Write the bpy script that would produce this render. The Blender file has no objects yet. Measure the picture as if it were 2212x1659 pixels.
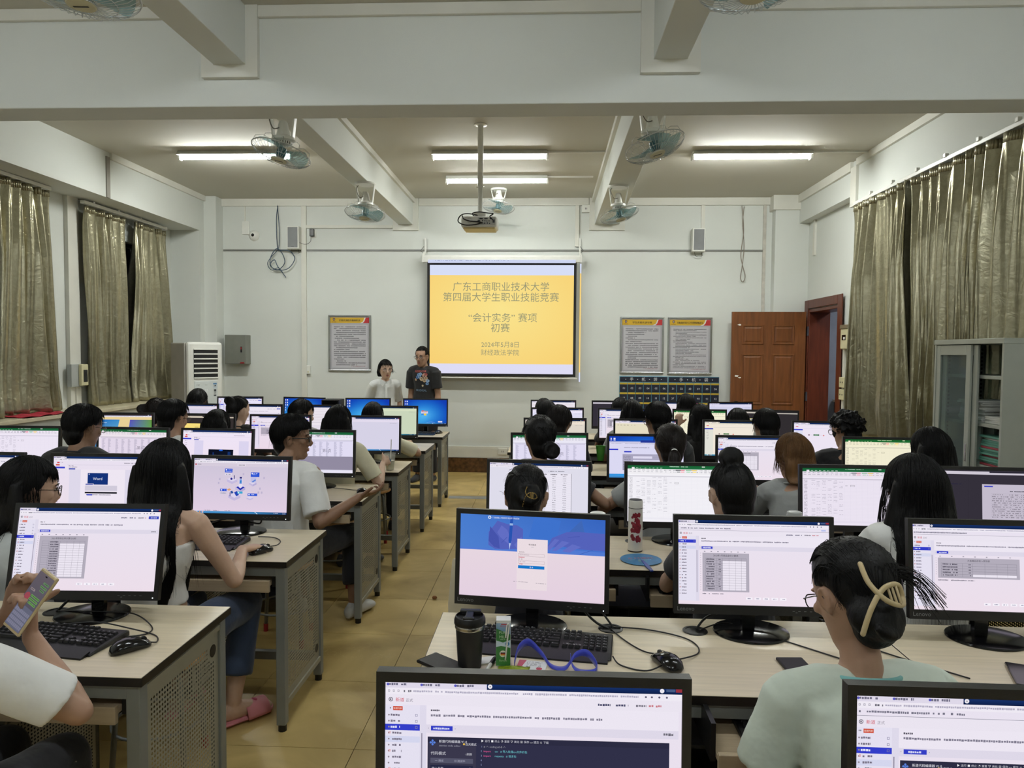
import bpy, math, random
import numpy as np
from mathutils import Matrix, Vector
random.seed(7); RNG = np.random.default_rng(7)
sc = bpy.context.scene
C = sc.collection
R = math.radians
# ------------------------------------------------------------------ camera, world, exposure
def look(yaw, pitch, roll):
    cy, sy, cp, sp, cr, sr = math.cos(yaw), math.sin(yaw), math.cos(pitch), math.sin(pitch), math.cos(roll), math.sin(roll)
    F = Vector((-sy*cp, cy*cp, -sp)); Rt = Vector((cy, sy, 0)); U = Rt.cross(F)
    R2 = cr*Rt + sr*U; U2 = -sr*Rt + cr*U
    m = Matrix.Identity(4)
    for i in range(3):
        m[i][0] = R2[i]; m[i][1] = U2[i]; m[i][2] = -F[i]
    return m
cam = bpy.data.cameras.new('camera'); camo = bpy.data.objects.new('camera', cam); C.objects.link(camo)
camo.matrix_world = Matrix.Translation((0, 0, 1.645)) @ look(0.0491, 0.04334, 0.00794)
cam.sensor_fit = 'HORIZONTAL'; cam.sensor_width = 36.0; cam.lens = 1540.0/2212.0*36.0
cam.clip_start = 0.05; cam.clip_end = 60
sc.camera = camo
w = bpy.data.worlds.new('night'); sc.world = w; w.use_nodes = True
w.node_tree.nodes['Background'].inputs[0].default_value = (0.012, 0.016, 0.03, 1)
w.node_tree.nodes['Background'].inputs[1].default_value = 1.0
sc.view_settings.view_transform = 'Standard'; sc.view_settings.look = 'None'
sc.view_settings.exposure = 0.0; sc.view_settings.gamma = 1.0; sc.view_settings.use_curve_mapping = False
TUBE_POWER = 218.0          # emission of a fluorescent tube
# ------------------------------------------------------------------ geometry helpers
def lin(c):
    return tuple(((x/255.0)/12.92 if x <= 10.3 else ((x/255.0+0.055)/1.055)**2.4) for x in c[:3])
def V(*a): return np.array(a, float)
def unit(a):
    a = np.asarray(a, float); n = np.linalg.norm(a); return a/n if n > 1e-9 else a
class G:
    def __init__(s): s.v = []; s.f = []; s.n = 0; s.M = None
    def add(s, v, f):
        v = np.asarray(v, float).reshape(-1, 3)
        if s.M is not None: v = v @ s.M[:3, :3].T + s.M[:3, 3]
        s.v.append(v); o = s.n
        s.f.extend([tuple(i+o for i in q) for q in f]); s.n += len(v); return s
    def box(s, x0, x1, y0, y1, z0, z1, M=None):
        v = [(x, y, z) for x in (x0, x1) for y in (y0, y1) for z in (z0, z1)]
        if M is not None: v = np.array(v) @ np.array(M)[:3, :3].T + np.array(M)[:3, 3]
        return s.add(v, [(0, 1, 3, 2), (4, 6, 7, 5), (0, 4, 5, 1), (2, 3, 7, 6), (0, 2, 6, 4), (1, 5, 7, 3)])
    def sweep(s, secs, n=16, cap=True):
        th = np.arange(n)*2*math.pi/n; c, si = np.cos(th)[:, None], np.sin(th)[:, None]
        vs = [np.asarray(p)[None, :]+c*np.asarray(a)[None, :]+si*np.asarray(b)[None, :] for p, a, b in secs]
        m = len(vs); f = []
        for i in range(m-1):
            for j in range(n):
                k = (j+1) % n; f.append((i*n+j, i*n+k, (i+1)*n+k, (i+1)*n+j))
        if cap: f.append(tuple(range(n-1, -1, -1))); f.append(tuple((m-1)*n+j for j in range(n)))
        return s.add(np.vstack(vs), f)
    def tube(s, pts, r, n=8, cap=True, round_=False, flat=1.0):
        pts = [np.asarray(p, float) for p in pts]; m = len(pts)
        rs = list(r) if hasattr(r, '__len__') else [r]*m
        if round_:
            d0 = unit(pts[0]-pts[1]); d1 = unit(pts[-1]-pts[-2])
            pts = [pts[0]+d0*rs[0]*0.85, pts[0]+d0*rs[0]*0.5]+pts+[pts[-1]+d1*rs[-1]*0.5, pts[-1]+d1*rs[-1]*0.85]
            rs = [rs[0]*0.4, rs[0]*0.84]+rs+[rs[-1]*0.84, rs[-1]*0.4]; m = len(pts)
        a = None; secs = []
        for i in range(m):
            t = unit(pts[min(i+1, m-1)]-pts[max(i-1, 0)])
            if a is None: a = unit(np.cross(t, V(0, 0, 1) if abs(t[2]) < 0.9 else V(0, 1, 0)))
            else:
                a = a-t*np.dot(a, t); a = unit(a)
            b = np.cross(t, a); secs.append((pts[i], a*rs[i], b*rs[i]*flat))
        return s.sweep(secs, n, cap)
    def cyl(s, p0, p1, r, r1=None, n=16): return s.tube([p0, p1], [r, r if r1 is None else r1], n)
    def ell(s, c, r, n=14, m=8, A=None):
        c = np.asarray(c, float); secs = []
        A = np.eye(3) if A is None else np.asarray(A)
        for i in range(m+1):
            ph = -math.pi/2+math.pi*(i+0.0)/m; k = max(math.cos(ph), 0.03)
            secs.append((c+A[:, 2]*r[2]*math.sin(ph), A[:, 0]*r[0]*k, A[:, 1]*r[1]*k))
        return s.sweep(secs, n)
    def lathe(s, prof, c=(0, 0, 0), n=24):
        return s.sweep([(V(c[0], c[1], c[2]+z), V(r, 0, 0), V(0, r, 0)) for r, z in prof], n)
    def quad(s, a, b, c, d): return s.add([a, b, c, d], [(0, 1, 2, 3)])
    def prism(s, poly, x0, x1, ax='x'):
        n = len(poly); k = {'x': 0, 'y': 1, 'z': 2}[ax]; v = []
        for t in (x0, x1):
            for p in poly:
                q = list(p); q.insert(k, t); v.append(q)
        f = [tuple(range(n-1, -1, -1)), tuple(range(n, 2*n))]+[(i, (i+1) % n, n+(i+1) % n, n+i) for i in range(n)]
        return s.add(v, f)
    def data(s, name, m=None, smooth=False):
        me = bpy.data.meshes.new(name)
        me.from_pydata(np.vstack(s.v).tolist() if s.v else [], [], s.f)
        if m is not None: me.materials.append(m)
        if smooth: me.polygons.foreach_set('use_smooth', [True]*len(me.polygons))
        me.update(); return me
def auto_smooth(me, ang=35):
    me.polygons.foreach_set('use_smooth', [True]*len(me.polygons))
    try: me.set_sharp_from_angle(angle=R(ang))
    except Exception: pass
def obj(name, g, m=None, parent=None, smooth=False, bevel=0, label=None, cat=None, group=None, kind=None, loc=None, rz=None):
    me = g.data(name, m, smooth is True) if isinstance(g, G) else g
    if isinstance(g, G) and not smooth and smooth is not None: pass
    if smooth == 'auto': auto_smooth(me)
    o = bpy.data.objects.new(name, me); C.objects.link(o)
    if parent is not None: o.parent = parent
    if bevel:
        b = o.modifiers.new('bevel', 'BEVEL'); b.width = bevel; b.segments = 2; b.limit_method = 'ANGLE'; b.angle_limit = R(40)
    tag(o, label, cat, group, kind)
    if loc is not None: o.location = loc
    if rz is not None: o.rotation_euler = (0, 0, rz)
    return o
def tag(o, label=None, cat=None, group=None, kind=None):
    if label: o['label'] = label
    if cat: o['category'] = cat
    if group: o['group'] = group
    if kind: o['kind'] = kind
    return o
def thing(name, label, cat, loc=(0, 0, 0), rz=0.0, group=None):
    o = bpy.data.objects.new(name, None); C.objects.link(o); o.location = loc; o.rotation_euler = (0, 0, rz)
    o.empty_display_size = 0.05
    return tag(o, label, cat, group)
def dup(root, loc, rz, label=None, group=None):
    def cp(o, par):
        c = o.copy(); C.objects.link(c)
        if par is not None: c.parent = par
        for ch in kids.get(o, ()): cp(ch, c)
        return c
    kids = {}
    for o in list(root.children_recursive): kids.setdefault(o.parent, []).append(o)
    r = cp(root, None); r.location = loc; r.rotation_euler = (0, 0, rz)
    if label: r['label'] = label
    if group: r['group'] = group
    return r
# ------------------------------------------------------------------ materials
MATS = {}
def mat(name, col, rough=0.5, metal=0.0, var=0.06, scale=8.0, bump=0.0, bscale=60.0, stretch=None, spec=None, coat=0.0, sheen=0.0, srgb=True):
    if name in MATS: return MATS[name]
    m = bpy.data.materials.new(name); m.use_nodes = True; nt = m.node_tree; P = nt.nodes['Principled BSDF']
    c = lin(col) if srgb else col
    tc = nt.nodes.new('ShaderNodeTexCoord'); mp = nt.nodes.new('ShaderNodeMapping')
    nt.links.new(tc.outputs['Object'], mp.inputs[0])
    if stretch: mp.inputs['Scale'].default_value = stretch
    nz = nt.nodes.new('ShaderNodeTexNoise'); nz.inputs['Scale'].default_value = scale; nz.inputs['Detail'].default_value = 4
    nt.links.new(mp.outputs[0], nz.inputs['Vector'])
    cr = nt.nodes.new('ShaderNodeValToRGB'); e = cr.color_ramp.elements
    e[0].position = 0.3; e[1].position = 0.7
    e[0].color = tuple(x*(1-var) for x in c)+(1,); e[1].color = tuple(min(1, x*(1+var)) for x in c)+(1,)
    nt.links.new(nz.outputs['Fac'], cr.inputs[0]); nt.links.new(cr.outputs[0], P.inputs['Base Color'])
    P.inputs['Roughness'].default_value = rough; P.inputs['Metallic'].default_value = metal
    if spec is not None: P.inputs['Specular IOR Level'].default_value = spec
    if coat: P.inputs['Coat Weight'].default_value = coat
    if sheen: P.inputs['Sheen Weight'].default_value = sheen
    if bump:
        n2 = nt.nodes.new('ShaderNodeTexNoise'); n2.inputs['Scale'].default_value = bscale; n2.inputs['Detail'].default_value = 3
        nt.links.new(mp.outputs[0], n2.inputs['Vector'])
        b = nt.nodes.new('ShaderNodeBump'); b.inputs['Strength'].default_value = bump; b.inputs['Distance'].default_value = 0.01
        nt.links.new(n2.outputs['Fac'], b.inputs['Height']); nt.links.new(b.outputs[0], P.inputs['Normal'])
    MATS[name] = m; return m
def emit(name, col, strength, sampled=True):
    m = bpy.data.materials.new(name); m.use_nodes = True; nt = m.node_tree; nt.nodes.clear()
    o = nt.nodes.new('ShaderNodeOutputMaterial'); e = nt.nodes.new('ShaderNodeEmission')
    e.inputs[0].default_value = tuple(col)+(1,); e.inputs[1].default_value = strength
    nt.links.new(e.outputs[0], o.inputs[0])
    if not sampled: m.cycles.emission_sampling = 'NONE'
    return m
def print_mat(name, strength=0.0, rough=0.5):
    m = bpy.data.materials.new(name); m.use_nodes = True; nt = m.node_tree
    a = nt.nodes.new('ShaderNodeAttribute'); a.attribute_name = 'Col'
    if strength:
        nt.nodes.clear(); a = nt.nodes.new('ShaderNodeAttribute'); a.attribute_name = 'Col'
        o = nt.nodes.new('ShaderNodeOutputMaterial'); e = nt.nodes.new('ShaderNodeEmission')
        # faint moire of the pixel grid, as a lit panel shows it
        nz = nt.nodes.new('ShaderNodeTexNoise'); nz.inputs['Scale'].default_value = 900
        tc = nt.nodes.new('ShaderNodeTexCoord'); nt.links.new(tc.outputs['Object'], nz.inputs['Vector'])
        mr = nt.nodes.new('ShaderNodeMapRange'); mr.inputs[3].default_value = strength*0.95; mr.inputs[4].default_value = strength*1.05
        nt.links.new(nz.outputs['Fac'], mr.inputs[0]); nt.links.new(mr.outputs[0], e.inputs[1])
        nt.links.new(a.outputs['Color'], e.inputs[0]); nt.links.new(e.outputs[0], o.inputs[0]); m.cycles.emission_sampling = 'NONE'
    else:
        P = nt.nodes['Principled BSDF']; nt.links.new(a.outputs['Color'], P.inputs['Base Color']); P.inputs['Roughness'].default_value = rough
    return m
def glass(name, col=(1, 1, 1), rough=0.02, alpha=0.25):
    m = bpy.data.materials.new(name); m.use_nodes = True; nt = m.node_tree; P = nt.nodes['Principled BSDF']
    mx = nt.nodes.new('ShaderNodeMixShader'); t = nt.nodes.new('ShaderNodeBsdfTransparent'); t.inputs[0].default_value = tuple(col)+(1,)
    mx.inputs[0].default_value = alpha; P.inputs['Roughness'].default_value = rough; P.inputs['Base Color'].default_value = tuple(col)+(1,)
    nt.links.new(t.outputs[0], mx.inputs[1]); nt.links.new(P.outputs[0], mx.inputs[2]); nt.links.new(mx.outputs[0], nt.nodes['Material Output'].inputs[0])
    return m
M_wall = mat('wall_paint', (216, 219, 214), 0.75, var=0.02, scale=1.5, bump=0.08, bscale=220)
M_ceil = mat('ceiling_paint', (196, 193, 181), 0.8, var=0.02, scale=1.2, bump=0.05, bscale=200)
M_trim = mat('trim_paint', (220, 219, 210), 0.55, var=0.03, scale=4)
M_black = mat('black_plastic', (12, 12, 14), 0.42, var=0.1, bump=0.04, bscale=400)
M_gloss = mat('glossy_black', (8, 8, 10), 0.15, var=0.1)
M_key = mat('key_black', (20, 20, 23), 0.5, var=0.1, bump=0.02, bscale=300)
M_grey = mat('steel_grey', (128, 131, 128), 0.45, 0.25, var=0.05, scale=6)
M_panel = mat('panel_beige_grey', (150, 146, 128), 0.5, 0.1, var=0.06, scale=5)
M_dark = mat('dark_steel', (32, 32, 34), 0.55, 0.2)
M_white = mat('white_plastic', (228, 228, 222), 0.35, var=0.03)
M_cream = mat('cream_plastic', (214, 208, 170), 0.4, var=0.04)
M_red = mat('red_rubber', (150, 30, 34), 0.5)
M_chrome = mat('chrome', (190, 190, 190), 0.22, 1.0)
M_gold = mat('gold_metal', (190, 160, 90), 0.3, 1.0)
def wood(name, col, st, var=0.10, rough=0.4, sc_=3.0):
    m = mat(name, col, rough, 0, var=var, scale=sc_, stretch=st, bump=0.03, bscale=30)
    return m
M_desk = wood('desk_laminate', (214, 200, 172), (1.2, 30, 30), 0.08, 0.32)
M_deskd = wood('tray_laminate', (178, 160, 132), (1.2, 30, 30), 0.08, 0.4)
M_edge = mat('dark_edge_band', (24, 20, 18), 0.35)
M_door = wood('orange_brown_wood', (114, 68, 34), (14, 14, 1.2), 0.25, 0.35, 2.2)
M_doord = wood('dark_brown_wood', (92, 42, 24), (14, 14, 1.2), 0.25, 0.35, 2.2)
M_seat = wood('seat_wood', (196, 148, 92), (6, 6, 2), 0.18, 0.35)
# ------------------------------------------------------------------ lettering and flat print
_TXT = {}
def glyphs(s):
    if s in _TXT: return _TXT[s]
    cu = bpy.data.curves.new('t', 'FONT'); cu.body = s; cu.size = 1; cu.resolution_u = 2
    o = bpy.data.objects.new('t', cu); C.objects.link(o)
    dg = bpy.context.evaluated_depsgraph_get(); me = bpy.data.meshes.new_from_object(o.evaluated_get(dg))
    v = np.array([x.co[:2] for x in me.vertices]).reshape(-1, 2); f = [tuple(p.vertices) for p in me.polygons]
    bpy.data.objects.remove(o); bpy.data.curves.remove(cu); bpy.data.meshes.remove(me)
    _TXT[s] = (v, f); return _TXT[s]
class Sheet:
    """flat print: coloured shapes on a W x H canvas, y down; every layer sits a hair in front of the one below"""
    def __init__(s, W, H, w): s.W, s.H, s.k = W, H, w/W; s.v = []; s.c = []; s.f = []; s.n = 0; s.z = 0; s.tint = np.ones(3); s.B = np.zeros((6000, 5)); s.nb = 0; s.hold = False
    def _lay(s, x0, y0, x1, y1):
        if s.hold: return
        b = s.B[:s.nb]; e = 1e-4*s.W
        o = b[(b[:, 0] < x1-e) & (b[:, 2] > x0+e) & (b[:, 1] < y1-e) & (b[:, 3] > y0+e), 4]
        s.z = (o.max()+1) if len(o) else 0
        s.B[s.nb] = (x0, y0, x1, y1, s.z); s.nb += 1
    def poly(s, pts, col, cols=None):
        p = np.asarray(pts, float); n = len(p); s._lay(p[:, 0].min(), p[:, 1].min(), p[:, 0].max(), p[:, 1].max())
        s.v.append(np.column_stack([(p[:, 0]-s.W/2)*s.k, np.full(n, -s.z*6e-5), (s.H/2-p[:, 1])*s.k]))
        cc = [lin(x) for x in cols] if cols is not None else [lin(col)]*n
        s.c.append(np.array(cc)*s.tint); s.f.append(tuple(range(s.n, s.n+n))); s.n += n
    def layer(s): pass
    def rect(s, x0, y0, x1, y1, col, bot=None):
        s.poly([(x0, y0), (x0, y1), (x1, y1), (x1, y0)], col, None if bot is None else [col, bot, bot, col])
    def frame(s, x0, y0, x1, y1, col, t=0.15):
        for a in ((x0, y0, x1, y0+t), (x0, y1-t, x1, y1), (x0, y0, x0+t, y1), (x1-t, y0, x1, y1)): s.rect(*a, col)
    def disc(s, x, y, r, col, n=14, ry=None):
        s.poly([(x+r*math.cos(t*2*math.pi/n), y-(ry or r)*math.sin(t*2*math.pi/n)) for t in range(n)], col)
    def line(s, x0, y0, x1, y1, t, col):
        d = unit(V(x1-x0, y1-y0)); q = V(-d[1], d[0])*t/2
        s.poly([(x0+q[0], y0+q[1]), (x0-q[0], y0-q[1]), (x1-q[0], y1-q[1]), (x1+q[0], y1+q[1])][::-1], col)
    def dash(s, x, y, w, h, col, p=0.86):
        """a line of writing too small to read: broken little blocks"""
        cx = x; s._lay(x, y, x+w, y+h); s.hold = True
        while cx < x+w:
            g = h*random.uniform(0.55, 0.95)
            if random.random() < p: s.rect(cx, y+h*random.uniform(0, 0.2), min(cx+g, x+w), y+h*random.uniform(0.8, 1), col)
            cx += g+h*0.2
        s.hold = False
    def text(s, t, x, y, size, col, align='c', sx=1.0, bold=0):
        if bold:
            for d in (-bold, bold): s.text(t, x+d*size, y, size, col, align, sx)
        v, f = glyphs(t)
        if not len(v): return
        v = v.copy(); w_ = v[:, 0].max(); lo = v[:, 0].min()
        v[:, 0] = (v[:, 0]-({'l': lo, 'c': (lo+w_)/2, 'r': w_}[align]))*sx
        px = x+v[:, 0]*size; py = y-v[:, 1]*size+size*0.36; s._lay(px.min(), py.min(), px.max(), py.max())
        s.v.append(np.column_stack([(px-s.W/2)*s.k, np.full(len(v), -s.z*6e-5), (s.H/2-py)*s.k]))
        s.c.append(np.tile(np.array(lin(col))*s.tint, (len(v), 1)))
        s.f += [tuple(i+s.n for i in q[::-1]) for q in f]; s.n += len(v)
    def data(s, name, m):
        me = bpy.data.meshes.new(name); me.from_pydata(np.vstack(s.v).tolist(), [], s.f)
        a = me.color_attributes.new('Col', 'FLOAT_COLOR', 'POINT'); c = np.vstack(s.c)
        a.data.foreach_set('color', np.column_stack([c, np.ones(len(c))]).ravel()); me.materials.append(m); me.update(); return me
M_screen = print_mat('lit_screen', 1.0)
M_print = print_mat('printed_sheet', 0, 0.55)
def lettering(name, t, size, m, parent, loc, rx=90, rz=0, align='c', thick=0.0006, label=None):
    v, f = glyphs(t); g = G(); x0 = {'c': (v[:, 0].min()+v[:, 0].max())/2, 'l': v[:, 0].min()}[align]
    p = np.column_stack([(v[:, 0]-x0)*size, (v[:, 1])*size, np.full(len(v), thick)]); g.add(p, f)
    o = obj(name, g, m, parent, label=label); o.location = loc; o.rotation_euler = (R(rx), 0, R(rz)); return o
# ================================================================== the room
XL, XW, XR, YF, YB, ZC = -4.68, -5.08, 3.42, 9.76, -3.4, 3.74
def struct(name, g, m, parent=None, **k):
    return obj(name, g, m, parent, kind='structure' if parent is None else None, **k)
# floor: square tiles on a screed
M_tile = bpy.data.materials.new('worn_ochre_tile')
def mk_tile():
    m = M_tile; m.use_nodes = True; nt = m.node_tree; P = nt.nodes['Principled BSDF']; L = nt.links.new
    g = nt.nodes.new('ShaderNodeNewGeometry'); oi = nt.nodes.new('ShaderNodeObjectInfo')
    n1 = nt.nodes.new('ShaderNodeTexNoise'); n1.inputs['Scale'].default_value = 2.2; n1.inputs['Detail'].default_value = 6; n1.inputs['Distortion'].default_value = 0.8
    L(g.outputs['Position'], n1.inputs['Vector'])
    r = nt.nodes.new('ShaderNodeValToRGB'); e = r.color_ramp.elements
    e[0].position = 0.32; e[0].color = lin((158, 133, 76))+(1,); e[1].position = 0.68; e[1].color = lin((204, 178, 114))+(1,)
    L(n1.outputs['Fac'], r.inputs[0])
    w_ = nt.nodes.new('ShaderNodeTexNoise'); w_.inputs['Scale'].default_value = 5.5; w_.inputs['Detail'].default_value = 8; w_.inputs['Distortion'].default_value = 2.5
    L(g.outputs['Position'], w_.inputs['Vector'])
    rr = nt.nodes.new('ShaderNodeValToRGB'); q = rr.color_ramp.elements   # pale scratches
    q[0].position = 0.492; q[0].color = (0, 0, 0, 1); q[1].position = 0.502; q[1].color = (1, 1, 1, 1)
    x = q.new(0.512); x.color = (0, 0, 0, 1); L(w_.outputs['Fac'], rr.inputs[0])
    n3 = nt.nodes.new('ShaderNodeTexNoise'); n3.inputs['Scale'].default_value = 3; L(g.outputs['Position'], n3.inputs['Vector'])
    ml = nt.nodes.new('ShaderNodeMath'); ml.operation = 'MULTIPLY'; L(rr.outputs[0], ml.inputs[0])
    th = nt.nodes.new('ShaderNodeMapRange'); th.inputs[1].default_value = 0.5; th.inputs[2].default_value = 0.7; th.inputs[4].default_value = 0.55
    L(n3.outputs['Fac'], th.inputs[0]); L(th.outputs[0], ml.inputs[1])
    mx = nt.nodes.new('ShaderNodeMix'); mx.data_type = 'RGBA'; L(ml.outputs[0], mx.inputs[0]); L(r.outputs[0], mx.inputs[6]); mx.inputs[7].default_value = lin((214, 196, 146))+(1,)
    hs = nt.nodes.new('ShaderNodeHueSaturation'); L(mx.outputs[2], hs.inputs['Color'])
    mr = nt.nodes.new('ShaderNodeMapRange'); mr.inputs[3].default_value = 0.93; mr.inputs[4].default_value = 1.07
    L(oi.outputs['Random'], mr.inputs[0]); L(mr.outputs[0], hs.inputs['Value']); L(hs.outputs[0], P.inputs['Base Color'])
    P.inputs['Roughness'].default_value = 0.42
mk_tile()
fl = struct('floor', G().box(-5.3, 5.6, YB, 10.0, -0.2, -0.006), mat('grout', (104, 90, 60), 0.8))
tg = G().box(-0.2985, 0.2985, -0.2985, 0.2985, -0.006, 0.0).data('tile', M_tile)
nx = 0
for i in range(-8, 6):
    for j in range(0, 16):
        x, y = -0.483+i*0.6, 0.75+j*0.6
        if y > 9.8: continue
        o = bpy.data.objects.new('tile', tg); C.objects.link(o); o.parent = fl; o.location = (x, y, 0)
og = G()
for i in range(-8, 10):
    for j in range(-7, 16):
        x, y = -0.483+i*0.6, 0.75+j*0.6
        if (j >= 0 and i < 6 and y <= 9.8) or y > 9.9: continue
        og.box(x-.2985, x+.2985, y-.2985, y+.2985, -0.006, 0)
obj('far_tiles', og, M_tile, fl, kind='stuff')
struct('ceiling', G().box(-5.3, 3.6, YB, 10.0, ZC, ZC+0.15), M_ceil)
struct('wall_front', G().box(-5.3, 3.6, YF, YF+0.2, 0, ZC), M_wall)
struct('wall_back', G().box(-5.3, 3.6, YB-0.2, YB, 0, ZC), M_wall)
# left wall: low wall with sill, recessed window wall, boxed beam above
g = G(); g.box(XL-0.5, XL, YB, 9.43, 0, 0.99)
g.box(XL-0.5, XL, 9.43, YF, 0, 3.26)
for y0, y1 in ((YB, 4.6), (6.75, 7.75), (9.05, 9.43)): g.box(XW-0.25, XW, y0, y1, 0.99, 3.26)
for y0, y1 in ((4.6, 6.75), (7.75, 9.05)): g.box(XW-0.25, XW, y0, y1, 2.95, 3.26)
struct('wall_left', g, M_wall)
struct('ceiling_beam', G().box(XL-0.65, XL, YB, YF, 3.26, ZC), M_wall)
struct('trim_1', G().box(XW, XW+0.045, 7.30, 7.47, 0.99, 3.26), M_trim)                 # pilaster between the windows
struct('trim_2', G().box(XL-0.01, XL+0.012, 7.40, 7.46, 3.26, ZC-0.05), mat('old_joint', (150, 146, 138), 0.7))
M_sill = mat('sill_stone', (206, 196, 168), 0.3, var=0.08, scale=10)
struct('trim_3', G().box(XW, XL+0.05, YB, 9.43, 0.99, 1.025), M_sill, bevel=0.004)
# right wall with doorway
g = G(); g.box(XR, XR+0.22, YB, 8.50, 0, ZC); g.box(XR, XR+0.22, 9.50, YF+.2, 0, ZC); g.box(XR, XR+0.22, 8.50, 9.50, 2.24, ZC)
struct('wall_right', g, M_wall)
struct('ceiling_beam', G().box(XR-0.13, XR+0.01, YB, 7.9, 3.30, ZC), M_wall)
struct('ceiling_beam', G().box(XR-0.13, XR+0.01, 7.9, YF, 3.38, ZC), M_wall)
struct('trim_4', G().box(XR-0.16, XR-0.12, 7.84, 7.98, 3.25, ZC-0.07), M_trim)
# big cross beam and the two long beams with flared collars
struct('ceiling_beam', G().box(-5.3, 3.6, 4.36, 4.60, 3.145, ZC), M_wall, bevel=0.006)
for x0, x1, e0, e1 in ((-2.05, -1.85, -2.05, -1.85), (0.61, 0.81, 0.62, 0.95)):
    struct('ceiling_beam', G().box(x0, x1, YB, 4.36, 3.385, ZC), M_wall, bevel=0.005)
    g = G(); g.add([(x0, 4.6, 3.385), (x1, 4.6, 3.385), (x1, 4.6, ZC), (x0, 4.6, ZC), (e0, YF, 3.385), (e1, YF, 3.385), (e1, YF, ZC), (e0, YF, ZC)],
                   [(0, 1, 2, 3), (7, 6, 5, 4), (0, 4, 5, 1), (1, 5, 6, 2), (2, 6, 7, 3), (3, 7, 4, 0)])
    struct('ceiling_beam', g, M_wall, bevel=0.005)
def collar(name, x0, x1, y, sy=-1):       # mitred boards round a beam's end
    g = G(); d = 0.075; t = 0.035*sy
    def slab(a, b):
        n = len(a); v = [(p[0], y, p[1]) for p in a]+[(p[0], y+t, p[1]) for p in b]
        g.add(v, [tuple(range(n)), tuple(range(2*n-1, n-1, -1))]+[(i, n+i, n+(i+1) % n, (i+1) % n) for i in range(n)])
    z = 3.385
    P_ = [(x0, z), (x1, z), (x1+d, z-d), (x0-d, z-d)]; slab(P_, P_)
    P_ = [(x1, z), (x1, ZC), (x1+d, ZC), (x1+d, z-d)]; slab(P_, P_)
    P_ = [(x0, ZC), (x0, z), (x0-d, z-d), (x0-d, ZC)]; slab(P_, P_)
    struct(name, g, M_trim)
collar('trim_5', -2.05, -1.85, 4.36); collar('trim_6', 0.61, 0.81, 4.36)
collar('trim_7', -2.05, -1.85, YF); collar('trim_8', 0.62, 0.95, YF)
# cornice strips
g = G()
for x0, x1 in ((XL, -2.12), (-1.77, 0.54), (1.03, 3.0)): g.box(x0, x1, YF-0.035, YF, ZC-0.10, ZC)
struct('trim_9', g, M_trim, bevel=0.004)
g = G()
for x0, x1 in ((XL, -2.125), (-1.775, 0.535), (0.885, XR-.13)): g.box(x0, x1, 4.33, 4.36, ZC-0.07, ZC)
struct('trim_10', g, M_trim, bevel=0.004)
struct('trim_11', G().box(XL, XL+0.03, 7.47, YF, ZC-0.07, ZC), M_trim)
struct('trim_12', G().box(XR-0.165, XR-0.13, 4.6, 7.84, ZC-0.07, ZC).box(XR-0.165, XR-0.13, 7.98, YF, ZC-0.10, ZC), M_trim)
for n, (x0, x1) in ((13, (-1.87, -1.82)), (14, (0.58, 0.62))): struct('trim_%d' % n, G().box(x0, x1, 4.6, YF, ZC-0.06, ZC), M_trim)
# columns at the front corners
struct('trim_15', G().box(XL-0.02, XL+0.17, 9.55, YF, 0, ZC), M_wall, bevel=0.004)
struct('trim_16', G().box(2.98, XR, 9.62, YF, 0, ZC), M_wall, bevel=0.004)
struct('trim_17', G().box(2.94, XR, 9.58, YF, ZC-0.19, ZC), M_trim, bevel=0.004)
# skirting: white ledge over marble
struct('baseboard_front', G().box(XL, 3.0, YF-0.03, YF, 0.20, 0.36), M_trim, bevel=0.004)
M_marb = mat('brown_marble', (86, 58, 34), 0.25, var=0.5, scale=22)
struct('baseboard_marble', G().box(XL, 3.0, YF-0.045, YF, 0, 0.20), M_marb)
# wall conduits
struct('trim_18', G().box(-4.50, 2.9, YF-0.018, YF, 3.03, 3.05), mat('conduit_grey', (120, 120, 116), 0.5))
struct('trim_19', G().box(-3.40, -3.33, YF-0.03, YF, 0.36, ZC-0.1), M_trim, bevel=0.003)
struct('trim_20', G().box(0.36, 0.41, YF-0.03, YF, 3.09, ZC-0.1), M_trim)
struct('trim_21', G().box(2.04, 2.09, YF-0.02, YF, 3.25, ZC-0.1), M_trim)
struct('trim_22', G().box(-3.33, -2.13, YF-0.03, YF, 3.34, 3.38), M_trim)
struct('trim_23', G().box(-4.20, -4.185, YF-0.015, YF, 3.36, ZC-0.1), M_trim)
struct('trim_24', G().box(2.86, 2.90, YF-0.02, YF, 0.36, ZC-0.1), mat('rough_patch_paint', (196, 192, 182), 0.8, var=0.12, scale=14))
struct('trim_25', G().box(XR-0.025, XR, 9.36, 9.42, 2.93, 3.38), M_trim)
struct('trim_26', G().box(XR-0.03, XR, 8.33, 8.38, 0.0, 1.95), M_trim)
struct('trim_27', G().box(XW, XW+0.02, 7.36, 7.39, 1.5, 3.26).box(XW+.045, XW+0.06, 7.37, 7.39, 1.03, 1.3), M_trim)
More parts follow.
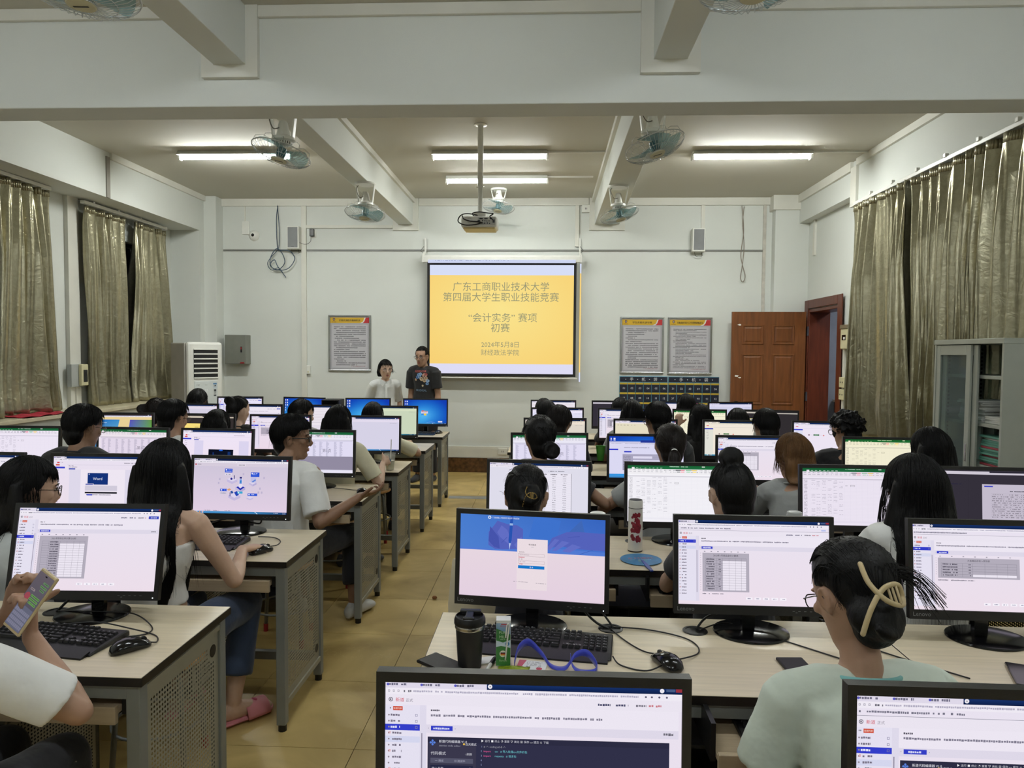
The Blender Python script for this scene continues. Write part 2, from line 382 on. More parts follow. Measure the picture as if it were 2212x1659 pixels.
# window behind the left curtains: dark aluminium frame, night outside
M_frame = mat('dark_aluminium', (34, 40, 52), 0.4, 0.4)
M_night = mat('night_glass', (10, 18, 30), 0.08, 0, var=0.5, scale=25)
for n, (y0, y1) in ((1, (4.6, 6.75)), (2, (7.75, 9.05))):
    wn = tag(bpy.data.objects.new('window_%d' % n, None), kind='structure'); C.objects.link(wn)
    g = G(); X = XW-0.12
    for a in ((y0, y0+.05), (y1-.05, y1), ((y0+y1)/2-.03, (y0+y1)/2+.03)): g.box(X-.03, X+.03, a[0], a[1], 1.02, 2.95)
    for a in ((1.02, 1.08), (2.0, 2.08), (2.90, 2.95)): g.box(X-.03, X+.03, y0, y1, *a)
    obj('window_frame', g, M_frame, wn)
    ym = (y0+y1)/2
    for a, b in ((y0+.05, ym-.03), (ym+.03, y1-.05)):
        for c, d in ((1.08, 2.0), (2.08, 2.9)): obj('window_pane', G().box(X-.004, X+.004, a, b, c, d), M_night, wn)
# doorway, door leaf standing open against the front wall
dr = tag(bpy.data.objects.new('door_1', None), kind='structure'); C.objects.link(dr)
g = G(); g.box(XR-0.03, XR+0.24, 8.50, 8.54, 0, 2.24); g.box(XR-0.03, XR+0.24, 9.46, 9.50, 0, 2.24); g.box(XR-0.03, XR+0.24, 8.54, 9.46, 2.20, 2.24)
g.box(XR-0.045, XR-0.03, 8.40, 8.53, 0, 2.36); g.box(XR-0.045, XR-0.03, 9.47, 9.60, 0, 2.36); g.box(XR-0.045, XR-0.03, 8.53, 9.47, 2.25, 2.36)
obj('door_frame', g, M_doord, dr, bevel=0.006)
W, H = 0.94, 2.20; T = 0.02
xs = [0, 0.14, 0.42, 0.53, 0.81, W]; zs = [0, 0.14, 0.86, 0.98, 1.65, 1.77, 2.03, H]
PAN = [(xs[a], xs[a+1], zs[b], zs[b+1]) for a in (1, 3) for b in (1, 3, 5)]
leaf = obj('door_leaf', G().box(0, W, -T, T, 0, H), M_door, dr)
leaf.location = (3.36, 9.50, 0.01); leaf.rotation_euler = (0, 0, R(180-3))
for (a, b, c, d) in PAN:                    # raised panels with a moulded rim, on the side that faces the room
    g = G(); y = T
    def ring(i0, y0_, i1, y1_):
        A = [(a+i0, y0_, c+i0), (b-i0, y0_, c+i0), (b-i0, y0_, d-i0), (a+i0, y0_, d-i0)]
        B_ = [(a+i1, y1_, c+i1), (b-i1, y1_, c+i1), (b-i1, y1_, d-i1), (a+i1, y1_, d-i1)]
        g.add(A+B_, [(j, (j+1) % 4, 4+(j+1) % 4, 4+j) for j in range(4)])
    ring(0, y, 0.008, y+0.010); ring(0.008, y+0.010, 0.018, y+0.010); ring(0.018, y+0.010, 0.030, y+0.001); ring(0.030, y+0.001, 0.05, y+0.008)
    g.quad((a+.05, y+.008, c+.05), (b-.05, y+.008, c+.05), (b-.05, y+.008, d-.05), (a+.05, y+.008, d-.05))
    obj('door_panel', g, M_door, leaf)
g = G(); g.lathe([(0.03, 0), (0.028, 0.008), (0.012, 0.012), (0.012, 0.035), (0.028, 0.045), (0.03, 0.06), (0.02, 0.072)], n=16)
k = obj('door_handle', g, mat('aged_bronze', (60, 48, 34), 0.35, 0.8), leaf, smooth='auto'); k.location = (W-0.07, T, 1.0); k.rotation_euler = (R(-90), 0, 0)
for z in (0.35, 1.05, 1.90): obj('hinge', G().box(XR-0.05, XR-0.02, 9.465, 9.50, z, z+0.12), M_chrome, dr)
for (x, z, sx_, sz_) in ((W-.10, 2.03, .035, .010), (W-.075, 1.36, .03, .016), (W-.115, 1.335, .028, .010)):
    rg = random.Random(int(z*100)); k = 9; pts = [(x+sx_*math.cos(a*6.283/k)*rg.uniform(.5, 1.1), z+sz_*math.sin(a*6.283/k)*rg.uniform(.5, 1.2)) for a in range(k)]
    obj('sticker_scrap', G().prism([(p[0], T+.0006) if False else p for p in pts], T, T+.0006, 'y'), M_white, leaf)
# the unlit lobby seen through the doorway
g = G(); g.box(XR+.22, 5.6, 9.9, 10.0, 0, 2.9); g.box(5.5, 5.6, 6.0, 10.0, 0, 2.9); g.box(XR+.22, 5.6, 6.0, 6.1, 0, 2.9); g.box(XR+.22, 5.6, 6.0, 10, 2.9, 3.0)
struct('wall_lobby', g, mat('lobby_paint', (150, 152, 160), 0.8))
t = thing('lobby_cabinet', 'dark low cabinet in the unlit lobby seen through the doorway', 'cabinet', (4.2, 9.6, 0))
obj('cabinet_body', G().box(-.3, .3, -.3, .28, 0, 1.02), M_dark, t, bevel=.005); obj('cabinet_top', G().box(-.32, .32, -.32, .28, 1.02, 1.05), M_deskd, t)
la = bpy.data.lights.new('lobby_fill', 'AREA'); la.energy = 26; la.size = .5; la.color = (.8, .88, 1); lo = bpy.data.objects.new('lobby_fill', la); C.objects.link(lo); lo.location = (4.6, 8.3, 2.85)  # unseen fill light, added so the doorway does not go black
t = thing('wall_fan', 'small pale fitting high on the lobby wall seen through the doorway', 'fitting', (5.48, 9.0, 2.0)); obj('fitting_body', G().box(-.08, .02, -.2, .2, -.06, .06), M_white, t, bevel=.01)
# ------------------------------------------------------------------ curtains
M_sat = bpy.data.materials.new('olive_satin')
def mk_satin():
    m = M_sat; m.use_nodes = True; nt = m.node_tree; P = nt.nodes['Principled BSDF']; L = nt.links.new
    tc = nt.nodes.new('ShaderNodeTexCoord'); n = nt.nodes.new('ShaderNodeTexNoise'); n.inputs['Scale'].default_value = 16; n.inputs['Detail'].default_value = 2; n.inputs['Distortion'].default_value = 1.6
    L(tc.outputs['Object'], n.inputs['Vector'])
    r = nt.nodes.new('ShaderNodeValToRGB'); e = r.color_ramp.elements; e[0].color = lin((158, 153, 128))+(1,); e[1].color = lin((174, 168, 142))+(1,); e[0].position = .3; e[1].position = .7
    L(n.outputs['Fac'], r.inputs[0]); L(r.outputs[0], P.inputs['Base Color'])
    P.inputs['Metallic'].default_value = 0.82; P.inputs['Roughness'].default_value = 0.30
    b = nt.nodes.new('ShaderNodeBump'); b.inputs['Strength'].default_value = 0.3; b.inputs['Distance'].default_value = 0.012
    n2 = nt.nodes.new('ShaderNodeTexNoise'); n2.inputs['Scale'].default_value = 11; n2.inputs['Detail'].default_value = 4; n2.inputs['Distortion'].default_value = 2.2
    L(tc.outputs['Object'], n2.inputs['Vector']); L(n2.outputs['Fac'], b.inputs['Height']); L(b.outputs[0], P.inputs['Normal'])
mk_satin()
def curtain(label, x, y0t, y1t, y0b, y1b, zt, zb, side, folds, seed, amp=0.05, pool=0.0):
    """hanging cloth between track (top) and hem; top edge y0t..y1t, hem y0b..y1b"""
    rg = np.random.default_rng(seed); n, m = folds*18+1, 44
    s = np.linspace(0, 1, n)[None, :]; t = np.linspace(0, 1, m)[:, None]       # t: 0 top, 1 hem
    warp = s+0.016*np.sin(2*math.pi*(s*2.3+rg.random())+t*1.2)+0.01*np.sin(7*s*math.pi+rg.random()*6)
    ph = warp*folds*2*math.pi
    env = 0.45+0.95*np.clip(t*3.2, 0, 1)
    a = amp*(0.7+0.5*np.sin(s*9+rg.random()*6)*np.sin(t*1.5+rg.random()*6)+0.0)
    d = env*a*(np.sin(ph)+0.35*np.sin(2*ph+1.3+2*t)+0.18*np.sin(3.1*ph+4*t))
    pinch = np.exp(-(t/0.05)**2)*0.02*np.cos(ph*1.0)
    y = (y0t+(y1t-y0t)*s)*(1-t)+(y0b+(y1b-y0b)*s)*t+0.012*np.sin(ph*1.0+1.0)*env
    d = d+pinch+0.010*np.sin(21*t+9*s*folds*0.7+rg.random()*6)*np.clip((t-0.72)*4, 0, 1)
    z = zt+(zb-zt)*t+0.0*s
    if pool: d = d+np.clip((t-0.9)*10, 0, 1)*pool*(0.6+0.4*np.sin(ph))
    X = x+side*(d+0.03)
    v = np.stack([X+0*z, y, z+0*s], -1).reshape(-1, 3)
    f = [(i*n+j, i*n+j+1, (i+1)*n+j+1, (i+1)*n+j) for i in range(m-1) for j in range(n-1)]
    g = G(); g.add(v, f); o = obj('curtain', g, M_sat, smooth=True, label=label, cat='curtain')
    sd = o.modifiers.new('thick', 'SOLIDIFY'); sd.thickness = 0.003
    # gathered heading tape
    k = G(); yy = y[0]; xx = X[0]
    pts = np.column_stack([xx, yy]); 
    for j in range(n-1):
        k.quad((pts[j, 0]+side*.002, pts[j, 1], zt+.012), (pts[j+1, 0]+side*.002, pts[j+1, 1], zt+.012), (pts[j+1, 0]+side*.004, pts[j+1, 1], zt-.055), (pts[j, 0]+side*.004, pts[j, 1], zt-.055))
    h = obj('heading_tape', k, M_sat, o, smooth=True); sd = h.modifiers.new('thick', 'SOLIDIFY'); sd.thickness = 0.003
    return o
XC = XW+0.10
curtain('olive satin curtain at the left edge, its folds pooling over a red cloth', XC, 6.20, 6.87, 6.05, 7.02, 3.20, 1.03, 1, 5, 3, 0.06, 0.03)
curtain('olive satin curtain hanging left of the second left window, beside the breaker box', XC, 7.44, 8.14, 7.50, 8.17, 3.17, 1.03, 1, 5, 5, 0.055, 0.02)
curtain('olive satin curtain right of the dark window gap, nearest the air conditioner', XC, 8.34, 9.02, 8.20, 9.26, 3.17, 1.03, 1, 5, 9, 0.055, 0.02)
curtain('olive satin curtain hanging just right of the doorway and breaker box', XR-0.17, 6.60, 7.72, 6.45, 7.80, 3.21, 0.82, -1, 8, 12, 0.066)
curtain('long olive satin curtain behind the steel filing cabinet', XR-0.16, 4.55, 6.54, 4.65, 6.45, 3.21, 0.80, -1, 12, 17, 0.072)
for lb, x, y0, y1, z in (('white curtain track above the leftmost curtain', XC+.02, 4.7, 6.92, 3.22), ('white curtain track above the second left window', XC+.02, 7.42, 9.08, 3.20), ('long white curtain track along the right wall', XR-.17, 4.5, 7.82, 3.24)):
    o = obj('curtain_track', G().box(x-.02, x+.03, y0, y1, z, z+.035), M_white, bevel=.004, label=lb, cat='curtain track')
    for i in range(int((y1-y0)/.45)): obj('track_bracket', G().box(x-.03, x+.0, y0+.2+i*.45, y0+.23+i*.45, z+.03, z+.06), M_white, o)
n_ = 14; vv = []
g = G(); v = []; f = []
for i in range(n_):
    for j in range(8):
        v.append((j*.04-.12, i*.045-.3, .006+.006*math.sin(i*1.3+j)+.004*math.sin(j*2.1)))
f = [(i*8+j, i*8+j+1, (i+1)*8+j+1, (i+1)*8+j) for i in range(n_-1) for j in range(7)]
g.add(v, f); o = obj('red_cloth', g, mat('red_felt', (170, 30, 52), 0.8), smooth=True, label='folded red cloth lying on the window sill under the curtain', cat='cloth'); o.location = (-4.80, 6.45, 1.03)
sd = o.modifiers.new('thick', 'SOLIDIFY'); sd.thickness = 0.004
# ------------------------------------------------------------------ lights
M_tube = emit('tube_glow', (0.97, 1.0, 0.96), TUBE_POWER)
M_tube3 = emit('tube_glow_middle', (0.97, 1.0, 0.96), TUBE_POWER*0.40)
M_tube2 = emit('tube_glow_rear', (0.90, 0.96, 1.0), TUBE_POWER*0.42)
def fixture(label, x, y, z=3.67, L=1.2, m=None):
    t = thing('ceiling_light', label, 'light', (x, y, z), 0)
    g = G(); g.prism([(-.030, .03), (-.082, .024), (-.083, .027), (-.045, .07), (.045, .07), (.083, .027), (.082, .024), (.030, .03)], -L/2, L/2, 'x')  # flared brim added to the housing to hold tube light off the ceiling
    obj('housing', g, M_white, t)
    for s_ in (-1, 1):
        obj('end_cap', G().box(s_*L/2-.012, s_*L/2+.012, -.03, .03, -.018, .045), M_white, t, bevel=.003)
        obj('tube', G().cyl((-L/2+.02, s_*.016, .008), (L/2-.02, s_*.016, .008), .013, n=8), m or M_tube, t)
    return t
fixture('lit fluorescent ceiling light half behind the left ceiling fan', -3.30, 7.45)
fixture('nearer of the two lit fluorescent lights crossed by the projector pole', -0.62, 7.50, m=M_tube3)
fixture('farther of the two lit fluorescent lights crossed by the projector pole', -0.62, 8.55, m=M_tube3)
fixture('lit fluorescent ceiling light on the right side near the right curtains', 2.08, 7.55)
for x in (-3.3, -0.6, 2.1):
    for y in (2.2, -1.2): fixture('fluorescent ceiling light behind the cross beam, above the camera', x, y, m=M_tube2).__setitem__('group', 'ceiling lights out of view')
for a in ((7.50, -0.02, 0.60), (8.55, -0.02, 0.52), (7.55, 2.70, 3.25)):
    struct('trim_28', G().box(a[1], a[2], a[0]-.012, a[0]+.012, ZC-.018, ZC), M_trim)
# ================================================================== desks
NEAR = [0.72, 1.86, 2.945, 4.185, 5.23, 6.40, 7.47]      # near edge of each row of desks
DD = 0.55                                                # depth of a desk
def perforated(W, H, pitch, r, mx, mz, name, m, holes=()):
    """sheet in the YZ plane with real round holes"""
    nu, nv = int((W-2*mx)/pitch), int((H-2*mz)/pitch); ux = (W-nu*pitch)/2; vz = (H-nv*pitch)/2
    c8 = np.array([(1, 0), (1, 1), (0, 1), (-1, 1), (-1, 0), (-1, -1), (0, -1), (1, -1)], float)*pitch/2
    a = np.arange(8)*math.pi/4; h8 = np.column_stack([np.cos(a), np.sin(a)])*r
    cell = np.vstack([c8, h8]); vs = []; fs = []; n = 0
    for i in range(nu):
        for j in range(nv):
            cx, cz = ux+(i+.5)*pitch, vz+(j+.5)*pitch
            if any(math.hypot(cx-hx, cz-hz) < 0.036 for hx, hz in holes):
                q = np.array([(cx-pitch/2, cz-pitch/2), (cx+pitch/2, cz-pitch/2), (cx+pitch/2, cz+pitch/2), (cx-pitch/2, cz+pitch/2)])
                vs.append(q); fs.append((n, n+1, n+2, n+3)); n += 4; continue
            vs.append(cell+[cx, cz]); fs += [(n+k, n+(k+1) % 8, n+8+(k+1) % 8, n+8+k) for k in range(8)]; n += 16
    for q in ([(0, 0), (W, 0), (W, vz), (0, vz)], [(0, H-vz), (W, H-vz), (W, H), (0, H)], [(0, vz), (ux, vz), (ux, H-vz), (0, H-vz)], [(W-ux, vz), (W, vz), (W, H-vz), (W-ux, H-vz)]):
        vs.append(np.array(q)); fs.append((n, n+1, n+2, n+3)); n += 4
    v2 = np.vstack(vs); g = G(); g.add(np.column_stack([np.zeros(len(v2)), v2[:, 0], v2[:, 1]]), fs); return g.data(name, m)
PW, PH = DD-0.09, 0.565
HOLES = [(PW-0.045, PH-0.06), (PW-0.045, 0.06)]
me_panel = perforated(PW, PH, 0.0145, 0.0042, 0.03, 0.03, 'side_panel', M_panel, HOLES)
me_lock = perforated(0.50, 0.30, 0.0145, 0.0042, 0.02, 0.02, 'locker_front', M_panel)
W_D = 1.425
def make_desk(label, x0, y0):
    """x0: left end, y0: near edge. Empty at the left near foot"""
    t = thing('computer_desk', label, 'desk', (x0, y0, 0), 0, 'two-seat steel computer desks')
    W = W_D
    top = obj('tabletop', G().box(0, W, 0, DD, 0.7275, 0.75), M_desk, t, bevel=0.0015)
    g = G(); e = 0.0015
    g.box(-e, W+e, -e, 0.004, 0.724, 0.7485); g.box(-e, W+e, DD-.004, DD+e, 0.724, 0.7485); g.box(-e, 0.004, 0, DD, 0.724, 0.7485); g.box(W-.004, W+e, 0, DD, 0.724, 0.7485)
    obj('edge_band', g, M_edge, top)
    for x in (0.012, W-0.052):
        for y in (0.012, DD-0.052):
            l = obj('leg', G().box(x, x+.04, y, y+.04, 0.03, 0.7275), M_grey, t, bevel=.003)
            obj('foot_cap', G().cyl((x+.02, y+.02, 0), (x+.02, y+.02, .03), .018, n=10), M_black, l)
    for y in (.012, DD-.037): obj('apron', G().box(.05, W-.05, y, y+.025, .682, .7275), M_grey, t, bevel=.002)
    g = G(); g.box(.05, W-.05, DD-.045, DD-.015, .10, .14)
    obj('stretcher', g, M_grey, t)
    for x in (0.022, W-0.022):
        p = obj('side_panel', me_panel, None, t); p.location = (x, .045, .125)
        for a in ((.05, DD-.05, .105, .128), (.05, DD-.05, .688, .705)): obj('frame_rail', G().box(x-.008, x+.008, *a), M_panel, p).location = (-x, -.045, -.125)
        for hy, hz in HOLES:
            sx = 0.0012 if x > W/2 else -0.0012
            obj('dark_hole_disc', G().cyl((sx-.0004, hy, hz), (sx+.0004, hy, hz), .021, n=20), M_black, p)  # black disc paints the dark of an opening that is not cut
    # black partition and steel locker for the two computers in the middle
    lk = obj('computer_locker', G().box(W/2-.25, W/2+.25, .10, .52, .11, .12).box(W/2-.25, W/2+.25, .10, .52, .55, .56).box(W/2-.003, W/2+.003, .10, .52, .12, .55).box(W/2-.25, W/2+.25, .50, .52, .12, .55), M_dark, t)
    for x in (W/2-.25, W/2+.25):
        p = obj('locker_side', me_panel, None, lk); p.location = (x, .09, .11); p.scale = (1, .93, .80)
    p = obj('locker_door', me_lock, None, lk); p.location = (W/2-.25, .095, .12); p.rotation_euler = (0, 0, R(-90)); p.scale = (1, -1, 1.0)
    for i, xc in enumerate((0.36, W-0.36)):
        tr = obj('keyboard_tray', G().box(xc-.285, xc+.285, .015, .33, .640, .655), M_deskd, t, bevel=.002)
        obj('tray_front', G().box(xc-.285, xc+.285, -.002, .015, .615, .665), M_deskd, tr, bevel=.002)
        for s_ in (-1, 1): obj('tray_slide', G().box(xc+s_*.292-.006, xc+s_*.292+.006, .03, .40, .63, .7275), M_black, tr)
    return t
desk0 = make_desk('light wood computer desk at the left front of the photo, mouse and keyboard on it', -1.10-W_D, NEAR[1])
_ord = ['', 'second', 'third', 'fourth', 'fifth', 'sixth']
for r in range(1, 7):
    for b, xe in (('left', -1.10-W_D), ('left', -1.10-2*W_D-.005), ('right', -0.35), ('right', -0.35+W_D+.005)):
        if r == 1 and xe == -1.10-W_D: continue
        inner = abs(xe+1.10+W_D) < .01 or abs(xe+.35) < .01
        n = {1: 'nearest', 2: 'second', 3: 'third', 4: 'fourth', 5: 'fifth', 6: 'last'}[r]
        place = ('beside the aisle' if inner else ('towards the window wall' if b == 'left' else 'towards the cabinet wall'))
        if (r, b, inner) == (1, 'left', False): continue
        dk = dup(desk0, (xe, NEAR[r], 0), 0, 'light wood desk in the %s row of the %s bank, %s' % (n, b, place))
        if b == 'right' and inner and r in (1, 2):      # these keyboard trays are pulled out
            trs = sorted([k for k in dk.children if k.name.startswith('keyboard_tray')], key=lambda k: k.name); trs[1].location.y -= .13 if r == 1 else .06
# the desk that carries the two monitors nearest the camera (below the frame)
dup(desk0, (-0.35, NEAR[0], 0), 0, 'light wood desk under the two monitors nearest the camera')
# ================================================================== screens
LAV, PINK, WHT = (226, 222, 240), (236, 222, 236), (238, 232, 244)
def topbar(s, tabs=1, navy=(24, 52, 110), url=True):
    W = s.W; s.layer(); s.rect(0, 0, W, 2.3, navy, (14, 30, 70)); s.rect(0, 0, 11.5*tabs, 2.3, (222, 216, 232)); s.layer()
    for i in range(tabs): s.dash(1.2+11.5*i, .7, 6, .9, (110, 108, 130)); s.disc(.8+11.5*i, 1.15, .45, (90, 90, 190))
    s.disc(12.6+11.5*(tabs-1), 1.2, .75, (235, 232, 240)); s.disc(W-6.6, 1.2, .75, (235, 232, 240))
    s.rect(W-5.2, .6, W-2.2, 1.5, (70, 90, 130)); s.rect(W-2, .5, W, 1.6, (150, 50, 60)); s.layer()
    s.disc(12.6+11.5*(tabs-1), 1.2, .2, (80, 80, 90))
    if url:
        s.rect(0, 2.3, W, 4.5, (238, 233, 243)); s.layer()
        for x in (1.2, 2.8, 4.4): s.frame(x-.3, 3.0, x+.3, 3.7, (130, 128, 145), .13)
        s.dash(6.2, 3.0, 2.6, .8, (110, 108, 120)); s.dash(9.5, 3.0, 76, .75, (176, 172, 192), .95)
        for x in (88, 90, 92.5, 95): s.disc(x, 3.4, .35, (100, 98, 120))
def taskbar(s, H=56.2, ic=True):
    s.layer(); s.rect(0, H-2.2, s.W*.55, H, (70, 150, 205), (60, 130, 190)); s.poly([(s.W*.55, H-2.2), (s.W*.55, H), (s.W, H), (s.W, H-2.2)], None, [(70, 150, 205), (60, 130, 190), (18, 42, 96), (20, 50, 110)])
    s.layer(); s.line(66, H-2.2, 69, H, .7, (190, 215, 240)); s.dash(86, H-1.4, 5, .6, (190, 200, 225)); s.dash(95.5, H-1.8, 3, .5, (190, 200, 225)); s.dash(95.2, H-1, 3.6, .5, (190, 200, 225))
    if ic:
        for x, c in ((1.4, (60, 130, 170)), (4.6, (240, 240, 250)), (7.8, (190, 90, 70)), (10.8, (230, 225, 230))): s.disc(x, H-1.1, .85, c)
        s.layer(); s.disc(7.8, H-1.1, .35, (240, 220, 90)); s.disc(10.8, H-1.1, .4, (200, 60, 60)); s.disc(1.4, H-1.1, .35, (200, 230, 150))
def exam(s, v=0, title='2022年1月商品定价计算表', rows=13, tw=30, code=False, sel=2, notice=False):
    W, H = s.W, 56.2
    s.rect(0, 0, W, H, (232, 226, 240), (236, 222, 234)); topbar(s, 1 if v != 5 else 3)
    y = 4.5; s.layer()
    if notice: s.dash(1, 5.2, 34, .85, (120, 118, 135)); s.rect(0, 6.9, W, 7.05, (140, 140, 155)); s.rect(95, 5.3, 98, 6.2, (180, 190, 235)); y = 7.2
    s.rect(0, y, W, y+3.6, (234, 228, 240)); s.layer()
    s.disc(1.8, y+1.8, .75, (110, 106, 120)); s.layer(); s.disc(1.8, y+1.8, .5, (234, 228, 240)); s.rect(1.5, y+1.5, 2.0, y+2.1, (110, 106, 120))
    s.text('新道', 4.9, y+1.9, 1.5, (204, 24, 60)); s.text('正式', 8.2, y+2.0, 1.25, (120, 116, 130))
    for x, c in ((72, (80, 80, 110)), (78, (80, 80, 110)), (84, (120, 116, 130)), (89, (200, 120, 130))): s.dash(x, y+1.5, 4.2, .8, c)
    if v in (1, 2): s.rect(91.5, y+.7, 98.5, y+2.7, (48, 66, 190)); s.layer(); s.text('提交答卷', 95, y+1.8, 1.1, (230, 232, 250))
    y0 = y+3.6; s.layer()
    s.rect(0, y0, 11.8, H-2.3, (228, 224, 240)); s.rect(11.8, y0, 14, H-2.3, (222, 217, 234)); s.rect(14, y0, 99, y0+6.5, (236, 230, 242)); s.rect(14, y0+6.5, 99, y0+9.3, (222, 216, 232)); s.layer()
    s.rect(2.6, y0+.5, 5.9, y0+1.9, (206, 82, 60)); s.dash(1, y0+.9, .9, .5, (130, 128, 140)); s.layer(); s.text('答题列表', 4.2, y0+1.25, .72, (245, 220, 210))
    yy = y0+3.0; i = 0
    while yy < H-6:
        if i == sel: s.rect(0, yy-.5, 11.8, yy+1.6, (52, 62, 200)); s.layer()
        elif i == sel+2: s.rect(0, yy-.5, 11.8, yy+1.6, (212, 214, 238)); s.layer()
        s.dash(2.4 if i > sel else 1.8, yy+.1, 3.2, .8, (225, 228, 250) if i == sel else (120, 114, 132)); s.disc(1.2, yy+.5, .3, (150, 140, 150))
        if i <= sel: s.frame(10.2, yy+.1, 11, yy+.9, (130, 128, 160), .14)
        elif i % 3 == 0: s.frame(1.2, yy, 1.8, yy+.7, (220, 130, 120), .14)
        yy += 2.05; i += 1
    s.rect(12.3, y0+9.5, 12.7, H-8, (150, 144, 164)); s.dash(15.5, y0+1.3, 3, .7, (90, 86, 100)); s.dash(15.5, y0+2.9, 58, .85, (128, 124, 142), .93)
    s.rect(15.6, y0+6.9, 23, y0+8.5, (52, 62, 196)); s.layer(); s.dash(16.4, y0+7.4, 5.6, .75, (215, 218, 246)); s.text('◂', 14.7, y0+7.7, 1, (110, 110, 130)); s.text('▸', 23.9, y0+7.7, 1, (110, 110, 130)); s.dash(94, y0+7.3, 3.4, .9, (110, 108, 120))
    ty = y0+11.2
    if code:
        s.rect(14.5, ty-.6, 96, H, (58, 56, 76)); s.rect(14.5, ty-.6, 96, ty+1.3, (44, 44, 66)); s.rect(31, ty+1.3, 96, H, (48, 48, 72)); s.layer()
        s.text('✤', 16.2, ty+1.3, 2.6, (90, 130, 220)); s.text('新道代码编辑器 V1.0', 18.4, ty+.9, 1.05, (225, 225, 235), 'l'); s.text('seentao code editor', 18.4, ty+2.3, .9, (150, 150, 165), 'l'); s.disc(26.9, ty+1.7, .35, (230, 190, 80)); s.text('白天模式', 27.5, ty+1.7, .95, (210, 210, 220), 'l')
        for k, a in enumerate(('运行', '终止', '重置', '美化', '保存', '提交', '下载')): s.text(('▶', '■', '◔', '▽', '▣', '▱', '◱')[k], 33.2+k*3.3, ty+.4, .95, (235, 235, 240)); s.text(a, 34+k*3.3, ty+.4, .9, (200, 200, 212), 'l')
        for k, (a, b, c2) in enumerate((('# -*- coding:utf-8 -*-', '', (150, 150, 160)), ('import', 'csv   # 导入处理csv文件的包', (215, 90, 150)), ('import', 'requests   # 请求包', (215, 90, 150)), ('', '', (0, 0, 0)), ('', '', (0, 0, 0)), ('def', 'get_data():   # 定义获取数据的函数并返回', (215, 90, 150)), ('', "url = 'https://data", (220, 220, 140)))):
            s.text(str(k+1), 33, ty+2.3+k*1.55, .85, (140, 150, 190), 'r'); s.text(a, 33.6, ty+2.3+k*1.55, .9, c2, 'l') if a else None
            if b: s.text(b, 37.4 if a != 'def' else 36, ty+2.3+k*1.55, .9, (110, 190, 200) if k < 6 else c2, 'l')
        s.text('代码模式', 15.6, ty+5.0, 1.3, (205, 205, 215), 'l'); s.text('◌刷新', 28.5, ty+5.1, .95, (200, 200, 210)); s.rect(15.5, ty+6.6, 30, ty+8.3, (84, 84, 104)); s.rect(15.5, ty+9.0, 30, ty+11, (38, 40, 66)); s.layer(); s.text('一 测试', 18.5, ty+7.5, .9, (170, 170, 190)); s.text('▤ 测试中', 25.5, ty+7.5, .9, (170, 170, 190)); s.text('输入名称', 16, ty+10.1, 1.0, (200, 200, 215), 'l'); s.text('⚲', 29, ty+10, 1.1, (200, 200, 215))
        return
    hh = min(rows*1.55+5.5, H-ty-8); x0, x1 = 16.2, 16.2+tw
    for k in range(7): s.rect(x0+1+k*tw/7, ty-1.2, x0+2+k*tw/7, ty-.7, (150, 146, 160))
    for k in range(int(hh/1.5)): s.rect(x0-1.3, ty+k*1.5, x0-1, ty+k*1.5+.5, (160, 156, 170))
    s.rect(x0, ty, x1, ty+hh, (178, 172, 186)); s.layer(); s.text(title, (x0+x1)/2, ty+1.7, 1.45, (30, 28, 40))
    tx0, tx1, t0, t1 = x0+2, x1-2, ty+3.4, ty+hh-1; nr = rows; rh = (t1-t0)/nr; cx = tx0+(tx1-tx0)*.42
    s.rect(cx, t0+rh*(1 if v != 3 else 4), tx1, t1, (234, 228, 240)); s.layer()
    for k in range(nr+1): s.rect(tx0, t0+k*rh, tx1, t0+k*rh+.1, (112, 108, 122))
    for a in (0, .16 if v == 1 else .28, .42, .58, .74, .88, 1): s.rect(tx0+(tx1-tx0)*a, t0, tx0+(tx1-tx0)*a+.1, t1, (112, 108, 122))
    for k in range(nr): s.dash(tx0+(tx1-tx0)*(.19 if v == 1 else .02), t0+k*rh+rh*.2, (tx1-tx0)*.2, rh*.5, (80, 76, 90)); s.dash(cx-2.6, t0+k*rh+rh*.25, 1.5, rh*.45, (90, 86, 100))
    s.dash(x0, ty+hh+1, tw*.45, .8, (120, 116, 130)); s.layer()
    for k in range(5): s.rect(45+k*5.6, H-5.3, 49.2+k*5.6, H-3.7, (246, 242, 250)); 
    s.layer()
    for k in range(5): s.dash(46+k*5.6, H-4.8, 2.2, .6, (120, 118, 150))
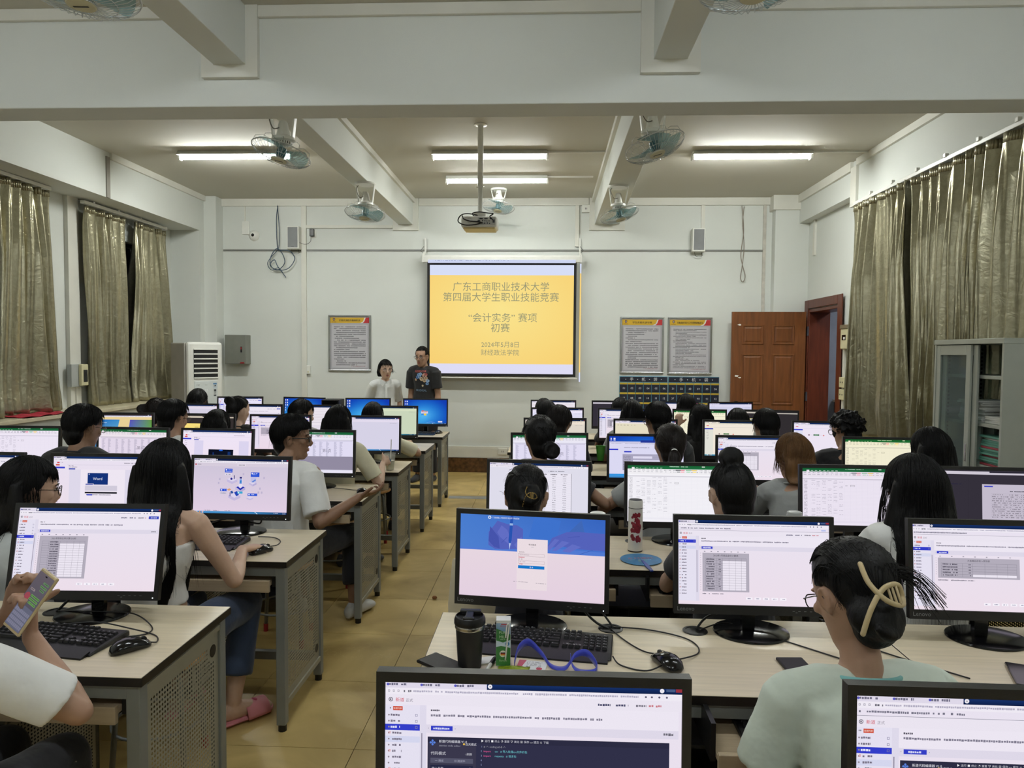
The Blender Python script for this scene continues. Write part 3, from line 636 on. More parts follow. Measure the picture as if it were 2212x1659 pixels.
def excel(s, page=False, tint=0, grid=True):
    W, H = s.W, 56.2; s.rect(0, 0, W, H, (242, 240, 246)); s.layer()
    s.rect(0, 0, W, 3.6, (22, 92, 48), (34, 112, 66)); s.rect(0, 3.6, W, 9, (240, 238, 242)); s.rect(0, 9, W, 10.2, (246, 245, 250)); s.rect(0, 10.2, W, 11.4, (214, 212, 220)); s.layer()
    s.dash(42, .7, 18, .8, (190, 220, 200)); s.rect(4.3, 2.0, 7, 3.6, (240, 238, 242)); s.rect(74, .6, 77, 1.4, (225, 235, 228))
    for k in range(7): s.dash(8.5+k*4, 2.3, 2.2, .75, (200, 228, 210))
    for k in range(22): s.dash(1.5+k*4.4, 4.4, 2.6, .7, random.choice([(150, 150, 160), (120, 120, 130), (170, 170, 180)])); s.dash(1.5+k*4.4, 6.2, 2.6, .7, (165, 165, 175))
    for x, c in ((52, (228, 150, 160)), (58, (150, 200, 165)), (64, (236, 205, 110)), (48, (120, 120, 125))): s.rect(x, 4.2, x+5, 5.2, c); s.rect(x+1, 6.0, x+4.4, 6.8, tuple(min(255, q+25) for q in c))
    if page:
        s.rect(3, 11.4, W-1, 34, (232, 228, 242)); s.rect(0, 34, W, 53, (150, 144, 160)); s.layer()
        for k in range(9):
            x = 5+k*9.6+random.uniform(-1, 1)
            for q in range(26): s.rect(x, 13.4+q*.78, x+random.uniform(2, 4.6), 13.85+q*.78, (188, 186, 204))
        s.rect(3, 12, W-1, 12.5, (190, 188, 202)); s.layer(); s.text('第1页', 63, 25.5, 5.2, (128, 126, 140)); s.rect(3, 33.6, W-1, 34.0, (120, 118, 128))
    else:
        s.layer()
        for k in range(1, 18): s.rect(2+k*5.6, 10.2, 2.08+k*5.6, 52, (222, 220, 230))
        for k in range(30): s.rect(0, 11.4+k*1.4, W, 11.48+k*1.4, (226, 224, 233))
        for q in range(26): s.dash(1.8, 12+q*1.4, 3.2, .6, (150, 148, 158))
        for cx in (9, 14, 19.5, 25, 30.5, 36):
            for q in range(26):
                if random.random() < .6: s.dash(cx, 12+q*1.4, 3.6, .6, (188, 186, 196))
        s.frame(47, 16.6, 51, 18.2, (60, 60, 60), .18); s.dash(42, 17, 2, .6, (150, 148, 158))
    s.rect(0, 52, W, 54, (236, 234, 242))
def win7(s, logo=True):
    W, H = s.W, 56.2; n, m = 14, 10
    def col(x, y):
        d = math.hypot((x-.48)*1.1, (y-.62)*.9); k = max(0, 1-d*1.45); l = max(0, 1-abs(x-.0)*1.6)*max(0, y-.25)
        return (20+70*k*k+60*l, 60+120*k+110*l, 176+64*k+50*l)
    for i in range(n):
        for j in range(m):
            a, b, c, d = i/n, (i+1)/n, j/m, (j+1)/m
            s.poly([(a*W, c*H), (a*W, d*H), (b*W, d*H), (b*W, c*H)], None, [tuple(min(250, q) for q in col(p, r_)) for p, r_ in ((a, c), (a, d), (b, d), (b, c))])
    s.layer()
    for j in range(5):
        s.rect(1.5, 2.4+j*6.0, 3.3, 4.6+j*6.0, (205, 215, 240)); s.rect(1.2, 5.3+j*6, 3.6, 5.8+j*6, (210, 220, 245))
        if j < 3: s.rect(5.6, 2.4+j*6.0, 8.2, 4.8+j*6.0, (240, 242, 250)); s.rect(5.6, 5.5+j*6, 8.4, 6.0+j*6, (210, 220, 245))
    if logo:
        cx, cy = 47, 30
        for dx, dy, c in ((-5.4, -5.6, (224, 84, 50)), (.5, -5.0, (130, 190, 70)), (-6.0, .5, (60, 140, 220)), (-.1, 1.1, (246, 206, 60))):
            s.poly([(cx+dx, cy+dy+.6), (cx+dx-.5, cy+dy+5.4), (cx+dx+2.2, cy+dy+4.9), (cx+dx+5.2, cy+dy+5.9), (cx+dx+5.7, cy+dy+1.0), (cx+dx+2.6, cy+dy)], c)
        s.layer(); s.rect(40, 26, 56, 32, (214, 206, 226)); s.layer(); s.dash(42, 27.4, 12, .9, (120, 110, 140)); s.rect(40, 26, 56, 26.9, (180, 60, 70)); s.rect(43, 29.6, 53, 30.2, (170, 165, 190))
        s.rect(80, 49.5, 90, 52.5, (222, 222, 240)); s.layer()
    pts = [(50+i*2.2, 55.5-4.2*math.sin(i/12*math.pi)) for i in range(12)]
    for a, b in zip(pts, pts[1:]): s.line(a[0], a[1], b[0], b[1], .25, (190, 220, 250))
    taskbar(s, ic=False)
def login(s):
    W, H = s.W, 56.2; s.rect(0, 0, W, H, (232, 218, 224), (228, 208, 224)); s.layer()
    s.poly([(0, 0), (0, 24.5), (W, 24.5), (W, 0)], None, [(72, 124, 206), (78, 128, 208), (68, 112, 204), (54, 100, 190)]); s.layer()
    s.poly([(52, 0), (48, 14), (66, 19), (70, 2)], (62, 114, 204)); s.poly([(84, 1), (73, 12), (87, 13), (84, 1)], (64, 104, 182)); s.layer()
    hand = (84, 98, 186); hd = (70, 84, 172); hl = (98, 110, 196)
    s.poly([(20, 12), (20, 21), (26, 24), (44, 24), (44, 9), (40, 6.5), (33, 6), (26, 4), (24, 7)], hand); s.poly([(0, 24.5), (W, 24.5), (W, 22), (60, 21), (30, 23.5), (0, 23)], (80, 122, 210)); s.layer()
    s.poly([(21, 8), (20, 18), (24, 22), (28, 23), (27, 15)], hd); s.poly([(26, 12), (28, 15), (36, 21), (36.5, 18), (33, 10), (29, 7)], hl); s.poly([(38, 20), (43, 14), (44, 20), (40, 22.5)], hl)
    s.poly([(60, 22), (64, 14), (74, 9.5), (82, 9), (W, 9.5), (W, 21), (78, 20.5), (72, 19.5), (66, 20)], hand); s.layer()
    for a in (((60, 21.5), (66, 14.5), (69, 15), (63, 22.2)), ((64, 22.5), (71, 15.5), (76, 16.5), (67, 22.6)), ((71, 22.5), (78, 17.5), (84, 19), (76, 23.2))): s.poly(a, hl)
    s.line(29.2, 19, 33, 15, .35, hd); s.line(75, 13, 83, 12, .35, hd); s.line(83, 24, 92, 20.6, .3, (60, 92, 180)); s.layer()
    s.poly([(35.2, 0), (34.0, 17), (34.8, 23.5), (36.2, 17), (37.2, 0)], (40, 84, 178)); s.layer(); s.rect(34.7, 5.4, 36.9, 6.8, (150, 180, 225)); s.poly([(34.4, 19), (34.8, 23.5), (35.6, 19)], (190, 205, 240))
    s.disc(20.5, 1.9, 1.2, (235, 240, 250), 6); s.layer(); s.disc(20.5, 1.9, .65, (72, 124, 206), 6); s.text('广东高技能人才信息评价·职业学习考试系统', 22.3, 2.0, 1.3, (232, 238, 252), 'l', .76); s.layer()
    s.rect(40.2, 15.6, 61.2, 50, (234, 220, 226)); s.layer(); s.text('考试登录', 50.6, 19.3, 1.35, (40, 36, 44)); s.rect(49.8, 20.8, 51.6, 21, (160, 160, 170))
    s.text('考试证号：', 41.6, 24.6, .9, (60, 56, 64), 'l'); s.frame(41, 25.6, 59.2, 27.4, (150, 130, 140), .12); s.dash(42, 26.1, 6.6, .65, (190, 176, 184)); s.dash(41.2, 27.8, 4.2, .55, (200, 70, 90))
    s.text('密　码：', 41.2, 29.4, .9, (60, 56, 64), 'l'); s.frame(41, 30.3, 59.2, 32.2, (150, 130, 140), .12); s.dash(42, 30.8, 4, .65, (190, 176, 184)); s.dash(41.2, 32.5, 3, .55, (200, 70, 90))
    s.rect(41, 33.6, 59.2, 35.7, (22, 118, 200)); s.layer(); s.text('登 录', 50.2, 34.7, 1.1, (235, 240, 250)); s.dash(38, 44.6, 10, .5, (170, 160, 170)); s.dash(53.5, 45, 7, .5, (170, 160, 170))
def platform(s):
    W, H = s.W, 56.2; s.rect(0, 0, W, H, (204, 196, 216), (226, 208, 228)); topbar(s, 2, (16, 26, 60)); s.layer()
    s.rect(0, 4.5, W, 8, (214, 204, 220)); s.layer(); s.rect(1, 5.6, 2.8, 6.8, (190, 40, 60)); s.dash(3.8, 5.8, 3.6, .8, (90, 86, 100)); s.rect(46, 5, 55, 7.6, (224, 216, 230)); s.layer(); s.dash(47.5, 6, 6.4, .7, (80, 76, 90))
    def iso(cx, cy, w, h, c1, c2, c3):
        s.poly([(cx, cy-h/2), (cx-w/2, cy), (cx, cy+h/2), (cx+w/2, cy)], c1); s.poly([(cx-w/2, cy), (cx-w/2, cy+h*.5), (cx, cy+h), (cx, cy+h/2)], c2); s.poly([(cx, cy+h/2), (cx, cy+h), (cx+w/2, cy+h*.5), (cx+w/2, cy)], c3)
    L1, L2, L3 = (220, 212, 236), (196, 186, 222), (182, 172, 214)
    iso(41, 21, 11, 5, L1, L2, L2); iso(63, 24, 8, 4, L1, L2, L3); iso(50, 28.5, 10.5, 6, L1, L2, L3); iso(44, 37, 13, 6, L1, L2, L2); iso(60.5, 39.5, 7, 2.6, L1, L2, L2); s.layer()
    s.poly([(50, 27.2), (45.5, 29.0), (50, 32.2), (54.6, 29.0)], (34, 44, 170)); s.layer(); s.poly([(50, 26.5), (47.8, 28.4), (50, 30.2), (52.6, 28.4)], (226, 220, 240)); s.rect(48.4, 19, 52, 28.6, (228, 222, 240)); s.layer(); s.rect(48.9, 18.4, 51.4, 20.2, (44, 44, 120)); s.rect(48.9, 20.8, 51.4, 25.6, (120, 150, 220)); s.rect(49.3, 22.2, 51, 24.6, (50, 130, 200))
    s.rect(60.8, 18.5, 66.6, 24, (190, 190, 228)); s.layer(); s.poly([(62, 23), (65.5, 20.6), (66.4, 21.6), (63, 24)], (90, 130, 210))
    s.disc(40.2, 20.6, 1.2, (44, 40, 140)); s.rect(42.6, 17, 43.5, 20.8, (40, 36, 110)); s.poly([(43.5, 34.5), (46.5, 33), (49, 37), (46, 38.4)], (40, 70, 180)); s.poly([(39.5, 33.6), (41.5, 32.8), (43, 35), (41, 36)], (40, 80, 160)); s.poly([(36, 31.6), (38.5, 30.4), (40.4, 31.6), (38, 33)], (220, 160, 110)); s.rect(39, 34.6, 39.8, 38.6, (44, 40, 120))
    for a in ((33, 10.2, 41, 14.2), (60.6, 13.6, 69.8, 18.2), (28.6, 31, 35.8, 33.5), (58, 35.2, 68.2, 37.8)): s.rect(*a, (44, 84, 210)); s.layer(); s.disc(a[0]+1.5, a[1]+1.2, .75, (238, 240, 252)); s.dash(a[0]+3, a[1]+.8, 4, .8, (215, 222, 250)); 
    s.dash(34, 12.6, 6, .7, (200, 210, 250)); s.dash(62.5, 15.6, 4, .6, (200, 210, 250)); s.rect(33, 15.2, 40.5, 17, (224, 218, 234)); s.layer(); s.dash(34.4, 15.8, 4.6, .7, (90, 88, 110)); s.rect(28.6, 34.6, 35.4, 36.2, (200, 196, 216)); s.dash(30, 35.1, 4.6, .6, (120, 118, 150)); s.rect(47, 33.4, 52.6, 35.6, (60, 170, 210)); s.layer(); s.disc(48.4, 34.5, .7, (230, 240, 250))
    for x, y in ((27, 20), (26, 24), (52, 14.5), (74, 18), (70, 29), (72, 33), (68.5, 33)): s.rect(x, y, x+1.6, y+2.2, (190, 180, 208))
    for x in (13, 22, 34): s.dash(x, 53, 6, .6, (120, 110, 130))
    taskbar(s)
def word(s):
    exam_head(s); s.layer(); s.rect(17, 13.5, 83, 54, (222, 216, 234)); s.layer(); s.rect(29, 13.5, 76, 54, (238, 230, 242)); s.layer()
    s.rect(36.5, 17, 58, 29, (20, 50, 120)); s.layer(); s.text('Word', 47, 22.8, 4.0, (226, 230, 245)); s.disc(38, 18.3, .6, (200, 210, 240)); s.rect(34.5, 28, 43, 34, (232, 226, 240)); s.layer(); s.rect(34.5, 28.2, 42.4, 29.2, (40, 60, 160)); s.rect(34, 36.6, 68, 38.2, (14, 14, 22)); s.rect(34, 30, 68, 35.4, (208, 202, 218)); s.layer(); s.dash(35.5, 39.2, 26, .8, (110, 106, 125)); s.rect(36, 39, 42, 40.3, (52, 66, 190)); taskbar(s)
def exam_head(s):
    W, H = s.W, 56.2; s.rect(0, 0, W, H, (232, 224, 240), (236, 222, 234)); topbar(s, 1); s.layer(); s.rect(3.6, 5.8, 6.2, 7.2, (205, 60, 70)); s.dash(7.4, 6, 2.4, .8, (130, 126, 140)); s.dash(74, 6.1, 16, .8, (120, 116, 130)); s.rect(14.5, 8.6, 97, 8.8, (200, 194, 212)); s.dash(16, 9.2, 5, .7, (100, 96, 110)); s.dash(16, 10.7, 9, .7, (130, 126, 140)); s.rect(16.2, 12.4, 23, 13.6, (44, 60, 170))
    for k in range(12): s.dash(3, 14+k*3, 3, .8, (130, 124, 150))
    s.rect(0, 10.8, 12, 12.6, (52, 62, 200)); s.rect(2.4, 8.2, 6.4, 9.6, (215, 80, 70))
def web(s, kind=0):
    W, H = s.W, 56.2; s.rect(0, 0, W, H, (222, 220, 234)); topbar(s, 2, (20, 48, 100)); s.layer()
    if kind == 0:      # table of figures
        s.dash(20, 6.6, 6, .9, (80, 80, 95)); s.dash(60, 7, 16, .9, (100, 100, 112)); s.rect(18, 9.6, 83, 54, (234, 230, 242)); s.layer()
        for k in range(6): s.dash(20+k*10.5, 10.2, 6.8, .9, (60, 58, 72))
        for q in range(18):
            s.rect(18, 13.6+q*2.2, 83, 13.68+q*2.2, (200, 198, 212))
            for k in range(6): s.dash(22+k*10.5, 12.2+q*2.2, 3.6, .7, (140, 138, 150))
        s.rect(83, 9.6, 83.3, 54, (50, 50, 60))
    elif kind == 1: s.rect(0, 5, W, 7.5, (236, 230, 242)); s.layer(); s.dash(3, 6, 10, .7, (180, 176, 190)); s.dash(84, 9, 12, .7, (180, 176, 190)); taskbar(s)
    elif kind == 2:    # workflow page
        s.rect(0, 4.5, W, H, (236, 228, 242)); s.rect(0, 10, 14, 54, (222, 222, 240)); s.rect(15, 9, 97, 9.3, (200, 196, 214)); s.layer(); s.rect(3, 6, 7, 7, (210, 60, 70)); s.rect(0, 10.5, 14, 12.6, (60, 66, 200)); s.disc(24, 20, 1.1, (110, 70, 90)); s.disc(47, 20.5, 1.1, (220, 110, 110)); s.rect(31, 18.8, 40, 21, (40, 110, 60)); s.rect(25, 20, 47, 20.15, (150, 150, 160)); s.layer(); s.dash(33, 19.5, 5, .8, (170, 210, 180))
        for k in range(6): s.dash(3, 15+k*2.6, 4, .8, (150, 148, 170))
        taskbar(s)
    elif kind == 3:    # news list
        s.rect(0, 4.5, W, H, (226, 220, 196)); s.layer()
        for k in range(6): s.dash(3+k*5.5, 7, 2.8, .8, (110, 104, 90))
        for k in range(6): s.rect(3, 22+k*4.6, 9, 23.8+k*4.6, (84, 90, 140)); s.dash(12, 22.4+k*4.6, 9, .8, (130, 126, 110))
    elif kind == 4:    # strips of paper white
        s.rect(0, 4.5, W, H, (236, 230, 238)); s.layer()
        for k in range(8): s.rect(2, 7+k*3.2, 96, 7.5+k*3.2, (204, 190, 200))
        s.rect(0, 32, W, 34, (216, 210, 220)); s.rect(0, 38, 60, 50, (226, 220, 232)); taskbar(s)
def dark_popup(s, px0, py0, px1, py1, strip=True, col=(196, 188, 204)):
    W, H = s.W, 56.2; s.rect(0, 0, W, H, (52, 48, 58)); s.layer()
    if strip: s.rect(0, 1.2, W, 4.2, (206, 200, 212)); s.rect(45, 1.2, W, 2.4, (36, 34, 46))
    s.dash(3, 13.5, 16, .8, (40, 38, 60)); s.rect(25, 9, 25.2, 50, (44, 40, 50)); s.layer(); s.rect(px0, py0, px1, py1, col); s.layer()
    s.rect(px0+2, py0+1.5, px0+10, py0+2.8, (52, 62, 190)); s.dash((px0+px1)/2-6, py0+6, 14, 1, (60, 58, 70))
    y = py0+9
    while y < py1-3: s.rect(px0+8, y, px1-8, y+.12, (150, 144, 156)); s.dash(px0+9, y+.5, (px1-px0)-20, .9, (120, 114, 126), .6); y += 2
def colour_page(s):
    s.rect(0, 0, s.W, 56.2, (232, 208, 150)); topbar(s, 1, (60, 46, 30)); s.layer()
    s.poly([(0, 9), (0, 56), (34, 56), (44, 9)], None, [(30, 100, 190), (50, 140, 210), (120, 190, 210), (60, 140, 200)]); s.poly([(62, 9), (56, 56), (100, 56), (100, 9)], None, [(90, 80, 180), (40, 130, 200), (90, 180, 80), (100, 150, 60)]); s.layer(); s.rect(8, 24, 70, 40, (238, 236, 230)); s.dash(10, 14, 12, 1.2, (200, 220, 240))
def black_video(s):
    exam_head(s); s.layer(); s.rect(17, 14, 30, 50, (214, 208, 232)); s.rect(82, 14, 96, 50, (214, 208, 232)); s.layer()
    s.poly([(38, 26), (38, 46), (74, 46), (74, 26)], None, [(12, 18, 34), (8, 10, 20), (8, 10, 20), (14, 20, 36)]); s.layer(); s.disc(56, 27.2, 2.8, (40, 100, 210), 12, 1.1); s.rect(44, 30, 46, 38, (20, 46, 100)); s.rect(66, 29, 70, 40, (20, 46, 100)); s.text('实训教学平台', 56, 36, 1.8, (200, 214, 240)); taskbar(s)
def desk_win(s):
    win7(s, False); s.layer(); s.rect(0, 7, 100, 51, (226, 224, 240)); s.rect(0, 7, 74, 8.8, (206, 204, 224)); s.rect(42, 5.2, 100, 8.4, (40, 60, 150)); s.rect(74, 8.4, 74.3, 51, (160, 160, 180)); s.layer()
    s.dash(2, 9.6, 70, .8, (170, 168, 184)); s.dash(20, 15, 34, .8, (110, 108, 130)); s.rect(20, 20, 30, 21.8, (56, 66, 190)); s.rect(0, 17, 12, 19, (60, 66, 200)); s.rect(18, 24, 73, 46, (176, 172, 190)); s.layer(); s.rect(32, 27, 58, 30, (236, 232, 244)); s.rect(32, 32, 73, 46, (236, 232, 244)); s.layer()
    for k in range(9): s.rect(18, 26+k*2.3, 73, 26.1+k*2.3, (120, 118, 132)); s.dash(19, 26.6+k*2.3, 10, .8, (110, 108, 122)); s.dash(78, 11+k*3.2, 14, .8, (140, 140, 160))
# ================================================================== monitors
MW, MH = 0.505, 0.313
M_btxt = mat('silver_print', (120, 120, 122), 0.5)
M_led = emit('white_led', (0.9, 0.95, 1.0), 2.5, False)
def _bezel():
    g = G(); w, d = MW/2, 0.0
    g.box(-w, w, 0, .022, 0, .029); g.box(-w, w, 0, .022, MH-.0165, MH); g.box(-w, -w+.0145, 0, .022, .029, MH-.0165); g.box(w-.0145, w, 0, .022, .029, MH-.0165)
    g.box(-w+.004, w-.004, .006, .030, .004, MH-.004); return g.data('bezel', M_black)
def _back():
    return G().sweep([(V(0, .028, MH/2), V(w_, 0, 0), V(0, 0, h_)) if k == 0 else (V(0, .028+d_, MH/2), V(w_, 0, 0), V(0, 0, h_)) for k, (w_, h_, d_) in enumerate(((.2, .11, 0), (.17, .09, .018), (.10, .06, .024)))], 4).data('back_cover', M_black)
me_bez, me_back = _bezel(), _back()
g_ = G(); g_.sweep([(V(0, 0, z), V(rx, 0, 0), V(0, ry, 0)) for rx, ry, z in ((.118, .100, 0), (.120, .102, .003), (.118, .100, .008), (.100, .083, .013), (.03, .025, .017), (.002, .002, .017))], 36)
me_base = g_.data('base', M_gloss); auto_smooth(me_base, 25)
me_neck = G().prism([(.028, .014), (.050, .014), (.060, .25), (.034, .25)], -.021, .021, 'x').data('neck', M_gloss)
g_ = G(); g_.box(.13, .135, -.0008, 0, .010, .0112); [g_.box(.12+k*.018, .127+k*.018, -.0006, 0, .0145, .0155) for k in range(5)]
me_btn = g_.data('button_marks', M_btxt)
me_led = G().cyl((.236, -.0012, .0085), (.236, 0, .0085), .0017, n=8).data('power_light', M_led)
_brand = []
def make_monitor(label, x, y, yaw, tilt, fn, row, tint=(1, 1, 1), group=None):
    t = thing('monitor', label, 'monitor', (x, y, 0.75), R(yaw), group)
    piv = 0.067
    def put(name, me, par=None):
        o = bpy.data.objects.new(name, me); C.objects.link(o); o.parent = par or t; return o
    b = put('bezel', me_bez); b.location = (0, 0, piv); b.rotation_euler = (R(-tilt), 0, 0)
    # tilt about the foot of the panel keeps the top edge where it was measured
    b.location = (0, -math.sin(R(tilt))*MH, 0.38-MH*math.cos(R(tilt)))
    if tilt > 0: b.rotation_euler = (R(-tilt), 0, 0)
    put('back_cover', me_back, b)
    s = Sheet(100, 56.2, MW-.029); s.tint = np.array(tint); fn(s)
    so = put('screen', s.data('screen', M_screen), b); so.location = (0, .0048, .029+.268/2)
    if row <= 3: put('button_marks', me_btn, b)
    put('power_light', me_led, b)
    if row <= 2:
        if not _brand: _brand.append(lettering('brand_lettering', 'Lenovo', .0185, M_btxt, b, (-.242, -.0006, .010), align='l').data)
        else: o = put('brand_lettering', _brand[0], b); o.location = (-.242, -.0006, .010); o.rotation_euler = (R(90), 0, 0)
    n = put('neck', me_neck); put('base', me_base)
    return t
RY = [1.12, 2.28, 3.40, 4.60, 5.68, 6.78, 7.88]
Y1 = (1, 1, .80)
E_ = lambda **k: (lambda s: exam(s, **k))
MON = [
 (0, -.018, .7, 2, E_(v=5, code=True, sel=2), 'monitor nearest the camera showing a dark code editor page', None),
 (0, .728, 0, 2, E_(v=5, code=True, sel=2, notice=True), 'monitor at the bottom right corner, only its top left part in view', None),
 (1, -.045, -7, 4, login, 'monitor with a blue photo of writing hands over a login form', None),
 (1, .665, 0, 6, E_(v=0, notice=True, sel=0, tw=31), 'monitor left of the woman with the beige claw clip, grey table on screen', None),
 (1, 1.402, -1, 6, E_(v=3, notice=True, sel=1, rows=5, tw=52, title='大连精品店收入预测表'), 'monitor at the right edge with a short wide grey table on screen', None),
 (2, -.036, -4, 4, lambda s: web(s, 0), 'monitor behind the head with the gold jewelled clip, list of figures on screen', None),
 (2, .628, 0, 5, lambda s: excel(s), 'monitor behind the white thermos, bright green-topped empty spreadsheet on screen', None),
 (2, 1.45, 0, 5, lambda s: excel(s), 'monitor half hidden by the long-haired woman in white, lavender spreadsheet on screen', (.93, .88, .95)),
 (2, 2.097, -3, 5, lambda s: dark_popup(s, 38, 13.5, 99.5, 48), 'monitor at the right edge with a darkened page and a pale pop-up window', None),
 (3, .02, 4, 3, lambda s: excel(s, True), 'monitor of the right bank showing a page preview behind the woman with a low bun', (.93, .92, 1.0)),
 (3, .645, 1, 3, desk_win, 'monitor with blue desktop strip above a window, left of the white-tied ponytail', (.93, .93, 1.02)),
 (3, 1.34, 0, 3, E_(v=1, tw=38, rows=12), 'monitor left of the brown-haired student, grey table on lavender page', None),
 (3, 2.142, -2, 3, lambda s: excel(s), 'monitor with a yellow tinted spreadsheet behind the dark-haired student at right', (1, .97, .70)),
 (4, .068, 3, 3, lambda s: web(s, 1), 'beige tinted monitor hidden mostly by two dark heads at the aisle', (1, .94, .72)),
 (4, .786, -1, 3, lambda s: web(s, 3), 'monitor with a pale cream list page left of the short-haired man in grey', (1.02, 1, .98)),
 (4, 1.49, 0, 3, lambda s: web(s, 2), 'bright pale yellow monitor left of the man wearing a face mask', (1.04, 1.03, .78)),
 (4, 2.192, -6, 3, lambda s: web(s, 2), 'lavender monitor between the masked man and the curly-haired man', None),
 (5, .103, 5, 3, lambda s: web(s, 1), 'fifth-row monitor beside the aisle with a white page, half behind a dark head', (1, 1, 1.06)),
 (5, .74, 0, 3, E_(v=1, tw=20, rows=6), 'monitor above the green cup with a small grey picture on its page', None),
 (5, 1.444, -2, 3, lambda s: excel(s), 'pale yellow spreadsheet monitor behind the student playing with her hair', (1.02, 1.0, .72)),
 (5, 2.106, -8, 3, lambda s: dark_popup(s, 10, 14, 46, 50, True, (226, 220, 170)), 'dark monitor with a yellow band standing in front of the brown door', (.9, .9, .7)),
 (6, .073, 1, 3, lambda s: web(s, 4), 'last-row monitor beside the aisle with a pinkish white page', None),
 (6, .748, 2, 3, lambda s: dark_popup(s, 60, 30, 90, 50, True), 'last-row monitor with a dark page and white strip under the phone pockets', None),
 (6, 1.414, 0, 3, lambda s: web(s, 4), 'last-row monitor mostly behind a dark head below the phone pockets', None),
 (6, 2.011, 8, 3, lambda s: web(s, 1), 'last-row monitor in front of the door knob, lavender page', (.88, .9, 1)),
 (1, -1.525, 2.5, 12, E_(v=1, sel=4, tw=34, rows=15, title='2021年财务比率计算与分析'), 'monitor on the left front desk behind the raised phone', None),
 (2, -1.50, -1, 6, platform, 'monitor with blue floating tiles and small isometric figures on a lavender page', None),
 (2, -2.212, 1.5, 5, word, 'monitor with a dark blue rectangle reading Word', None),
 (2, -2.86, 0, 5, E_(v=1), 'monitor cut by the left edge, behind the woman with glasses and long hair', None),
 (3, -1.509, 0, 4, lambda s: excel(s, True), 'monitor showing a page preview behind the face of the young man in white', (.93, .92, 1.0)),
 (3, -2.186, -2.5, 6, black_video, 'very bright monitor with a black video rectangle at its foot', (1.05, 1.04, 1.06)),
 (3, -2.766, -2, 4, lambda s: excel(s, True), 'monitor beside the man in black, sheet preview over a grey field', (.95, .88, .92)),
 (3, -3.524, 3, 4, lambda s: excel(s), 'leftmost spreadsheet monitor of the third row, partly yellow ruled', (.95, .9, .98)),
 (4, -1.43, 0, 3, lambda s: web(s, 1), 'monitor with an almost empty lavender page behind the iced drink cup', (.92, .9, .96)),
 (4, -2.17, 1, 3, E_(v=1, tw=46, rows=4), 'pinkish monitor just left of the young man in glasses', (1, .96, .98)),
 (4, -2.798, 0, 3, lambda s: dark_popup(s, 5, 14, 70, 40, True, (246, 226, 150)), 'dark monitor with yellow bands behind the small dark head', (1, .94, .66)),
 (4, -3.492, 3, 3, colour_page, 'monitor with blue, yellow and green painted page beside the left sill', None),
 (5, -1.492, 0, 3, lambda s: web(s, 1), 'pale green tinted monitor in front of the blue desktop at the aisle', (.80, .93, .60)),
 (5, -2.222, 1, 3, lambda s: web(s, 4), 'white and pink page monitor right of the girl shown in profile', None),
 (5, -2.822, 0, 3, E_(v=1, tw=20, rows=4), 'fifth-row lavender monitor right of the black hair clip', None),
 (5, -3.456, -1, 3, lambda s: web(s, 1), 'fifth-row lavender monitor below the small bobbed head', (.92, .88, .92)),
 (6, -1.356, 1, 3, lambda s: win7(s), 'blue desktop monitor at the aisle end with a four-coloured flag', None),
 (6, -2.005, 5, 3, lambda s: win7(s, False), 'blue desktop monitor in front of the woman in the white shirt', None),
 (6, -2.734, -8, 3, lambda s: win7(s, False), 'blue desktop monitor partly hidden by the girl shown in profile', None),
 (6, -3.47, 8, 3, E_(v=1, tw=20, rows=4), 'last-row lavender monitor in front of the grey wall box', (.95, .96, 1.04)),
]
for r, x, yaw, tilt, fn, lb, tint in MON:
    make_monitor(lb, x, RY[r]+(0.02 if r else 0), yaw, tilt, fn, r, (1, 1, 1) if tint is None else tint, 'student monitors')
t = thing('computer_case', 'black computer case standing between two blue desktop monitors', 'computer', (-2.39, 7.80, .75))
obj('case_body', G().box(-.10, .10, -.05, .16, 0, .365), M_black, t, bevel=.006)
obj('front_cover', G().box(-.09, .09, -.058, -.05, .01, .355), M_gloss, t, bevel=.003)
# ================================================================== keyboards, mice, cables
KW, KD = 0.455, 0.155
def key_layout():
    ks = []; u = .019; x0 = -KW/2+.013
    rows = [[1]*1+[0.9]*12+[0], [1]*13+[2], [1.5]+[1]*12+[1.5], [1.75]+[1]*11+[2.25], [2.25]+[1]*10+[2.75], [1.25, 1.25, 1.25, 6.0, 1.25, 1.25, 1.25, 1.5]]
    for r, rw in enumerate(rows):
        x = x0; y = .062-r*.0185-(0 if r == 0 else .005); n = 0
        for k, w_ in enumerate(rw):
            if w_ == 0: continue
            if r == 0: x = x0+[0, 2, 3, 4, 5, 6.5, 7.5, 8.5, 9.5, 11, 12, 13, 14][k]*u; w_ = 1
            ks.append((x+w_*u/2, y, w_*u-.0025, .0155)); x += w_*u
    for r in range(6):
        y = .062-r*.0185-(0 if r == 0 else .005)
        if r != 3:
            for k in range(3):
                if r == 4 and k != 1: continue
                ks.append((x0+15.3*u+k*u+u/2, y, .0165, .0155))
        if r:
            for k in range(4): ks.append((x0+18.6*u+k*u+u/2, y, .0165, .0155))
    return ks
KEYS = key_layout()
def _kbody():
    g = G(); n = 0
    P_ = [(-KD/2-.01, 0), (-KD/2-.012, .006), (-KD/2+.02, .012), (KD/2-.01, .020), (KD/2, .016), (KD/2, 0)]
    g.prism(P_, -KW/2, KW/2, 'x'); return g.data('keyboard_body', M_black)
me_kb = _kbody()
_kc = {}
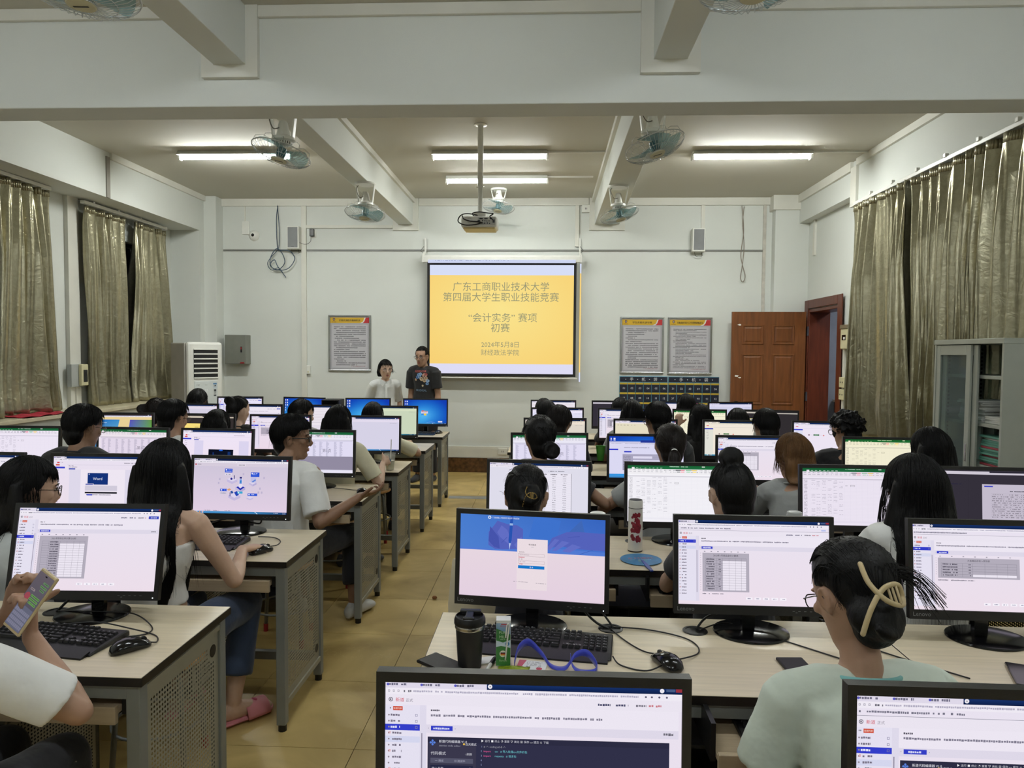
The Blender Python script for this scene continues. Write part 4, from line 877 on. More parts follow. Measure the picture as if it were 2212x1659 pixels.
def keyc(w_):
    w_ = round(w_, 4)
    if w_ not in _kc:
        g = G(); d = .0155
        g.add([(-w_/2, -d/2, 0), (w_/2, -d/2, 0), (w_/2, d/2, 0), (-w_/2, d/2, 0), (-w_/2+.0022, -d/2+.002, .0075), (w_/2-.0022, -d/2+.002, .0075), (w_/2-.0022, d/2-.003, .007), (-w_/2+.0022, d/2-.003, .007)],
              [(3, 2, 1, 0), (4, 5, 6, 7), (0, 1, 5, 4), (1, 2, 6, 5), (2, 3, 7, 6), (3, 0, 4, 7)])
        _kc[w_] = g.data('key', M_key)
    return _kc[w_]
M_legend = mat('key_legend', (170, 170, 175), 0.5)
def _legends():
    g = G(); k = 0
    for (x, y, w_, d) in KEYS:
        z = .0205+(y+.02)*.045+.0072; a = random.uniform(.002, .004)
        g.quad((x-w_/2+.004, y+.002, z), (x-w_/2+.004+a, y+.002, z), (x-w_/2+.004+a, y+.0045, z), (x-w_/2+.004, y+.0045, z)); k += 1
    return g.data('key_legend', M_legend)
me_leg = _legends()
_g = G()
for (x, y, w_, d) in KEYS:
    z = .0145+(y+.02)*.045; _g.add([(x-w_/2, y-d/2, z), (x+w_/2, y-d/2, z), (x+w_/2, y+d/2, z), (x-w_/2, y+d/2, z), (x-w_/2+.002, y-d/2+.002, z+.007), (x+w_/2-.002, y-d/2+.002, z+.007), (x+w_/2-.002, y+d/2-.003, z+.007), (x-w_/2+.002, y+d/2-.003, z+.007)],
        [(4, 5, 6, 7), (0, 1, 5, 4), (1, 2, 6, 5), (2, 3, 7, 6), (3, 0, 4, 7)])
me_keys = _g.data('keys', M_key)
me_rest = G().prism([(-KD/2-.035, 0), (-KD/2-.034, .005), (-KD/2+.002, .012), (-KD/2+.002, 0)], -KW/2+.01, KW/2-.01, 'x').data('palm_rest', M_black)
def keyboard(label, x, y, z, rz, fine=False, rest=True):
    t = thing('keyboard', label, 'keyboard', (x, y, z), R(rz), 'black keyboards')
    def put(n, me, par=t):
        o = bpy.data.objects.new(n, me); C.objects.link(o); o.parent = par; return o
    b = put('keyboard_body', me_kb); b.modifiers.new('bevel', 'BEVEL').width = .003
    if rest: put('palm_rest', me_rest)
    if fine:
        for (kx, ky, kw, kd) in KEYS: o = put('key', keyc(kw)); o.location = (kx, ky, .0145+(ky+.02)*.045)
        lg = put('key_legend', me_leg); tag(lg, kind='stuff'); lg.location = (0, 0, -.0062+.0002)
        v = lettering('brand_lettering', 'ThinkLife', .0125, mat('bright_print', (215, 215, 218), 0.5), t, (.112, -.030, .0168), rx=2)
    else: tag(put('keys', me_keys), kind='stuff')
    return t
keyboard('black keyboard with white lettering behind the milk carton', -.020, 2.165, .75, -7, True)
keyboard('black keyboard on the left front desk below the raised phone', -1.535, 2.095, .75, -8, True)
keyboard('black keyboard beside the bare arm of the woman in the white tube top', -1.62, 3.20, .75, -2, True)
keyboard('black keyboard on the pulled-out tray beside the mint shirt', .735, 1.845, .656, 0, False)
keyboard('black keyboard on the tray in the second row, right of the login monitor', .70, 3.02, .656, 0)
keyboard('black keyboard on the tray under the forearm of the young man in white', -1.45, 4.22, .656, 0)
keyboard('black keyboard pushed under the blue desktop monitor at the aisle', -1.44, 7.72, .75, 2)
def mouse(label, x, y, z, rz):
    t = thing('computer_mouse', label, 'mouse', (x, y, z), R(rz), 'black computer mice')
    g = G(); secs = []
    for yy, w_, h in ((-.056, .012, .010), (-.050, .024, .022), (-.035, .031, .033), (-.012, .033, .039), (.012, .030, .036), (.032, .028, .028), (.048, .024, .020), (.056, .012, .012)):
        secs.append((V(0, yy, h*.45), V(w_, 0, 0), V(0, 0, h*.55)))
    g.sweep(secs, 20); v = g.v[0]; v[:, 2] = np.maximum(v[:, 2], 0.001); obj('mouse_body', g, M_gloss, t, smooth=True)
    obj('scroll_wheel', G().cyl((-.003, .036, .022), (.003, .036, .022), .010, n=12), M_key, t)
    s = G()
    for k in range(5): pass
    obj('button_seam', G().tube([(0, .002, .0385), (0, .015, .0365), (0, .026, .0335)], .0009, 4), M_key, t)
    return t
mouse('black mouse on the left front desk right of its keyboard', -1.235, 2.035, .75, -42)
m = mouse('black mouse between the blue lanyard and the black phone', .352, 2.035, .75, 24)
lettering('brand_lettering', 'Think', .010, mat('bright_print', (215, 215, 218), 0.5), m, (0, -.036, .0372), rx=-8, rz=160)
mouse('black mouse under the hand of the woman with long hair and jeans', -1.262, 3.075, .75, -30)
mouse('black mouse held by a hand beside the second spreadsheet monitor', .435, 4.10 + .22, .75, -10)
mouse('black mouse alone at the aisle end of the last row desk', -1.19, 7.80, .75, -20)
mouse('black mouse below the outstretched open hand, third row aisle end', -1.16, 4.42, .75, 10)
mouse('black mouse beside the green cup', .60, 6.75, .75, 0)
M_cab = mat('black_cable', (10, 10, 11), 0.45)
def bez(pts, n=10):
    pts = [V(*p) for p in pts]; out = []
    P_ = [pts[0]]+pts+[pts[-1]]
    for i in range(1, len(P_)-2):
        a, b, c, d = P_[i-1:i+3]
        for k in range(n):
            t = k/n; out.append(.5*((2*b)+(-a+c)*t+(2*a-5*b+4*c-d)*t*t+(-a+3*b-3*c+d)*t**3))
    out.append(pts[-1]); return out
def cable(label, pts, r=.0022, m=None, n=8, cat='cable', name='cable'):
    return obj(name, G().tube(bez(pts, n), r, 6), m or M_cab, smooth=True, label=label, cat=cat)
Z = .7535
cable('thin black mouse cable looping from grommet to mouse beside the login monitor', [(.20, 2.31, Z), (.34, 2.29, Z), (.45, 2.22, Z), (.46, 2.12, Z), (.36, 2.03, Z+.01), (.29, 1.99, Z), (.22, 2.02, Z), (.20, 2.06, Z+.008)])
cable('black cable from the desk grommet across to the mouse right of the keyboard', [(.215, 2.29, Z), (.25, 2.20, Z), (.30, 2.12, Z), (.355, 2.09, Z+.005)])
cable('thick black video cable from the login monitor to the desk grommet', [(.10, 2.33, .86), (.13, 2.325, .80), (.17, 2.31, .765), (.21, 2.302, .75)], .0042)
cable('black power cable hanging behind the right foot of the login monitor', [(.155, 2.34, .86), (.185, 2.335, .80), (.22, 2.31, .756), (.225, 2.30, .74)], .0035)
cable('black cable running right from the monitor foot towards the claw-clip woman', [(.50, 2.30, Z), (.60, 2.34, Z+.01), (.72, 2.26, Z), (.86, 2.12, Z), (.95, 2.03, Z), (1.0, 1.98, Z)])
cable('thick black cable arching from the grommet behind the grey-table monitor', [(.49, 2.30, .755), (.53, 2.33, .785), (.60, 2.345, .80), (.70, 2.33, .80), (.76, 2.35, .82), (.80, 2.36, .86)], .004)
cable('black cable slanting over the desk right of the claw-clip woman', [(.99, 2.20, Z), (1.05, 2.13, Z), (1.12, 2.06, Z), (1.18, 2.00, Z)])
cable('black cable looping right of the left front keyboard to its mouse', [(-1.66, 2.32, Z), (-1.60, 2.29, Z+.012), (-1.48, 2.27, Z+.02), (-1.36, 2.26, Z+.02), (-1.27, 2.21, Z), (-1.25, 2.15, Z), (-1.30, 2.12, Z)])
cable('black mouse cable curving beside the left front keyboard', [(-1.52, 2.13, Z+.028), (-1.42, 2.16, Z+.028), (-1.32, 2.165, Z+.01), (-1.22, 2.14, Z), (-1.185, 2.09, Z), (-1.20, 2.065, Z+.01)])
cable('thick black cable bundle behind the left front monitor', [(-1.665, 2.32, .75), (-1.63, 2.35, .79), (-1.57, 2.36, .81), (-1.50, 2.37, .815), (-1.40, 2.37, .81), (-1.35, 2.36, .80), (-1.34, 2.34, .80)], .0045)
cable('black cables curled behind the monitor with isometric figures', [(-1.70, 3.40, .755), (-1.66, 3.42, .79), (-1.58, 3.44, .81), (-1.50, 3.45, .80), (-1.42, 3.44, .79), (-1.40, 3.42, .82)], .004)
cable('black mouse cable curving round the hand on the second row mouse', [(-1.38, 3.33, Z), (-1.30, 3.32, Z), (-1.245, 3.26, Z), (-1.235, 3.19, Z), (-1.25, 3.13, Z+.01)])
cable('black cable crossing the third row desk to the mouse', [(-1.42, 4.58, Z), (-1.34, 4.56, Z), (-1.25, 4.52, Z), (-1.18, 4.47, Z+.008)])
cable('black cables behind the white thermos monitor foot', [(.42, 3.40, .755), (.46, 3.42, .80), (.54, 3.44, .82), (.60, 3.44, .83)], .004)
for lb, x, y in (('round black cable grommet right of the login monitor', .215, 2.30), ('round black cable grommet left of the grey-table monitor foot', .487, 2.30), ('round black cable grommet behind the raised phone', -1.665, 2.317), ('round black cable grommet behind the white thermos', .42, 3.40)):
    g = G(); g.lathe([(.040, 0), (.040, .002), (.036, .0035), (.031, .003), (.030, .001), (.001, .001)], n=24); o = obj('cable_grommet', g, M_black, smooth='auto', label=lb, cat='grommet'); o.location = (x, y, .750)
# earphone or charger knob hanging behind the left front monitor
o = obj('earphone_bud', G().ell((0, 0, 0), (.012, .012, .012)), M_gloss, smooth=True, label='small black round earphone bud hanging behind the left front monitor', cat='earphone'); o.location = (-1.575, 2.345, .80)
# floor cable cover between the banks
o = obj('cable_cover', G().prism([(7.94, 0), (7.955, .012), (8.035, .012), (8.05, 0)], -1.10, -.33, 'x'), mat('grey_rubber', (150, 152, 150), .5), label='flat grey cable cover crossing the aisle floor at the front', cat='cable cover')
# ================================================================== people
M_skin = {}
def skin(k):
    if k not in M_skin:
        c = {'fair': (198, 164, 140), 'mid': (168, 132, 108), 'tan': (140, 106, 82)}[k]
        m = mat('skin_'+k, c, 0.52, var=0.05, scale=18, bump=0.03, bscale=260); P = m.node_tree.nodes['Principled BSDF']
        P.inputs['Subsurface Weight'].default_value = 0.12; P.inputs['Subsurface Radius'].default_value = (.008, .005, .004); P.inputs['Subsurface Scale'].default_value = 1.0
        M_skin[k] = m
    return M_skin[k]
def hairm(c=(10, 9, 9)):
    k = 'hair_%d_%d_%d' % c
    return mat(k, c, 0.5, var=0.3, scale=40, stretch=(1, 1, .15), bump=0.35, bscale=90, spec=0.2)
def cloth(name, c, **k): return mat('cloth_'+name, c, 0.85, var=0.04, scale=14, bump=0.55, bscale=13, sheen=0.15, **k)
REM = []
def pnoise(p, seed, f=1.0):
    rg = np.random.default_rng(seed); o = np.zeros(len(p))
    q = p+0.04*np.sin(p[:, [1, 2, 0]]*14*f+rg.random(3)*6)
    for i in range(7):
        d = unit(rg.normal(size=3)*V(1, 1, .55)); fr = f*rg.uniform(18, 62); o += np.sin(q@d*fr+rg.random()*6.3)*(26/fr)
    return o/3
def rem(name, g, m, parent, vox, sm=3, disp=0.0, seed=0, ridge=False, **k):
    o = obj(name, g, m, parent, **k)
    r = o.modifiers.new('r', 'REMESH'); r.mode = 'VOXEL'; r.voxel_size = vox; r.use_smooth_shade = True
    if sm: s_ = o.modifiers.new('s', 'SMOOTH'); s_.iterations = sm; s_.factor = 0.5
    REM.append((o, disp, seed, ridge)); return o
def flush():
    dg = bpy.context.evaluated_depsgraph_get()
    for o, disp, seed, ridge in REM:
        me = bpy.data.meshes.new_from_object(o.evaluated_get(dg)); n = len(me.vertices)
        if disp:
            co = np.empty(n*3); me.vertices.foreach_get('co', co); co = co.reshape(-1, 3); no = np.empty(n*3); me.vertices.foreach_get('normal', no); no = no.reshape(-1, 3)
            d = pnoise(co*V(1.5, 1.5, .22), seed) if ridge else pnoise(co, seed, .75)
            if ridge: d = 1-2*np.abs(d)
            co += no*(d*disp)[:, None]; me.vertices.foreach_set('co', co.ravel())
        me.name = o.name; old = o.data; o.modifiers.clear(); o.data = me; bpy.data.meshes.remove(old)
        me.polygons.foreach_set('use_smooth', [True]*len(me.polygons)); me.update()
    REM.clear()
def rotz(a): c, s = math.cos(a), math.sin(a); return np.array([[c, -s, 0], [s, c, 0], [0, 0, 1.]])
def ik(S, W_, l1, l2, pole):
    d = W_-S; L = min(np.linalg.norm(d), (l1+l2)*.995); u = unit(d); a = (l1*l1-l2*l2+L*L)/(2*L); h = math.sqrt(max(l1*l1-a*a, 1e-5))
    p = unit(pole-u*np.dot(pole, u)); return S+u*a+p*h, S+u*L
def hand(g, Wp, d, n, side, curl=.35, sp=.10, s=1.0, thumb=1.0, curls=None):
    """Wp wrist, d towards the fingers, n back of the hand, side +1: thumb towards d x n"""
    d = unit(d); n = unit(n-d*np.dot(n, d)); w_ = np.cross(d, n)*side
    g.sweep([(Wp+d*t*s-n*.002*s, w_*a*s, n*b*s) for t, a, b in ((-.012, .024, .019), (.01, .026, .018), (.04, .037, .016), (.07, .042, .014), (.088, .040, .012), (.094, .030, .008))], 14)
    for i, (off, ln) in enumerate(((.030, .072), (.010, .080), (-.010, .075), (-.029, .060))):
        c = (curls[i] if curls else curl*(1+.12*i)); dd = unit(d+w_*sp*(1.3-i)*.8); p = Wp+d*(.082 if i < 3 else .076)*s+w_*off*s; pts = [p-dd*.012*s, p]; ax = -n
        for k, f in enumerate((.44, .31, .25)):
            a = c*(.6+.5*k); dd = unit(dd*math.cos(a)+ax*math.sin(a)); ax = unit(ax-dd*np.dot(ax, dd)); p = p+dd*ln*f*s; pts.append(p)
        g.tube(pts, [.0095*s, .0098*s, .0092*s, .0084*s, .0072*s], 8, round_=True)
    p = Wp+d*.024*s+w_*.024*s; td = unit(d*.62+w_*.72*thumb-n*.22); pts = [p]
    for k, f in enumerate((.036, .030, .024)):
        p = p+td*f*s; td = unit(td+d*.28-n*.10*curl); pts.append(p)
    g.tube(pts, [.0140*s, .0120*s, .0105*s, .0085*s], 9, round_=True)
def tubeE(g, pts, rs, flat=1.0, n=14): g.tube(pts, rs, n, round_=True, flat=flat)
def limb(A, B_, rs, k=6):
    return [A+(B_-A)*t for t in np.linspace(0, 1, len(rs))], list(rs)
def head_shape(g, male):
    j = 1.06 if male else 1.0
    secs = [(-.118, .020*j, .020, .058), (-.108, .034*j, .036, .046), (-.090, .048*j, .055, .030), (-.062, .060*j, .074, .012), (-.03, .068, .087, .002), (.0, .073, .093, -.003), (.03, .0765, .098, -.006), (.06, .0755, .097, -.008), (.085, .067, .086, -.010), (.105, .050, .064, -.010), (.118, .026, .032, -.010), (.121, .008, .010, -.010)]
    g.sweep([(V(0, y, z), V(a, 0, 0), V(0, b, 0)) for z, a, b, y in secs], 26)
    g.tube([(0, .086, .022), (0, .100, -.004), (0, .109, -.022), (0, .104, -.033)], [.0085, .009, .0125, .009], 10, round_=True)
    for s in (-1, 1):
        g.ell((s*.012, .097, -.029), (.0085, .010, .007), 8, 6); g.ell((s*.032, .083, .030), (.020, .010, .006), 10, 6); g.ell((s*.045, .064, -.012), (.020, .020, .016), 10, 6)
        g.M0 = None
        a = rotz(R(s*18)); g.ell((s*.0765, -.006, -.006), (.006, .018, .031), 12, 8, a); g.tube([(s*.078, .010, -.02), (s*.083, .012, .0), (s*.087, .004, .022), (s*.087, -.012, .024), (s*.083, -.018, .006), (s*.078, -.010, -.022)], .0042, 7, round_=True)
    g.ell((0, .088, -.0545), (.024, .011, .0055), 12, 6); g.ell((0, .087, -.0645), (.021, .011, .0065), 12, 6); g.ell((0, .078, -.092), (.020, .016, .014), 10, 6)
def M4(rot, t): m = np.eye(4); m[:3, :3] = rot; m[:3, 3] = t; return m
def hrot(yaw, pitch, roll):
    return np.array(Matrix.Rotation(yaw, 3, 'Z') @ Matrix.Rotation(pitch, 3, 'X') @ Matrix.Rotation(roll, 3, 'Y'))
def strands(nS, K, style, hr, ztop, rb, seed, L=0.0, bun=None, width=1.0, thick=.0011, fly=.06, hb=1.0, curl=0, side=0, fc=None):
    def rad(th, cz):
        k_ = np.clip(th/2.05, 0, 1)**3*.8; return A_[0]+(.080-A_[0])*k_, A_[1]+(.101-A_[1])*k_*(cz < .2)
    """hair strands in the head frame (z up): each a three-sided filament lying on the scalp, then falling or drawn to a knot"""
    rg = np.random.default_rng(seed); az = rg.uniform(0, 2*math.pi, nS); jit = rg.normal(0, 1, nS); T = np.linspace(0, 1, K)
    A_ = np.array(hr); out = np.zeros((nS, K, 3)); c0 = V(0, -.012, .022)
    front = np.clip(np.cos(az), 0, 1)                       # az = 0 is the forehead
    if bun is None:
        th_end = np.where(np.cos(az) > .35, (fc or 1.12)+.04*jit, np.where(np.cos(az) > -.25, 1.55, 2.0)) if style != 'long' else np.where(np.cos(az) > .30, 1.06, 1.62)
        th0 = rg.uniform(.02, .7, nS)
        for k, t in enumerate(T):
            tt = t if style != 'long' else min(1, t/0.45)
            th = th0+(th_end-th0)*tt; a2 = az+(.10 if style == 'long' else .20)*jit*t+(.25*np.sin(3*az)*t if style == 'short' else 0)
            rx_, ry_ = (A_[0], A_[1]) if style == 'long' else rad(th, np.cos(a2)); P_ = np.stack([np.sin(th)*np.sin(a2)*rx_, np.sin(th)*np.cos(a2)*ry_, np.cos(th)*A_[2]], -1)*(1+.012*np.abs(jit)+.02*t*(style == 'short'))[:, None]+c0
            if style == 'long' and t > .45:
                q = (t-.45)/.55; back = np.clip(-np.cos(az)+.35, 0, 1)
                ln = L*(.82+.22*rg.random(nS) if k == -1 else (.88+.10*np.sin(jit*3)))
                drop = ln*q*np.where(np.cos(az) > .30, 0, 1)
                P_[:, 2] -= drop; P_[:, 0] *= 1+(width-1)*q+.10*q*np.sin(jit*2); P_[:, 1] = P_[:, 1]*(1-.25*q)-.015*q+.012*np.sin(jit*7+q*3)*q
            out[:, k] = P_
    else:
        bp = V(*bun); th_s = np.where(np.cos(az) > .3, .98, np.where(np.cos(az) > -.3, 1.5, 2.05))+.03*jit
        r0 = np.stack([np.sin(th_s)*np.sin(az), np.sin(th_s)*np.cos(az), np.cos(th_s)], -1); r0 = r0*(1-0)*1.0
        th_in = rg.random(nS)**.5; b0 = unit((bp-c0)/A_)
        for k, t in enumerate(T):
            t2 = 1-th_in*(1-t); u_ = t2[:, None]; d = r0*(1-u_)**2+(r0*V(.7, .25, 0)+V(0, -.15, .9))*2*u_*(1-u_)+b0[None, :]*u_**2
            d /= np.linalg.norm(d, axis=1)[:, None]+1e-6
            thd = np.arccos(np.clip(d[:, 2], -1, 1)); rx_, ry_ = rad(thd, d[:, 1]); out[:, k] = d*np.stack([rx_, ry_, np.full(nS, A_[2])], -1)*(1.004+.012*np.abs(jit)+fly*.25*np.sin(math.pi*t)*(np.abs(jit) > 1.8))[:, None]+c0
    if curl: out += curl*np.sin(T[None, :, None]*26+jit[:, None, None]*9+np.array([0, 2, 4])[None, None, :])
    return out, thick
def strand_mesh(P_, thick, M=None):
    nS, K, _ = P_.shape
    if M is not None: P_ = P_@M[:3, :3].T+M[:3, 3]
    tg = np.gradient(P_, axis=1); tg /= np.linalg.norm(tg, axis=2, keepdims=True)+1e-9
    up = np.zeros_like(tg); up[..., 0] = .3; up[..., 1] = .9; up[..., 2] = .2
    a = np.cross(tg, up); a /= np.linalg.norm(a, axis=2, keepdims=True)+1e-9; b = np.cross(tg, a)
    r = thick*np.interp(np.linspace(0, 1, K), [0, .1, .8, 1], [.6, 1, .9, .15])[None, :, None]
    ring = [P_+r*(a*math.cos(q)+b*math.sin(q)) for q in (0, 2.094, 4.189)]
    v = np.stack(ring, 2).reshape(-1, 3); i = np.arange(nS)[:, None, None]*K*3+np.arange(K-1)[None, :, None]*3; j = np.arange(3)[None, None, :]; j2 = (j+1) % 3
    f = np.stack([i+j, i+j2, i+3+j2, i+3+j], -1).reshape(-1, 4)
    me = bpy.data.meshes.new('hair_strands'); me.vertices.add(len(v)); me.vertices.foreach_set('co', v.ravel()); me.loops.add(f.size); me.loops.foreach_set('vertex_index', f.ravel())
    me.polygons.add(len(f)); me.polygons.foreach_set('loop_start', np.arange(0, f.size, 4)); me.polygons.foreach_set('loop_total', np.full(len(f), 4)); me.polygons.foreach_set('use_smooth', np.ones(len(f), bool)); me.update(calc_edges=True); return me
PEOPLE = {}
def person(label, hx, hy, ztop, yaw=0, hyaw=0, hpitch=-14, hroll=0, male=False, nbd=.262, lean=.07, sk='mid', top='tee', topc=('white', (226, 226, 222)), pants=('black_cotton', (18, 18, 22)),
           hair='short', hc=(10, 9, 9), hl=.3, width=1.0, bun=None, shoe=('dark_shoe', (40, 40, 44)), near=0, sL=None, sR=None, poleL=None, poleR=None, hL={}, hR={}, stand=False, glasses=None, face=False, shw=None, sleeve=.62, vox=.012, twist=0, seed=1, group='students at the computers', knees=None, hs=1.0, strandsn=None, hr=None, kw_trim=None, fc=None):
    cy = R(yaw); Rz = rotz(cy); Ri = Rz.T
    hipz = .93 if stand else .555
    # place the pelvis so that the head lands at (hx, hy)
    off = Rz@V(0, lean+.015, 0); t = thing('person', label, 'person', (hx-off[0], hy-off[1], 0), cy, group)
    org = V(hx-off[0], hy-off[1], 0)
    nb = V(0, lean-.03, ztop-nbd); pv = V(0, 0, hipz)
    sw = shw or (.172 if male else .150); tw = rotz(R(twist))
    B_ = G(); S_ = G(); T_ = G()
    sp = lambda q: pv+(nb-pv)*q+V(0, -.035*math.sin(q*math.pi), 0)
    prof = [(-.16, .10, .09), (-.06, .155, .115), (.0, .165, .12), (.2, .150 if male else .135, .105), (.4, .142 if male else .125, .10), (.6, .158, .112), (.78, .172 if male else .155, .112), (.88, .165, .095), (.95, .12, .075), (1.0, .062, .058)]
    def torso(g, inf, q0=-1, q1=2, drop=0):
        g.sweep([(sp(q)-V(0, 0, drop*(q < 0)), (tw if q > .5 else np.eye(3))@V(a*(sw/.18)+inf, 0, 0), (tw if q > .5 else np.eye(3))@V(0, b+inf, 0)) for q, a, b in prof if q0 <= q <= q1], 22)
    torso(B_, 0)
    Hc = V(0, lean+.015, ztop-.128*hs); HR = hrot(R(hyaw), R(hpitch), R(hroll))
    tubeE(B_, [nb+V(0, 0, -.05), nb+V(0, .005, .03), Hc+V(0, -.012, -.06), Hc+V(0, -.01, -.02)], [.068, .053, .051, .053] if male else [.058, .044, .042, .046], 1.0, 16)
    MH4 = M4(HR*hs, Hc); B_.M = MH4; head_shape(B_, male); B_.M = None
    SZ = nb+V(0, -.005, -.040)
    arms = []
    for s, tgt, pole, hp in ((-1, sL, poleL, hL), (1, sR, poleR, hR)):
        Sh = SZ+tw@V(s*sw, 0, 0); Sh[2] -= .012
        if tgt is None: W_ = V(s*.13, lean+.36, .80) if not stand else V(s*(sw+.045), .03, .80)
        else: W_ = Ri@(V(*tgt)-org)
        pl = (Ri@V(*pole)) if pole is not None else (V(s*.55, -.35, -1) if not stand else V(s*.3, -1, 0))
        E_l, W_ = ik(Sh, W_, .285, .255, pl); arms.append((Sh, E_l, W_))
        tubeE(B_, [SZ+V(0, 0, .01)+tw@V(s*.05, 0, 0), SZ+tw@V(s*sw*.6, 0, 0)+V(0, 0, .008), Sh], [.045, .045, .042])
        k = 1.12 if male else .95
        tubeE(B_, *limb(Sh, E_l, [.049*k, .046*k, .041*k, .036*k, .034*k])); tubeE(B_, *limb(E_l, W_, [.034*k, .037*k, .033*k, .027*k, .023*k]), flat=.88)
        d = hp.get('d'); d = unit(W_-E_l) if d is None else unit(Ri@V(*d)); n = hp.get('n'); n = V(0, 0, 1) if n is None else Ri@V(*n)
        hand(B_, W_, d, n, s*-1*hp.get('flip', 1), hp.get('curl', .30), hp.get('sp', .10), hp.get('s', 1.0 if male else .94), hp.get('thumb', 1.0), hp.get('curls'))
        if top == 'tee' or top == 'long':
            q = sleeve
            SE = Sh+(E_l-Sh)*q
            tubeE(S_, [SZ+tw@V(s*.045, 0, 0), SZ+tw@V(s*sw*.6, 0, 0)+V(0, 0, .004), Sh+V(0, 0, .002)], [.064, .064, .058])
            if top == 'tee': S_.tube([Sh+(Sh-SE)*.06, Sh, Sh+(SE-Sh)*.35, Sh+(SE-Sh)*.7, SE], [.052, .066*k, .065*k, .066*k, .068*k], 18, flat=.94)
            else: tubeE(S_, [Sh, E_l, W_-(W_-E_l)*.08], [.068*k, .056*k, .042*k])
    for s in (-1, 1):
        hipj = pv+V(s*.085, 0, -.04)
        if stand: kn, an = V(s*.10, .01, .49), V(s*.105, -.02, .085)
        else: kn, an = V(s*.10, .42, .50), V(s*.11, .40, .09)
        if knees and s in knees: kn = Ri@(V(*knees[s][0])-org); an = Ri@(V(*knees[s][1])-org)
        tubeE(B_, *limb(hipj, kn, [.078, .074, .062, .052])); tubeE(B_, *limb(kn, an, [.050, .052, .042, .034]))
        ft = unit((kn-hipj)*V(1, 1, 0)) if not stand else V(0, 1, 0)
        if knees and s in knees and len(knees[s]) > 2: ft = unit(Ri@V(*knees[s][2]))
        B_.sweep([(an+ft*q+V(0, 0, z), np.cross(ft, V(0, 0, 1))*a, V(0, 0, b)) for q, a, b, z in ((-.05, .025, .028, -.045), (-.02, .034, .045, -.04), (.05, .036, .038, -.047), (.12, .042, .026, -.060), (.16, .038, .018, -.068), (.18, .022, .011, -.072))], 12)
        if shoe:
            g_ = G(); g_.sweep([(an+ft*q+V(0, 0, z), np.cross(ft, V(0, 0, 1))*a, V(0, 0, b)) for q, a, b, z in ((-.072, .016, .020, -.062), (-.062, .032, .036, -.052), (-.02, .040, .050, -.040), (.05, .043, .044, -.046), (.12, .048, .033, -.057), (.17, .044, .026, -.064), (.20, .024, .016, -.072))], 14)
            g_.v[0][:, 2] = np.maximum(g_.v[0][:, 2], .001); so = obj('shoe', g_, cloth(*shoe), t, smooth=True)
        q_ = 1.0 if knees is None else .80
        tubeE(T_, *limb(hipj, kn, [.094, .090, .080, .072])); T_.tube([kn+(kn-an)*.10, kn, kn+(an-kn)*.5, kn+(an-kn)*q_*.93], [.05, .070, .066, .066], 14)
    T_.sweep([(sp(q), V(a*(sw/.18)+.010, 0, 0), V(0, b+.012, 0)) for q, a, b in prof if -.2 <= q <= .2], 20)
    if stand: pass
    v = vox if near < 2 else .0058
    rem('body', B_, skin(sk), t, v, 2 if near else 3)
    if top == 'tube': S_.sweep([(sp(q), V(a*(sw/.18)+.008, 0, 0), V(0, b+.010, 0)) for q, a, b in ((.24, .134, .104), (.4, .125, .10), (.6, .158, .114), (.74, .165, .114))], 26)
    else:
        lo = -.10 if not stand else .02
        S_.sweep([(sp(q), (tw if q > .5 else np.eye(3))@V(a*(sw/.18)+i_, 0, 0), (tw if q > .5 else np.eye(3))@V(0, b+i_, 0)) for q, a, b, i_ in ((lo, .165, .12, .024), (.2, .150, .112, .024), (.4, .145, .11, .022), (.6, .16, .114, .016), (.78, .172 if male else .158, .112, .013), (.88, .165, .095, .013), (.95, .12, .075, .012), (.985, .080, .064, .010))], 24)
    if top != 'tube':
        nbm = kw_trim or topc; g_ = G(); ring = [sp(.975)+V(.079*math.cos(a), .002+.069*math.sin(a)-.0, .008-.016*math.sin(a)) for a in np.linspace(0, 2*math.pi, 29)]
        g_.tube(ring, .0055, 8, cap=False, flat=1.0); obj('neckband', g_, cloth(*nbm), t, smooth=True)
    rem('shirt' if top != 'tube' else 'tube_top', S_, cloth(*topc), t, .0085 if near else .014, 2, .0085 if top != 'tube' else .0015, seed)
    rem('trousers', T_, cloth(*pants), t, .011 if near else .018, 2, .004, seed+50)
    # hair --------------------------------------------------------------
    Hh = G(); hm = hairm(hc); hr = hr or ((.088, .110, .112) if hair != 'curly' else (.100, .118, .118))
    Hh.M = MH4; c0 = V(0, -.014, .020)
    def cap(cut):      # scalp shell from the crown to a cut angle that is short at the forehead
        n, m_ = 36, 14; vs = []; fs = []
        for i in range(m_+1):
            for j in range(n):
                a = j*2*math.pi/n; c = math.cos(a); te = cut(c); th = te*i/m_; k_ = (i/m_)**3*(.8 if hair not in ('long', 'bob') else 0)
                vs.append(c0+V(math.sin(th)*math.sin(a)*(hr[0]+(.079-hr[0])*k_), math.sin(th)*math.cos(a)*(hr[1]+(.100-hr[1])*k_*(c < .2)), math.cos(th)*hr[2]))
        for i in range(m_):
            for j in range(n): fs.append((i*n+j, (i+1)*n+j, (i+1)*n+(j+1) % n, i*n+(j+1) % n))
        k = len(vs)
        for i in range(m_+1):
            for j in range(n): vs.append(c0+(vs[i*n+j]-c0)*.86)
        for i in range(m_):
            for j in range(n): fs.append((k+i*n+j, k+i*n+(j+1) % n, k+(i+1)*n+(j+1) % n, k+(i+1)*n+j))
        for j in range(n): fs.append((m_*n+j, k+m_*n+j, k+m_*n+(j+1) % n, m_*n+(j+1) % n))
        Hh.add(vs, fs)
    sm = lambda c, a, b: (lambda u: u*u*(3-2*u))(min(1, max(0, (c-a)/(b-a))))
